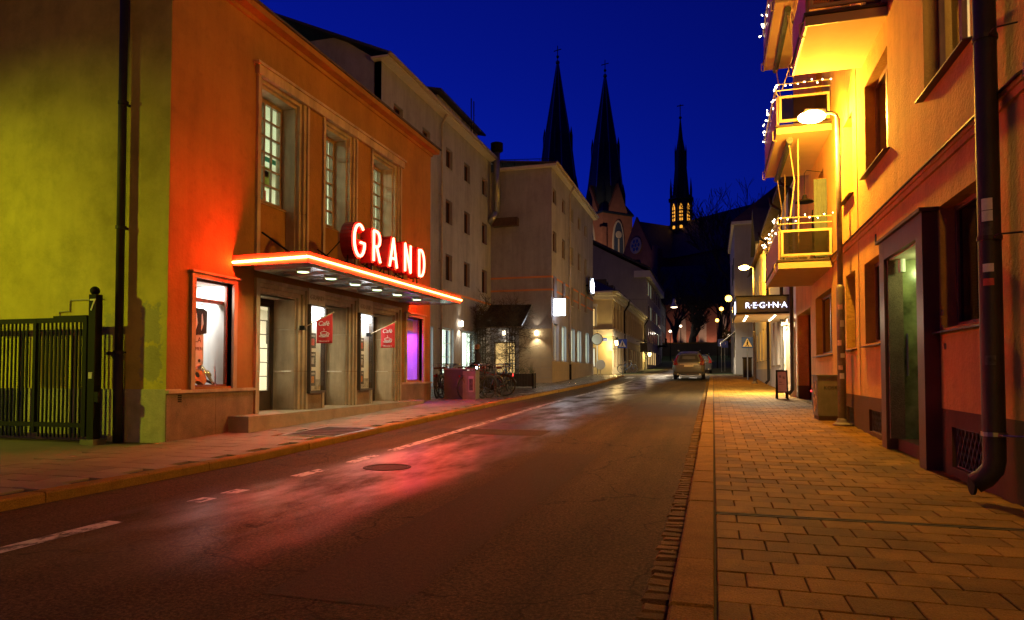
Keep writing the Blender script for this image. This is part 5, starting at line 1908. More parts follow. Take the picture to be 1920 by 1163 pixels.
string_light([(2.38, 15.38, 4.38), (1.37, 15.36, 4.36)], 'light chain along the street lamp end rail of the lowest balcony', 8)
string_light([(1.33, 15.38, 4.36), (1.31, 18.8, 4.36)], 'dense light chain wound along the outer rail of the lowest balcony', 26, .07)
string_light([(2.38, 15.38, 7.25), (1.37, 15.36, 7.23)], 'light chain along the street lamp end rail of the middle balcony', 9)
string_light([(1.33, 15.38, 7.22), (1.31, 18.8, 7.1)], 'dense light chain wound along the outer rail of the middle balcony', 30, .07)
string_light([(1.32, 15.6, 10.0), (1.31, 18.8, 9.9)], 'dense light chain wound along the outer rail of the top balcony', 34, .09)
# folded awning frame under the middle balcony
fa = thing('balcony_awning', 'rolled dark awning with thin folding arms above the lowest balcony', 'awning', (1.6, 16, 6.1))
MB().tube([(1.62, 15.55, 6.06), (1.62, 18.7, 6.06)], .07, 8).build('roll', 'curtain_green', fa)
m = MB()
for yy in (15.7, 18.5):
    MB().tube([(1.62, yy, 6.02), (1.72, yy, 5.2), (1.62, yy, 4.42)], .014, 6).build('arm', 'balcony_frame', fa)
    MB().tube([(1.80, yy, 6.12), (1.78, yy, 3.5)], .016, 6).build('upright', 'balcony_frame', fa)
fb = thing('balcony_awning', 'rolled dark awning with thin folding arms above the middle balcony', 'awning', (1.6, 16, 9.0))
MB().tube([(1.62, 15.55, 8.92), (1.62, 18.7, 8.92)], .07, 8).build('roll', 'curtain_green', fb)
m = MB()
for yy in (15.7, 18.5):
    MB().tube([(1.62, yy, 8.9), (1.74, yy, 8.0), (1.50, yy, 7.25)], .014, 6).build('arm', 'balcony_frame', fb)
# furnishing of the lowest balcony
t = thing('hanging_lamp', 'dark metal pendant lamp hanging from the ceiling of the lowest balcony', 'lamp', (2.0, 16.4, 5.4))
MB().tube([(2.38, 16.4, 5.55), (2.05, 16.4, 5.62), (2.0, 16.4, 5.55), (2.0, 16.4, 5.05)], .008, 5).build('cord', 'metal_black', t)
MB().lathe((2.0, 16.4, 4.90), [(.20, 0), (.17, .03), (.06, .08), (.04, .16)], 14).build('shade', 'metal_black', t)
t = thing('balcony_curtain', 'dark green curtain hanging at the wall end of the lowest balcony', 'curtain', (2.3, 16, 3.6))
m = MB()
for i in range(10):
    m.bx(2.14 + i * .026, 2.165 + i * .026, 16.0 + .02 * (i % 2), 16.03 + .02 * (i % 2), 3.6, 5.3)
m.build('cloth', 'curtain_green', t)
t = thing('wall_ornament', 'black wrought iron flower ornament on the wall of the lowest balcony', 'ornament', (2.38, 18, 4.3))
m = MB()
cx, cz = 18.05, 4.75
m.tube([(2.39, cx + .16 * math.cos(R(a)), cz + .16 * math.sin(R(a))) for a in range(0, 360, 30)], .02, 5, closed=True)
m.tube([(2.39, cx - .2, cz - .9), (2.39, cx + .1, cz - .5), (2.39, cx + .2, cz), (2.39, cx + .1, cz + .35)], .016, 5)
m.tube([(2.39, cx + .25, cz - .6), (2.39, cx - .15, cz - .35), (2.39, cx - .05, cz - .1)], .016, 5)
m.build('ironwork', 'metal_black', t)
# ---- right downpipes
def stickers(t, face, items, mt=None):
    for (a, z, w, h_, mm) in items:
        face(a, z, w, h_, mm, t)


dp = thing('downpipe', 'wide dark brown downpipe with stickers near the main door of the orange house', 'downpipe', (2.28, 6.72, .1))
MB().tube([(2.27, 6.70, 12), (2.27, 6.70, .36), (2.255, 6.70, .28), (2.20, 6.72, .20), (2.13, 6.74, .15)], .085, 16).build('pipe', 'pipe_dark', dp, smooth=True)
MB().lathe((2.105, 6.74, .14), [(.088, 0), (.088, .02)], 16, axis='X').build('outlet', 'metal_black', dp)
for z in (.56, 2.22, 3.95):
    m = MB()
    m.lathe((2.27, 6.70, z), [(.095, 0), (.095, .035)], 16)
    m.tube([(2.27, 6.58, z + .018), (2.27, 6.50, z + .018), (2.425, 6.45, z + .018)], .008, 5)
    m.build('clamp', 'steel' if z < 1 else 'pipe_dark', dp)
for (z, s, mt) in ((2.52, .05, 'sticker_white'), (2.42, .045, 'sticker_white'), (2.30, .06, 'poster_dark'), (1.98, .035, 'sticker_white'), (1.86, .03, 'poster_red'), (1.20, .04, 'poster_dark')):
    m = MB()
    n = 6
    for i in range(n):
        a0, a1 = R(215 + i * 9), R(224 + i * 9)
        m.face([(2.27 + .087 * math.cos(a), 6.70 + .087 * math.sin(a), zz) for a, zz in ((a0, z - s), (a1, z - s), (a1, z + s), (a0, z + s))])
    m.build('sticker', mt, dp, recalc=False)
nb = thing('neighbour_house', 'olive plaster house front joining the orange house beyond the wide downpipe', 'house', (7, 0, 0))
MB(('X', XR + .03, -1)).wall(-14, AY0 - .002, .72, 12, [], .3).build('street_wall', 'plaster_pale_yellow', nb)
MB(('X', XR, -1)).wall(-14, AY0 - .002, -.3, .718, [], .3).build('plinth', 'plinth_brown', nb)
MB(('X', XR, -1)).box(-14, AY0 - .002, 3.44, 3.56, -.02, .04).build('string_course', 'plaster_pale_yellow', nb)

# ---- street lamp
def street_lamp(x, y_, label, power, col=(1, .47, .035), H=5.75, em='sodium', arm=.42, grp='sodium street lamps along the slab pavement', stick=False):
    t = thing('street_lamp', label, 'street lamp', (x, y_, rise(y_)), grp)
    z0 = rise(y_)
    MB().lathe((x, y_, z0), [(.16, 0), (.165, .03), (.11, .06), (.085, .12), (.075, .13)], 18).build('foot', 'lamp_paint', t, smooth=False)
    MB().lathe((x, y_, z0 + .1), [(.072, 0), (.072, 2.4), (.05, 2.46)], 16).build('lower_pole', 'lamp_paint', t, smooth=True)
    MB().lathe((x, y_, z0 + 2.5), [(.048, 0), (.046, H - 2.5 - .12)], 14).build('upper_pole', 'lamp_paint', t, smooth=True)
    MB().tube([(x, y_, z0 + H - .16), (x - .02, y_, z0 + H - .05), (x - .10, y_, z0 + H), (x - .22, y_, z0 + H + .01)], .035, 8).build('arm', 'lamp_paint', t, smooth=True)
    m = MB()
    a, b = x - .20, x - .20 - arm
    zt = z0 + H
    m.hexa([(a, y_ - .07, zt - .02), (b, y_ - .12, zt - .005), (b, y_ + .12, zt - .005), (a, y_ + .07, zt - .02),
            (a, y_ - .05, zt + .07), (b + .06, y_ - .08, zt + .09), (b + .06, y_ + .08, zt + .09), (a, y_ + .05, zt + .07)])
    m.build('head', 'lamp_paint', t)
    m = MB()
    m.ball(((a + b) / 2 - .03, y_, zt - .04), .16, 16, sz=.7)
    m.v = [(((q[0] - ((a + b) / 2 - .03)) * 1.5 + (a + b) / 2 - .03), q[1], q[2]) for q in m.v]
    m.build('lens', em, t, smooth=True)
    lamp('lamp_light', 'POINT', ((a + b) / 2 - .03, y_, zt - .22), power, col, t, .10)
    if stick:
        for (z, w, ang, mt) in ((.9, .05, 235, 'sticker_white'), (1.27, .04, 250, 'sticker_white'), (1.85, .06, 250, 'plate'), (2.15, .045, 225, 'graffiti_pale'), (1.5, .05, 205, 'graffiti_pale'), (1.05, .04, 215, 'graffiti_pale')):
            m = MB()
            for i in range(6):
                a0, a1 = R(ang + i * 10), R(ang + 10 + i * 10)
                m.face([(x + .0745 * math.cos(q), y_ + .0745 * math.sin(q), z0 + zz) for q, zz in ((a0, z - w), (a1, z - w), (a1, z + w), (a0, z + w))])
            m.build('sticker', mt, t, recalc=False)
    return t


street_lamp(2.24, 13.6, 'sodium street lamp with stickered pole standing against the orange house', 1150, stick=True)
street_lamp(2.24, -8.4, 'sodium street lamp on the pavement before the olive house', 720)
street_lamp(1.95, 35.4, 'sodium street lamp beyond the hotel canopy, against the pale yellow house', 900, em='sodium_far')
yl = thing('yard_lamp', 'greenish yard floodlight on a plain mast inside the yard', 'street lamp', (-17, .5, 0))
MB().tube([(-17, .5, -.1), (-17, .5, 5.2)], [.08, .05], 10).build('mast', 'lamp_paint', yl)
MB().lathe((-17, .5, 5.2), [(.20, 0), (.22, .05), (.16, .18), (.04, .24)], 14).build('head', 'lamp_paint', yl)
MB().lathe((-17, .5, 5.13), [(.14, 0), (.18, .06)], 14).build('lens', 'lens_green', yl)
_d = Vector((-11.4, 8.7, 1.4)) - Vector((-17, .5, 5.1))
lamp('lamp_light', 'SPOT', (-17, .5, 5.1), 6500, (.94, 1.0, .02), yl, .12, tuple(_d.to_track_quat('-Z', 'Y').to_euler()), 62, 1.0)

# ---- cabinet and sandwich board on the right pavement
uc = thing('utility_cabinet', 'grey street cabinet with scratched graffiti behind the stickered lamp pole', 'cabinet', (2.18, 14.9, .15))
z0 = rise(14.8)
MB().bx(1.96, 2.38, 14.55, 15.25, z0 + .08, z0 + .86).build('body', 'cabinet_paint', uc)
MB().bx(1.98, 2.38, 14.57, 15.23, z0 - .02, z0 + .08).build('base', 'plinth_brown', uc)
MB().bx(1.94, 2.40, 14.53, 15.27, z0 + .86, z0 + .885).build('lid', 'cabinet_paint', uc)
lettering('KOSK', .10, (2.20, 14.546, z0 + .60), (1, 0, 0), 'graffiti_black', uc, 'graffiti', .001)
m = MB()
for (yy, zz) in ((14.75, .5), (15.0, .45)):
    P = [(1.955, yy + rv.uniform(-.05, .05), z0 + zz - .3 + k * .07) for k in range(9)]
    m.tube(P, .014, 4)
m.build('graffiti', 'graffiti_pale', uc)
sb = thing('sandwich_board', 'black framed sandwich board with a lit white poster under the hotel canopy', 'sandwich board', (1.9, 21.6, rise(21.6)))
zr = rise(21.6)
for sgn in (-1, 1):
    m = MB()
    def q(x, z, off):
        return (x, 21.62 + sgn * (.22 * (1 - (z - zr) / .85)) + sgn * off, z)
    for (xa, xb, za, zb_) in ((1.78, 1.82, zr, zr + .85), (2.06, 2.10, zr, zr + .85), (1.82, 2.06, zr + .80, zr + .85), (1.82, 2.06, zr + .18, zr + .22)):
        m.hexa([q(xa, za, 0), q(xb, za, 0), q(xb, zb_, 0), q(xa, zb_, 0), q(xa, za, .02), q(xb, za, .02), q(xb, zb_, .02), q(xa, zb_, .02)])
    f_ = m.build('frame', 'metal_black', sb)
    m = MB()
    m.hexa([q(1.82, zr + .22, .004), q(2.06, zr + .22, .004), q(2.06, zr + .80, .004), q(1.82, zr + .80, .004), q(1.82, zr + .22, .012), q(2.06, zr + .22, .012), q(2.06, zr + .80, .012), q(1.82, zr + .80, .012)])
    m.build('poster', 'sticker_white', f_)
    m = MB()
    for (xa, xb, za, zb_) in ((1.86, 1.92, .62, .70), (1.96, 2.02, .58, .66), (1.86, 1.94, .48, .50), (1.86, 2.00, .42, .44)):
        m.hexa([q(xa, zr + za, .014), q(xb, zr + za, .014), q(xb, zr + zb_, .014), q(xa, zr + zb_, .014), q(xa, zr + za, .016), q(xb, zr + za, .016), q(xb, zr + zb_, .016), q(xa, zr + zb_, .016)])
    m.build('print', 'poster_grey', f_)

# ---------------------------------------------------------------- hotel building with the REGINA canopy
rg = thing('hotel_house', 'pale plaster hotel house with ornate stone doorway under the REGINA canopy', 'house', (7, 28, .4))
FR2 = ('X', XR + .06, -1)
ro = [(23.2, 24.6, .4, 3.0), (26.2, 27.2, 1.4, 3.2), (28.2, 29.2, 1.4, 3.2), (26.2, 27.2, 4.6, 6.2), (24.0, 25.0, 4.6, 6.2), (28.2, 29.2, 4.6, 6.2), (30.4, 31.4, 1.4, 3.2)]
MB(FR2).wall(22.16, 32.5, .2, 7.2, ro, .3).build('street_wall', 'plaster_white', rg)
MB(('Y', 22.16, -1)).box(XR + .37, 13, -.2, 7.2, -.3, 0).build('end_wall', 'plaster_white', rg)
for o in ro[1:]:
    window(rg, FR2, *o, .12, 'frame_brown', 2, 1, .06, 'glass_dark', pane_each=False, sill=.05, back='blind')
window(rg, FR2, *ro[0], .2, 'frame_brown', 2, 1, .1, 'glass_clear', pane_each=False, back='window_lit_warm', name='entrance_door', lit='lit_interior')
for u in (22.95, 24.62):
    MB(FR2).box(u, u + .28, .7, 2.5, .001, .14).box(u - .04, u + .32, .3, .7, .001, .18).build('pilaster', 'stone_light', rg)
for u in (23.09, 24.76):
    m = MB(FR2)
    m.lathe(m.P(u - .06, 2.58, .10), [(.06, -.06), (.10, -.03), (.10, .03), (.06, .06)], 12, axis='X')
    m.lathe(m.P(u + .10, 2.58, .10), [(.06, -.06), (.10, -.03), (.10, .03), (.06, .06)], 12, axis='X')
    m.box(u - .2, u + .2, 2.68, 2.78, .001, .22)
    m.box(u - .14, u + .14, 2.2, 2.5, .14, .17)
    m.build('capital', 'stone_light', rg)
m = MB()
m.hexa([(XR - .3, 22.1, 7.2), (XR - .3, 32.6, 7.2), (XR - .3, 32.6, 7.35), (XR - .3, 22.1, 7.35), (8, 22.1, 10.5), (8, 32.6, 10.5), (8, 32.6, 10.65), (8, 22.1, 10.65)])
m.build('roof', 'roof_tile', rg)
cn = thing('canopy_sign', 'dark boxy hotel canopy with glowing letters REGINA over the pavement', 'canopy', (1.6, 24, 2.8))
CX0, CX1, CY0, CY1, CZ0, CZ1 = .76, 2.44, 23.9, 27.2, 2.96, 3.60
for (x0, x1, y0, y1) in ((CX0, CX1, CY0, CY0 + .06), (CX0, CX1, CY1 - .06, CY1), (CX0, CX0 + .06, CY0 + .06, CY1 - .06)):
    MB().bx(x0, x1, y0, y1, CZ0 + .12, CZ1).build('side', 'sign_board', cn)
m = MB()
m.bx(CX0 - .03, CX1, CY0 - .03, CY1 + .03, CZ1, CZ1 + .04).bx(CX0 - .02, CX1, CY0 - .02, CY1 + .02, CZ0 + .06, CZ0 + .12)
m.build('trim', 'metal_black', cn)
MB().bx(CX0, CX1, CY0, CY1, CZ0 + .02, CZ0 + .058).build('soffit', 'soffit_pale', cn)
lettering('R·E·G·I·N·A', .27, ((CX0 + CX1) / 2 + .09, CY0 - .02, 3.22), (1, 0, 0), 'regina', cn, 'lettering', .012)
m = MB(('X', CX0 - .012, -1))
m.prism([(24.2, 3.1), (24.5, 3.05), (24.9, 3.2), (25.2, 3.45), (24.8, 3.40), (24.4, 3.5)], 0, .02)
m.build('emblem', 'regina', cn)
for x in (1.10, 1.98):
    for k in range(6):
        o = MB().lathe((x, 24.1 + k * .45, 2.962), [(.028, 0), (.035, .018)], 10).build('spotlight', 'lamp_warm', cn)
lamp('canopy_light', 'AREA', (1.55, 24.6, 2.94), 650, (1, .78, .46), cn, 1.1, (0, 0, 0), size_y=1.5)
for (x, y_, zt, lb) in ((2.30, 22.25, 7, 'dark downpipe between the orange house and the hotel doorway'), (2.36, 26.0, 7.2, 'thin dark downpipe on the pale hotel house past its doorway'), (2.36, 32.4, 7.2, 'dark bent downpipe at the far end of the pale hotel house')):
    t = thing('downpipe', lb, 'downpipe', (x, y_, rise(y_)))
    MB().tube([(x - .35, y_, zt + .2), (x - .3, y_, zt - .1), (x, y_, zt - .3), (x, y_, rise(y_) + .25), (x - .12, y_, rise(y_) + .1)], .06, 8).build('pipe', 'pipe_dark', t, smooth=True)
    for z in (1.2, 3.4, 5.4):
        MB().lathe((x, y_, rise(y_) + z), [(.068, 0), (.068, .04)], 8).build('clamp', 'pipe_dark', t)
# pale yellow house before the crossing
py = thing('gabled_house', 'pale yellow house with a street gable and dark tiled roof before the crossing', 'house', (8, 40, .7))
po = [(34.2, 35.0, 1.7, 3.3), (36.6, 37.4, 1.7, 3.3), (39, 39.8, 1.7, 3.3), (41.6, 42.4, 1.7, 3.3), (34.2, 35.0, 4.8, 6.4), (36.6, 37.4, 4.8, 6.4), (39, 39.8, 4.8, 6.4), (41.6, 42.4, 4.8, 6.4), (44.2, 45.0, 1.7, 3.3), (44.2, 45, 4.8, 6.4)]
MB(FR2).wall(32.52, 46.6, .2, 7.2, po, .3).build('street_wall', 'plaster_pale_yellow', py)
MB(FR2).box(32.52, 46.6, .2, 1.25, .001, .04).build('plinth', 'plaster_grey', py)
for k, o in enumerate(po):
    window(py, FR2, *o, .10, 'frame_white', 2, 2, .07, 'glass_dark' if k not in (2, 6) else 'glass_clear', pane_each=False, sill=.05, back='blind' if k not in (2, 6) else 'window_lit_warm')
m = MB(FR2)
m.prism([(39.0, 7.2), (43.0, 7.2), (43.0, 8.2), (41.0, 10.2), (39.0, 8.2)], -.3, 0)
m.build('dormer_wall', 'plaster_pale_yellow', py)
window(py, FR2, 40.6, 41.4, 7.6, 8.8, -.06, 'frame_white', 2, 1, .07, 'glass_dark', pane_each=False)
m = MB()
for a, b, c, d in (((38.7, 8.0), (41.0, 10.3), 0, 0), ((43.3, 8.0), (41.0, 10.3), 0, 0)):
    m.hexa([(XR - .2, a[0], a[1]), (XR - .2, b[0], b[1]), (8, b[0], b[1]), (8, a[0], a[1]), (XR - .2, a[0], a[1] + .12), (XR - .2, b[0], b[1] + .12), (8, b[0], b[1] + .12), (8, a[0], a[1] + .12)])
m.build('dormer_roof', 'roof_dark', py)
m = MB()
m.hexa([(XR - .25, 32.5, 7.2), (XR - .25, 46.7, 7.2), (XR - .25, 46.7, 7.32), (XR - .25, 32.5, 7.32), (8, 32.5, 11.5), (8, 46.7, 11.5), (8, 46.7, 11.6), (8, 32.5, 11.6)])
m.build('roof', 'roof_tile', py)
MB().bx(XR + .4, 13, 46.3, 46.59, .5, 7.2).build('end_wall', 'plaster_pale_yellow', py)
t = thing('litter_bin', 'dark square litter bin at the crossing end of the slab pavement', 'bin', (1.95, 44, rise(44)))
MB().bx(1.75, 2.25, 43.8, 44.3, rise(44), rise(44) + 1.15).build('body', 'pipe_dark', t)
MB().bx(1.72, 2.28, 43.77, 44.33, rise(44) + 1.15, rise(44) + 1.22).build('lid', 'metal_black', t)


def crossing_sign(x, y_, z, label, s=.62, pole=True, facing=-1):
    t = thing('crossing_sign', label, 'road sign', (x, y_, rise(y_)), 'blue pedestrian crossing signs')
    MB().tube([(x, y_ + .04, rise(y_) - .05), (x, y_ + .04, z + s / 2)], .03, 8).build('post', 'steel', t)
    h = s / 2
    MB().bx(x - h, x + h, y_ - .01, y_, z - h, z + h).build('plate', 'sign_blue', t)
    F = ('Y', y_ - .012, -1)
    MB(F).prism([(x - h * .82, z - h * .72), (x + h * .82, z - h * .72), (x, z + h * .82)], 0, .004).build('triangle', 'white_paint', t)
    m = MB(F)
    m.ball(m.P(x + .01, z + h * .35, .004), .035 * s / .62, 8)
    m.prism([(x - .05, z - .10), (x + .04, z - .12), (x + .05, z + .06), (x - .03, z + .07)], .004, .008)
    m.prism([(x - .04, z - .12), (x - .12, z - .20), (x - .07, z - .21), (x + .0, z - .12)], .004, .008)
    m.prism([(x + .03, z - .10), (x + .10, z - .21), (x + .05, z - .21), (x - .01, z - .12)], .004, .008)
    m.build('walking_figure', 'graffiti_black', t)
    return t


crossing_sign(1.86, 40.6, 2.76, 'blue pedestrian crossing sign beside the pale yellow house')
crossing_sign(-6.4, 50.5, 3.2, 'blue pedestrian crossing sign before the cream corner house', .66)
# grey house across the junction
gh = thing('corner_house', 'grey tall house with shop awning across the junction', 'house', (9, 66, 1))
FC = ('Y', 58.2, -1)
MB(FC).prism([(1.75, .6), (14, .6), (14, 13.1), (1.75, 13.1)], -14, 0).build('wall', 'plaster_grey', gh)
MB(FC).box(1.55, 14, 13.1, 13.35, -14, .2).build('eaves', 'frame_white', gh)
m = MB()
m.hexa([(1.5, 58.0, 13.351), (14, 58.0, 13.351), (14, 72.2, 13.351), (1.5, 72.2, 13.351), (5.5, 62, 17.2), (11, 62, 17.2), (11, 68, 17.2), (5.5, 68, 17.2)])
m.build('roof', 'roof_tile', gh)
for k in range(2):
    for z in (3.9, 7.4):
        MB(('X', 1.75, -1)).box(59.3 + k * 4, 60.4 + k * 4, z + 1.4, z + 3.2, .001, .05).build('window', 'crest_glass', gh)
t = thing('shop_awning', 'pale striped shop awning on the corner of the grey house', 'awning', (1.2, 59, 3.6))
m = MB()
m.hexa([(1.74, 58.6, 4.4), (1.74, 62, 4.4), (.6, 62, 3.5), (.6, 58.6, 3.5), (1.74, 58.6, 4.44), (1.74, 62, 4.44), (.6, 62, 3.54), (.6, 58.6, 3.54)])
m.build('cloth', 'white_cloth', t)
MB().bx(.6, .62, 58.6, 62, 3.3, 3.5).build('valance', 'white_cloth', t)

# ---------------------------------------------------------------- cream corner house across the junction on the left
cc = thing('corner_house', 'cream two storey classical corner house with white cornice across the junction', 'house', (-14, 70, 1))
CY = 57.8
FCF = ('Y', CY - .004, -1)
FCS = ('X', XL, 1)
CE = 86.0
fo = [(-10.75, -9.6, 4.95, 6.6), (-13.2, -12.0, 4.95, 6.6), (-10.75, -9.6, 1.5, 3.2), (-13.2, -12.0, 1.5, 3.2)]
MB(FCF).wall(-24, XL - .004, .6, 7.4, fo, .3).build('front_wall', 'plaster_cream', cc)
so = [(59.2 + k * 2.1, 60.2 + k * 2.1, 4.95, 6.75) for k in range(12)]
sg_ = [(59.2 + k * 2.1, 60.2 + k * 2.1, 1.5, 3.5) for k in range(12)]
MB(FCS).wall(CY, CE, .6, 7.4, so + sg_, .3).build('street_wall', 'plaster_cream', cc)
for F, a, b in ((FCF, -24, XL + .1), (FCS, CY, CE)):
    MB(F).box(a, b, 4.15, 4.65, .002, .10).box(a, b, 4.65, 4.72, .002, .16).build('belt_course', 'plaster_white', cc)
    MB(F).box(a, b, 7.3, 7.6, .002, .12).box(a, b, 7.6, 7.8, .002, .35).box(a, b, 7.8, 7.95, .002, .55).build('cornice', 'plaster_white', cc)
m = MB(FCS)
for k in range(13):
    m.box(58.5 + k * 2.1, 58.85 + k * 2.1, 4.72, 7.3, .002, .06)
m.build('pilaster', 'plaster_cream', cc)
for k, o in enumerate(fo):
    window(cc, FCF, *o, .08, 'frame_brown', 2, 1, .08, 'glass_clear', pane_each=False, back='window_lit_warm' if k in (0,) else ('window_lit' if k == 2 else 'blind'), lit='lit_interior')
    if k < 2:
        MB(FCF).box(o[0] - .2, o[1] + .2, o[3] + .12, o[3] + .32, .002, .12).build('window_hood', 'plaster_white', cc)
        MB(FCF).box(o[0] - .15, o[0], o[2], o[3] + .12, .002, .06).box(o[1], o[1] + .15, o[2], o[3] + .12, .002, .06).build('window_surround', 'plaster_white', cc)
for k, o in enumerate(so):
    window(cc, FCS, *o, .08, 'frame_brown', 2, 1, .08, 'glass_dark', pane_each=False, back='window_dim' if k == 5 else 'blind')
for k, o in enumerate(sg_):
    window(cc, FCS, *o, .08, 'frame_brown', 2, 1, .08, 'glass_clear' if k in (3, 4, 6, 7, 8) else 'glass_dark', pane_each=False, back='window_lit' if k in (3, 4, 6, 7, 8) else 'blind')
m = MB()
m.hexa([(-24, CY - .5, 7.96), (XL + .5, CY - .5, 7.96), (XL + .5, CE, 7.96), (-24, CE, 7.96), (-20, CY + 4, 10.6), (-12.5, CY + 4, 10.6), (-12.5, CE, 10.6), (-20, CE, 10.6)])
m.build('roof', 'roof_dark', cc)
for k in range(5):
    y_ = 62 + k * 4.6
    m = MB()
    m.bx(-11.2, -9.3, y_, y_ + 1.5, 8.2, 9.6)
    dm = m.build('dormer', 'roof_dark', cc)
    MB().bx(-9.299, -9.27, y_ + .3, y_ + 1.2, 8.6, 9.4).build('pane', 'crest_glass', dm)
m = MB()
m.bx(-14.5, -13.4, 60, 61.1, 9.5, 12.2).bx(-14.7, -13.2, 59.8, 61.3, 12.2, 12.5)
m.build('chimney', 'roof_dark', cc)
for (y_, lb) in ((65.5, 'black downpipe with swan neck on the cream corner house'), (85.5, 'black downpipe at the far end of the cream corner house')):
    t = thing('downpipe', lb, 'downpipe', (XL + .1, y_, 1))
    MB().tube([(XL + .55, y_, 7.9), (XL + .5, y_, 7.5), (XL + .12, y_, 6.9), (XL + .12, y_, 1.0)], .09, 6).build('pipe', 'metal_black', t)
    MB().bx(XL + .02, XL + .2, y_ - .1, y_ + .1, 4, 4.06).build('bracket', 'metal_black', t)


def lantern(x, y_, z, lb, power, xa):
    t = thing('wall_lantern', lb, 'lantern', (x, y_, z))
    m = MB()
    m.hexa([(x - .13, y_ - .13, z - .2), (x + .13, y_ - .13, z - .2), (x + .13, y_ + .13, z - .2), (x - .13, y_ + .13, z - .2), (x - .2, y_ - .2, z + .2), (x + .2, y_ - .2, z + .2), (x + .2, y_ + .2, z + .2), (x - .2, y_ + .2, z + .2)])
    m.build('glass_body', 'lantern', t)
    MB().lathe((x, y_, z + .2), [(.3, 0), (.1, .2), (.03, .32)], 4).build('cap', 'metal_black', t)
    MB().tube([(xa, y_, z - .5), (x, y_, z - .5), (x, y_, z - .2)], .03, 5).build('bracket', 'metal_black', t)
    lamp('lantern_light', 'POINT', (x, y_ - .3, z - .1), power, (1, .66, .22), t, .15)


emit('lantern', (1.0, .72, .25), 9)
lantern(XL + .45, CY - .2, 3.55, 'glowing yellow lantern at the corner of the cream house', 420, XL)
lantern(XL + .6, 86.5, 3.3, 'glowing yellow lantern by the shop signs of the cream house street front', 420, XL)
t = thing('hanging_shop_sign', 'dark round topped shop sign hanging from an iron bracket on the cream house', 'sign', (XL + .8, 76, 4))
MB().bx(XL + .5, XL + 1.3, 75.9, 76.0, 3.3, 4.3).build('board', 'sign_board', t)
MB().tube([(XL, 76, 4.5), (XL + 1.3, 76, 4.5)], .03, 5).build('bracket', 'metal_black', t)
t = thing('street_name_sign', 'small blue street name plate on the grey front of the cream corner house', 'sign', (-8.9, CY - .05, 4))
MB().bx(-9.2, -8.6, CY - .04, CY - .002, 3.75, 3.98).build('plate', 'sign_blue', t)
lettering('S:t Persgatan', .085, (-8.9, CY - .045, 3.83), (1, 0, 0), 'white_paint', t, 'lettering', .001)
t = thing('traffic_mirror', 'round traffic mirror on a pole at the end of the hotel pavement', 'mirror', (-7.6, 46.5, rise(46.5)))
MB().tube([(-7.6, 46.5, rise(46.5)), (-7.6, 46.5, 3.9)], .035, 8).build('pole', 'steel', t)
MB().lathe((-7.6, 46.40, 3.35), [(.36, 0), (.36, .04)], 22, axis='Y').build('mirror_face', 'plaster_white', t)
MB().lathe((-7.6, 46.42, 3.35), [(.39, 0), (.40, .05), (.38, .06)], 22, axis='Y').build('rim', 'metal_black', t)
t = thing('bent_road_sign', 'white oval sign board leaning on the pavement by the traffic mirror', 'sign', (-7.3, 46.2, rise(46.2)))
MB().lathe((-7.35, 46.2, rise(46) + .75), [(.34, 0), (.34, .03)], 18, axis='Y').build('plate', 'white_paint', t)
MB().tube([(-7.35, 46.25, rise(46)), (-7.35, 46.25, rise(46) + .8)], .03, 6).build('post', 'steel', t)
# tall grey gabled house behind it
tg = thing('tall_house', 'tall dark grey house with a broad plain gable above the cream corner house', 'house', (-16, 100, 1.5))
FT = ('Y', 88.0, -1)
MB(FT).prism([(-24, 1), (-8.1, 1), (-8.1, 14.0), (-16, 18.3), (-24, 14)], -26, 0).build('wall', 'plaster_grey', tg)
MB(FT).box(-9.6, -7.6, 13.2, 14.05, -26.2, .25).build('eaves', 'plaster_white', tg)
m = MB()
m.hexa([(-7.5, 87.6, 14.06), (-7.5, 114.5, 14.06), (-16, 114.5, 18.6), (-16, 87.6, 18.6), (-7.5, 87.6, 14.4), (-7.5, 114.5, 14.4), (-16, 114.5, 18.95), (-16, 87.6, 18.95)])
m.hexa([(-24.5, 87.6, 14.06), (-24.5, 114.5, 14.06), (-16, 114.5, 18.6), (-16, 87.6, 18.6), (-24.5, 87.6, 14.4), (-24.5, 114.5, 14.4), (-16, 114.5, 18.95), (-16, 87.6, 18.95)])
m.build('roof', 'roof_dark', tg)
for j in range(4):
    for k in range(7):
        z0 = 2.0 + j * 3.0
        y_ = 90 + k * 3.3
        lit = 'window_lit_warm' if j == 0 and k < 4 else ('window_dim' if (j, k) in ((1, 5), (2, 1), (3, 0), (2, 4), (3, 1)) else 'crest_glass')
        w = MB(('X', -8.1, 1)).box(y_, y_ + 1.2, z0, z0 + 1.9, .002, .06).build('window', 'frame_white', tg)
        MB(('X', -8.1, 1)).box(y_ + .1, y_ + 1.1, z0 + .1, z0 + 1.8, .061, .07).build('pane', lit, w)
m = MB(('X', -8.1, 1))
m.box(106, 110, 5.0, 5.2, 0, 1.2)
for k in range(14):
    m.box(106 + k * .3, 106.05 + k * .3, 5.2, 6.2, 1.1, 1.15)
m.box(106, 110, 6.2, 6.3, 1.05, 1.2)
m.build('balcony', 'metal_black', tg)
m = MB()
for k in range(5):
    m.bx(-11.5, -9.2, 91 + k * 4.6, 92.6 + k * 4.6, 14.6, 16.0)
m.build('dormer', 'roof_dark', tg)
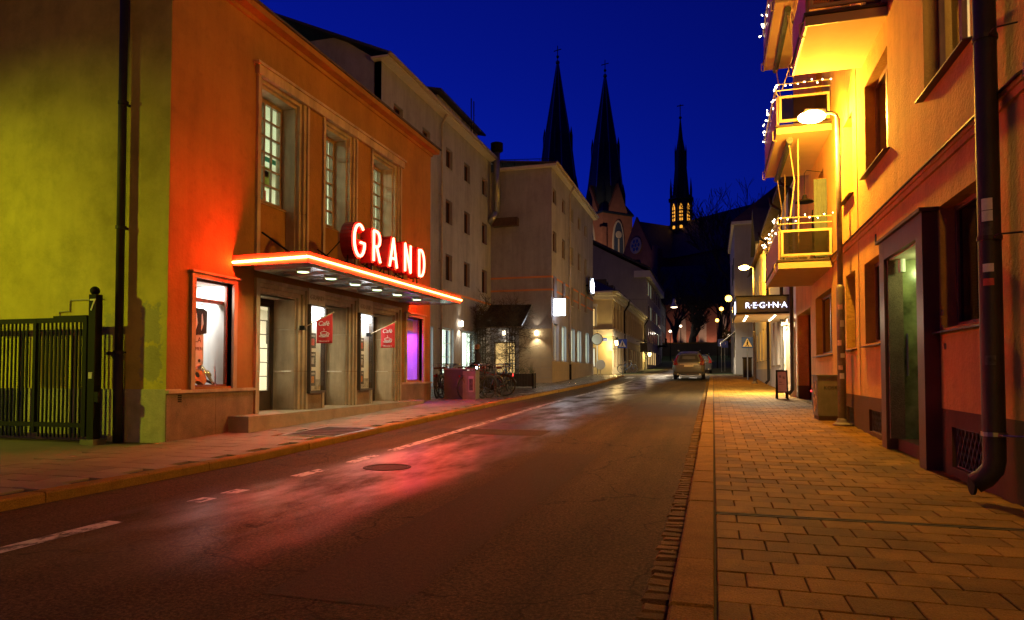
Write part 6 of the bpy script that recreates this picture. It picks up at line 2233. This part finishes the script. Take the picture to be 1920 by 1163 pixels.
# dark row of houses further up on both sides
for (x0, x1, y0, y1, zt, lb, mt) in ((-20, -8.6, 117, 134, 13.0, 'dark brown house beyond the tall grey gable', 'plaster_grey'), (3.5, 16, 76, 100, 11.5, 'unlit house hidden behind the grey corner house', 'plaster_grey')):
    t = thing('far_house', lb, 'house', ((x0 + x1) / 2, (y0 + y1) / 2, rise(y0)))
    MB().bx(x0, x1, y0, y1, 0, zt).build('wall', mt, t)
    m = MB()
    xm = (x0 + x1) / 2
    m.hexa([(x0 - .3, y0 - .3, zt), (x1 + .3, y0 - .3, zt), (x1 + .3, y1 + .3, zt), (x0 - .3, y1 + .3, zt), (xm - .1, y0 - .3, zt + 4), (xm + .1, y0 - .3, zt + 4), (xm + .1, y1 + .3, zt + 4), (xm - .1, y1 + .3, zt + 4)])
    m.build('roof', 'roof_dark', t)
    xf = x1 if x0 < 0 else x0
    for j in range(3):
        for k in range(4):
            MB(('X', xf, 1 if x0 < 0 else -1)).box(y0 + 2 + k * 3.6, y0 + 3.1 + k * 3.6, 3.5 + j * 3, 5.3 + j * 3, .002, .05).build('window', 'crest_glass', t)

# ---------------------------------------------------------------- far lamps
def post_lamp(x, y_, z, lb, em, power, col, grp):
    t = thing('post_lamp', lb, 'street lamp', (x, y_, rise(y_)), grp)
    MB().tube([(x, y_, rise(y_) - .1), (x, y_, z)], [.09, .05], 8).build('pole', 'metal_black', t)
    MB().ball((x, y_, z + .2), .22, 12).build('globe', em, t, smooth=True)
    MB().lathe((x, y_, z + .38), [(.2, 0), (.05, .12)], 8).build('cap', 'metal_black', t)
    lamp('lamp_light', 'POINT', (x, y_, z - .1), power, col, t, .2)


emit('globe_white', (1.0, .75, .48), 6)
emit('globe_sodium', (1.0, .45, .06), 11)
post_lamp(.95, 80, 8.0, 'sodium lamp on a slim post beyond the shop awning', 'globe_sodium', 160, (1, .55, .1), 'lamps up the hill')
post_lamp(.55, 92, 7.6, 'second sodium lamp on a slim post further up beyond the shop awning', 'globe_sodium', 120, (1, .55, .1), 'lamps up the hill')
post_lamp(-6.9, 118, 7.8, 'white globe lamp on a post under the big bare tree', 'globe_white', 120, (1, .85, .7), 'lamps in the churchyard')
post_lamp(-5.6, 128, 9.3, 'small white globe lamp behind the big bare tree', 'globe_white', 70, (1, .85, .7), 'lamps in the churchyard')
post_lamp(2.6, 122, 7.2, 'white globe lamp at the foot of the slope behind the parking signs', 'globe_white', 60, (1, .85, .7), 'lamps in the churchyard')
hl = thing('hanging_lamp', 'white bell shaped lamp hanging from a wire across the junction', 'street lamp', (-3.0, 57, 6.4))
MB().lathe((-3.0, 57, 6.4), [(.34, 0), (.30, .06), (.16, .25), (.11, .45), (.11, .62), (.04, .7)], 16).build('shade', 'zinc', hl, smooth=True)
MB().lathe((-3.0, 57, 6.34), [(.15, 0), (.28, .05)], 14).build('lens', 'globe_white', hl)
MB().tube([(-8.2, 57.8, 7.55)] + [(-8.2 + k * 1.25, 57.8 - .8 * math.sin(k * .35), 7.3 - .2 * math.sin(k * .4)) for k in range(1, 8)] + [(1.75, 58.2, 7.3)], .014, 4).build('wire', 'metal_black', hl)
lamp('lamp_light', 'SPOT', (-3.0, 57, 6.3), 5200, (1, .80, .55), hl, .2, (0, 0, 0), 150, .5)
t = thing('wall_street_lamp', 'sodium lamp on an iron wall bracket at the corner of the grey house', 'street lamp', (1.2, 58, 7.1))
MB().tube([(1.74, 58.15, 6.6), (1.5, 58.0, 6.75), (1.45, 58.0, 7.1), (1.3, 58, 7.2)], .03, 6).build('bracket', 'metal_black', t)
MB().ball((1.25, 58, 7.08), .26, 12).build('globe', 'globe_sodium', t)
lamp('lamp_light', 'POINT', (1.2, 57.9, 6.9), 350, (1, .55, .1), t, .15)

# ---------------------------------------------------------------- cars
def car(label, paint):
    t = thing('parked_car', label, 'car', (0, 0, 0), 'cars on the uphill street', local=True)
    # stations from rear bumper (y 0) to nose (y 4.6): y, half width at sill, at belt, at roof, z sill, z belt, z roof
    S = [(0.00, .70, .80, .62, .42, .98, 1.00), (.06, .84, .90, .66, .30, 1.02, 1.08), (.20, .88, .925, .60, .28, 1.04, 1.42), (.42, .90, .935, .60, .27, 1.04, 1.60), (.9, .91, .94, .62, .27, 1.03, 1.66),
         (1.8, .91, .94, .63, .26, 1.00, 1.68), (2.5, .91, .94, .62, .26, .98, 1.64), (3.1, .91, .94, .58, .26, .97, 1.36), (3.55, .91, .93, .66, .27, .96, 1.03), (4.2, .88, .88, .62, .28, .86, .92), (4.55, .72, .74, .5, .34, .72, .76), (4.62, .6, .6, .4, .42, .62, .66)]
    m = MB()
    n = 10
    for (y_, ws, wb, wr, zs, zb_, zr_) in S:
        sec = [(-ws * .9, zs), (-ws, zs + .12), (-wb, zs + (zb_ - zs) * .55), (-wb * .985, zb_), (-wr, zr_ - .04), (-wr * .8, zr_), (wr * .8, zr_), (wr, zr_ - .04), (wb * .985, zb_), (wb, zs + (zb_ - zs) * .55), (ws, zs + .12), (ws * .9, zs)]
        n = len(sec)
        m.v += [(x, y_, z) for x, z in sec]
    for i in range(len(S) - 1):
        for k in range(n):
            m.f.append((i * n + k, i * n + (k + 1) % n, (i + 1) * n + (k + 1) % n, (i + 1) * n + k))
    m.f += [tuple(range(n)), tuple(range(len(m.v) - 1, len(m.v) - n - 1, -1))]
    m.mi = [0] * len(m.f)
    b = m.build('body', paint, t, smooth=True)
    sub = b.modifiers.new('s', 'SUBSURF')
    sub.levels = sub.render_levels = 1
    # rear window and side glass, slightly proud
    m = MB()
    m.hexa([(-.60, .03, 1.06), (.60, .03, 1.06), (.46, .26, 1.47), (-.46, .26, 1.47), (-.60, .09, 1.06), (.60, .09, 1.06), (.46, .32, 1.47), (-.46, .32, 1.47)])
    m.build('rear_window', 'car_dark', t)
    for s in (-1, 1):
        m = MB()
        m.hexa([(s * .945, .55, 1.06), (s * .945, 3.0, 1.02), (s * .66, 2.6, 1.56), (s * .67, .75, 1.56), (s * .88, .55, 1.06), (s * .88, 3.0, 1.02), (s * .6, 2.6, 1.56), (s * .6, .75, 1.56)])
        m.build('side_window', 'car_dark', t)
        m = MB()
        m.hexa([(s * .86, .0, .88), (s * .60, -.035, .88), (s * .66, .0, 1.12), (s * .86, .06, 1.12), (s * .90, .12, .88), (s * .62, .06, .88), (s * .68, .08, 1.12), (s * .88, .16, 1.12)])
        m.build('tail_light', 'tail_lens', t)
        m = MB()
        m.hexa([(s * .80, .08, 1.12), (s * .72, .06, 1.12), (s * .56, .26, 1.46), (s * .62, .28, 1.46), (s * .84, .16, 1.12), (s * .74, .12, 1.12), (s * .60, .34, 1.46), (s * .66, .36, 1.46)])
        m.build('tail_light', 'tail_lens', t)
        m = MB()
        m.tube([(s * .62, .6, 1.70), (s * .64, .8, 1.73), (s * .64, 2.2, 1.73), (s * .62, 2.5, 1.69)], .02, 6)
        m.build('roof_rail', 'steel', t)
        m = MB()
        m.hexa([(s * .95, 3.0, 1.0), (s * 1.08, 3.0, 1.0), (s * 1.08, 3.12, 1.0), (s * .95, 3.12, 1.0), (s * .95, 3.0, 1.14), (s * 1.08, 3.0, 1.14), (s * 1.08, 3.12, 1.14), (s * .95, 3.12, 1.14)])
        m.build('mirror', paint, t)
        for y_ in (.85, 3.72):
            m = MB()
            x = s * .80
            m.lathe((x - .115, y_, .35), [(.25, 0), (.34, .02), (.35, .05), (.35, .18), (.34, .21), (.25, .23)], 22, axis='X')
            w = m.build('wheel', 'rubber', t)
            m = MB()
            m.lathe((x + s * .10 - .012, y_, .35), [(.22, 0), (.22, .024)], 16, axis='X')
            m.build('rim', 'steel', w)
    MB().bx(-.26, .26, -.045, -.02, .78, .89).build('number_plate', 'plate', t)
    MB().bx(-.84, .84, -.06, .12, .32, .50).build('bumper', 'car_dark', t)
    MB().bx(-.50, .50, -.03, .02, .91, .95).build('trim_bar', 'car_paint' if paint != 'car_paint' else 'steel', t)
    for x in (-.62, .62):
        MB().lathe((x, -.09, .34), [(.05, 0), (.05, .1)], 10, axis='Y').build('exhaust', 'steel', t)
    return t


c1 = car('dusty beige estate SUV with roof rails standing in the road beside the granite kerb', 'car_paint')
c1.location = (-1.36, 41.0, rise(42.5) - .10)
c1.rotation_euler = (math.atan((rise(45) - rise(41)) / 4), 0, R(.5))
c2 = car('dark parked car further up the hill, partly hidden by the beige SUV', 'car_dark')
c2.location = (-1.0, 62.0, rise(64) - .10)
for dx in (2.0,):
    pass
# bicycle parked by the crossing
o = copy_tree(b2)
o.location = (-7.0, 58.6, rise(58.6))
o.rotation_euler = (0, 0, R(20))
o['label'] = 'bicycle leaning at the corner lamp of the cream house'
for (x, y_, lb) in ((.75, 66, 'small dark blue parking sign on a post, the lower of two up the hill'), (1.1, 70, 'dark blue parking sign on a post, the higher of two up the hill')):
    t = thing('parking_sign', lb, 'road sign', (x, y_, rise(y_)))
    MB().tube([(x, y_, rise(y_)), (x, y_, 4.2)], .04, 6).build('post', 'steel', t)
    MB().bx(x - .32, x + .32, y_ - .06, y_ - .041, 3.5, 4.15).build('plate', 'sign_blue', t)
    lettering('P', .5, (x, y_ - .064, 3.65), (1, 0, 0), 'white_paint', t, 'lettering', .002)

# ---------------------------------------------------------------- cathedral on the hill
ca = thing('cathedral', 'brick cathedral with two tall dark spires, a ridge turret and a floodlit tower', 'cathedral', (-43, 232, 8), local=True)
ca.rotation_euler = (0, 0, math.atan2(-.678, .737))
# local axes: x along the nave (towards the turret), y across (towards tower at -y / +y)


def loc_of(wx, wy):
    d = Vector((wx + 43, wy - 232, 0))
    d.rotate(Matrix.Rotation(-ca.rotation_euler.z, 3, 'Z'))
    return d.x, d.y


def octa(m, cx, cy, prof, n=8, rot=0, mi=0):
    i0 = len(m.v)
    for r, z in prof:
        for k in range(n):
            a = 2 * math.pi * (k + .5) / n + rot
            m.v.append((cx + r * math.cos(a), cy + r * math.sin(a), z))
    for j in range(len(prof) - 1):
        for k in range(n):
            m.f.append((i0 + j * n + k, i0 + j * n + (k + 1) % n, i0 + (j + 1) * n + (k + 1) % n, i0 + (j + 1) * n + k))
            m.mi.append(mi)
    m.f.append(tuple(i0 + k for k in range(n))[::-1])
    m.f.append(tuple(i0 + (len(prof) - 1) * n + k for k in range(n)))
    m.mi += [mi, mi]


def gothic(cx, z0, w, h, n=7):
    """pointed window outline in (u, z)"""
    pts = [(cx - w / 2, z0), (cx + w / 2, z0), (cx + w / 2, z0 + h * .6)]
    for k in range(1, n):
        t_ = k / n
        pts.append((cx + w / 2 * (1 - t_ ** 1.6), z0 + h * (.6 + .4 * math.sin(t_ * math.pi / 2))))
    pts.append((cx, z0 + h))
    for k in range(n - 1, 0, -1):
        t_ = k / n
        pts.append((cx - w / 2 * (1 - t_ ** 1.6), z0 + h * (.6 + .4 * math.sin(t_ * math.pi / 2))))
    pts.append((cx - w / 2, z0 + h * .6))
    return pts


def tower(wx, wy):
    cx, cy = loc_of(wx, wy)
    h = 6.6
    zt = 47.5          # local heights over the base at 8
    m = MB()
    m.bx(cx - h, cx + h, cy - h, cy + h, -8, zt)
    for sx in (-1, 1):
        for sy in (-1, 1):
            m.bx(cx + sx * h - .9, cx + sx * h + .9, cy + sy * h - .9, cy + sy * h + .9, -8, zt - 5)
    b = m.build('tower', 'brick_church', ca)
    for F, cc_ in ((('Y', cy - h, -1), cx), (('X', cx - h, -1), cy), (('X', cx + h, 1), cy)):
        MB(F).prism(gothic(cc_, 28, 5.0, 17.5), .02, .35).build('window_arch', 'stone_tile', b)
        w = MB(F).prism(gothic(cc_, 28.6, 4.0, 16.2), .351, .40).build('window', 'crest_glass', b)
        m = MB(F)
        m.box(cc_ - .25, cc_ + .25, 28.6, 39, .401, .6)
        P = m.P(cc_, 40.5, .5)
        m.lathe(P, [(1.3, -.1), (1.3, .1)], 12, axis=F[0])
        m.build('tracery', 'stone_tile', w)
        MB(F).prism([(cc_ - 4.6, zt), (cc_ + 4.6, zt), (cc_, zt + 11)], -1.2, .25).build('gable', 'brick_church', b)
    m = MB()
    octa(m, cx, cy, [(9.9, zt), (9.9, zt + .6), (7.2, zt + 4)], 4)
    m.build('tower_roof', 'spire_copper', ca)
    m = MB()
    octa(m, cx, cy, [(6.6, zt + 3.0), (6.4, zt + 10.0), (5.0, zt + 21.2), (4.85, zt + 21.6), (4.5, zt + 25.6), (3.9, zt + 28.2), (2.0, zt + 39.7), (.35, zt + 50.7)], 8)
    for k in range(4):
        a = math.pi / 4 + k * math.pi / 2
        octa(m, cx + 4.6 * math.cos(a), cy + 4.6 * math.sin(a), [(.55, zt + 17.6), (.55, zt + 25.6), (.05, zt + 28.7)], 5)
        octa(m, cx + 6.2 * math.cos(a), cy + 6.2 * math.sin(a), [(.8, zt + 1.0), (.8, zt + 8.0), (.05, zt + 11.8)], 5)
    s = m.build('spire', 'spire_copper', ca)
    m = MB()
    for k in range(8):
        a = 2 * math.pi * (k + .5) / 8
        m.tube([(cx + r * math.cos(a), cy + r * math.sin(a), z) for r, z in ((6.45, zt + 10.0), (5.05, zt + 21.2), (3.95, zt + 28.2), (2.05, zt + 39.7), (.4, zt + 50.3))], .16, 4)
    m.build('rib', 'zinc', s)
    m = MB()
    m.ball((cx, cy, zt + 51.1), .75, 10).ball((cx, cy, zt + 53.1), .55, 8)
    m.tube([(cx, cy, zt + 51.1), (cx, cy, zt + 56.9)], .16, 6)
    m.tube([(cx - 1.3, cy - .6, zt + 55.4), (cx + 1.3, cy + .6, zt + 55.4)], .15, 6)
    m.build('finial_cross', 'gold', ca)


tower(-36.0, 239.6)
tower(-49.9, 224.5)
# nave, transept, turret
m = MB()
m.bx(38, 78, -9, 9, -8, 24)
m.bx(38, 76, -16, 16, -8, 12)
m.bx(-4, 40, -9, 9, -8, 16)
m.build('nave_wall', 'brick_church', ca)
m = MB()
m.hexa([(37.5, -9.6, 24), (78, -9.6, 24), (78, 0, 36), (37.5, 0, 36), (37.5, 9.6, 24), (78, 9.6, 24), (78, .3, 36), (37.5, .3, 36)])
m.hexa([(-4, -9.6, 16), (38, -9.6, 16), (38, 0, 20), (-4, 0, 20), (-4, 9.6, 16), (38, 9.6, 16), (38, .3, 20), (-4, .3, 20)])
m.build('nave_roof', 'roof_dark', ca)
m = MB()
m.bx(38, 52, -15, 24, -8, 24)
m.build('transept_wall', 'brick_church', ca)
m = MB()
m.hexa([(37.6, -14.7, 24), (52.4, -14.7, 24), (45.2, -14.7, 35), (44.8, -14.7, 35), (37.6, 24, 24), (52.4, 24, 24), (45.2, 24, 35), (44.8, 24, 35)])
m.build('transept_roof', 'roof_dark', ca)
# west gable with rose window between the towers' shoulder, seen from the street
gx, gy = 45.0, -15.1
m = MB(('Y', gy, -1))
m.prism([(gx - 7.2, -8), (gx + 7.2, -8), (gx + 7.2, 24), (gx, 36.2), (gx - 7.2, 24)], -.6, 0)
m.prism([(gx - 8.2, -8), (gx - 7.2, -8), (gx - 7.2, 27), (gx - 8.2, 26)], -1, .8)
m.prism([(gx + 7.2, -8), (gx + 9.2, -8), (gx + 9.2, 26), (gx + 7.2, 27)], -1, .8)
gb = m.build('transept_gable', 'brick_church', ca)
m = MB()
m.lathe((gx, gy - .3, 28.2), [(2.3, 0), (2.3, .25)], 20, axis='Y')
rw = m.build('rose_window', 'stone_tile', gb)
m = MB()
for k in range(6):
    a = R(60 * k)
    m.lathe((gx + 1.25 * math.cos(a), gy - .36, 28.2 + 1.25 * math.sin(a)), [(.5, 0), (.5, .05)], 10, axis='Y')
m.lathe((gx, gy - .36, 28.2), [(.5, 0), (.5, .05)], 10, axis='Y')
m.build('pane', 'crest_glass', rw)
tx, ty = loc_of(-8.4, 200)
zt = 26.0
m = MB()
octa(m, tx, ty, [(3.0, zt), (3.0, zt + 17.5)], 8)
for k in range(8):
    a = 2 * math.pi * (k + .5) / 8
    octa(m, tx + 3.0 * math.cos(a), ty + 3.0 * math.sin(a), [(.35, zt), (.35, zt + 19), (.03, zt + 22.5)], 5)
octa(m, tx, ty, [(3.75, zt + 16.2), (3.75, zt + 16.6)], 8)
octa(m, tx, ty, [(2.5, zt + 17.5), (1.5, zt + 29), (1.4, zt + 30.5), (.75, zt + 34), (.15, zt + 40)], 8)
for k in range(4):
    a = math.pi / 4 + k * math.pi / 2
    octa(m, tx + 1.5 * math.cos(a), ty + 1.5 * math.sin(a), [(.22, zt + 26), (.22, zt + 30.5), (.02, zt + 32.5)], 5)
tu = m.build('ridge_turret', 'spire_copper', ca)
for k in range(8):
    a = 2 * math.pi * k / 8
    d = Vector((math.cos(a), math.sin(a), 0))
    e = Vector((-d.y, d.x, 0))
    c = Vector((tx, ty, 0)) + d * 2.80
    for (z0, z1, w) in ((zt + 10.0, zt + 15.0, .45), (zt + 7.8, zt + 8.7, .4)):
        m = MB()
        P = [c - e * w, c + e * w, c + e * w, c, c - e * w]
        Z = [z0, z0, z0 + (z1 - z0) * .75, z1, z0 + (z1 - z0) * .75]
        k0 = len(m.v)
        m.v += [(p.x, p.y, z) for p, z in zip(P, Z)] + [(p.x + d.x * .12, p.y + d.y * .12, z) for p, z in zip(P, Z)]
        m.f += [(0, 1, 2, 3, 4), (9, 8, 7, 6, 5)] + [(i, (i + 1) % 5, 5 + (i + 1) % 5, 5 + i) for i in range(5)]
        m.mi = [0] * 7
        wn_ = m.build('lit_opening', 'fleche_lit', tu)
        if z1 - z0 > 3:
            m = MB()
            for q in range(3):
                zz = z0 + .7 + q * 1.0
                m.hexa([tuple(c + d * o_ + e * s_ * w * 1.02 + Vector((0, 0, zz + t_))) for o_ in (.121, .2) for s_, t_ in ((-1, 0), (1, 0), (1, .4), (-1, .4))])
            m.hexa([tuple(c + d * o_ + e * s_ * .1 + Vector((0, 0, t_))) for o_ in (.121, .2) for s_, t_ in ((-1, z0), (1, z0), (1, z1 - .6), (-1, z1 - .6))])
            m.build('louvre', 'spire_copper', wn_)
m = MB()
m.ball((tx, ty, zt + 40.3), .45, 8)
m.tube([(tx, ty, zt + 39.5), (tx, ty, zt + 44.2)], .12, 5).tube([(tx - .8, ty - .5, zt + 43.8), (tx + .8, ty + .5, zt + 43.8)], .15, 5)
m.build('weather_vane', 'spire_copper', ca)
# floodlight on a mast for the street side of the tower
fl = thing('floodlight', 'floodlight on a low mast aimed up at the cathedral tower', 'floodlight', (-38, 196, 9))
MB().tube([(-38, 196, 8), (-38, 196, 14)], .12, 6).build('mast', 'metal_black', fl)
MB().bx(-38.4, -37.6, 195.6, 196.2, 13.8, 14.4).build('head', 'metal_black', fl)
_d = Vector((-36, 233, 47)) - Vector((-38, 196.6, 14.6))
lamp('flood_light', 'SPOT', (-38, 196.6, 14.6), 45000, (1, .66, .44), fl, .4, tuple(_d.to_track_quat('-Z', 'Y').to_euler()), 30, .9)
_d = Vector((-20, 190, 36)) - Vector((-26, 172, 11))
lamp('flood_light', 'SPOT', (-26, 172, 11), 1800, (1, .66, .46), fl, .4, tuple(_d.to_track_quat('-Z', 'Y').to_euler()), 34, .9)
# floodlit church wall behind the trees
ch = thing('churchyard_church', 'low brick church glowing faintly behind the bare trees up the hill', 'church', (-3, 165, 6))
MB().bx(-14, 9, 165, 177, 4, 17).build('wall', 'brick_church', ch)
m = MB()
m.hexa([(-14.5, 164.5, 17), (9.5, 164.5, 17), (9.5, 177.5, 17), (-14.5, 177.5, 17), (-12, 170.9, 27), (7, 170.9, 27), (7, 171.1, 27), (-12, 171.1, 27)])
m.build('roof', 'roof_dark', ch)
for k in range(5):
    u = -11.5 + k * 4.6
    MB(('Y', 165, -1)).prism(gothic(u, 8, 1.8, 6.5), .02, .25).build('window', 'stone_tile', ch)
    lamp('wall_wash', 'SPOT', (u + 2.0, 162.5, 6.6), 700, (1, .55, .38), ch, .2, (R(150), 0, 0), 90, .8) if k < 4 else None
# retaining wall and lawn at the end of the street
rw_ = thing('retaining_wall', 'dark stone retaining wall below the lawn at the end of the street', 'wall', (0, 124, 3))
MB().bx(-30, 30, 123.6, 124.2, 2.0, 6.1).build('masonry', 'bark', rw_)
MB().bx(-30, 30, 123.5, 124.3, 6.1, 6.3).build('coping', 'sett_granite', rw_)
strip([-60, -30, 0, 30, 60], [124.2, 135, 150, 200], lambda y: 6.15 + max(0, y - 150) * .03).build('lawn', 'grass', None, kind='structure')

# ---------------------------------------------------------------- bare trees
def bare_tree(x, y_, z0, H, r0, seed, label, levels=5, spread=.55, grp='bare trees up the hill', trunk=.28):
    rt = random.Random(seed)
    t = thing('bare_tree', label, 'tree', (x, y_, z0), grp)
    tm, cm = MB(), MB()

    def grow(p, d, L, r, lv):
        n = 3 if lv > 1 else 2
        pts = [Vector(p)]
        dd = Vector(d)
        for k in range(n):
            dd = (dd + Vector((rt.uniform(-.2, .2), rt.uniform(-.2, .2), rt.uniform(-.05, .15)))).normalized()
            pts.append(pts[-1] + dd * L / n)
        m = tm if lv >= levels - 1 else cm
        m.tube(pts, [max(.035, r * (1 - .38 * k / n)) for k in range(n + 1)], 8 if lv >= levels - 1 else (5 if lv > 2 else 3), caps=False)
        if lv == 0:
            return
        for k in range(rt.randint(3, 4)):
            q = pts[rt.randint(1, n)] if k else pts[-1]
            a = rt.uniform(0, 6.28)
            s = spread * rt.uniform(.6, 1.5)
            nd = (dd + Vector((math.cos(a) * s, math.sin(a) * s, rt.uniform(-.15, .35)))).normalized()
            grow(q, nd, L * rt.uniform(.62, .85), r * rt.uniform(.45, .62), lv - 1)
    grow((x, y_, z0 - .2), (0, 0, 1), H * trunk, r0, levels)
    tm.build('trunk', 'bark', t, smooth=True, recalc=False)
    cm.build('crown', 'bark', t, recalc=False)


bare_tree(-3.6, 128, 6.1, 17, .75, 5, 'broad old bare tree with forked trunk on the lawn, lit from behind', 6, .75, trunk=.2)
bare_tree(-10.5, 132, 6.1, 18, .5, 8, 'bare tree beside the dark brown house on the lawn', 5, .55)
bare_tree(3.8, 130, 6.1, 18, .5, 9, 'bare tree above the white globe lamp at the foot of the slope', 5, .6)
bare_tree(6.0, 128, 6.1, 31, .6, 12, 'tall bare tree whose crown shows over the grey corner house', 6, .5)
bare_tree(1.0, 142, 6.1, 21, .5, 15, 'bare tree before the low brick church', 5, .55)
bare_tree(14, 150, 6.3, 27, .5, 21, 'bare tree deep along the slope behind the tiled roofs', 5, .5)
bare_tree(-7.5, 146, 6.1, 20, .5, 25, 'slim bare tree between cathedral turret and churchyard lamps', 5, .5)
bare_tree(2.6, 96, rise(96), 9, .2, 31, 'small bare tree behind the shop awning', 5, .7, trunk=.22)
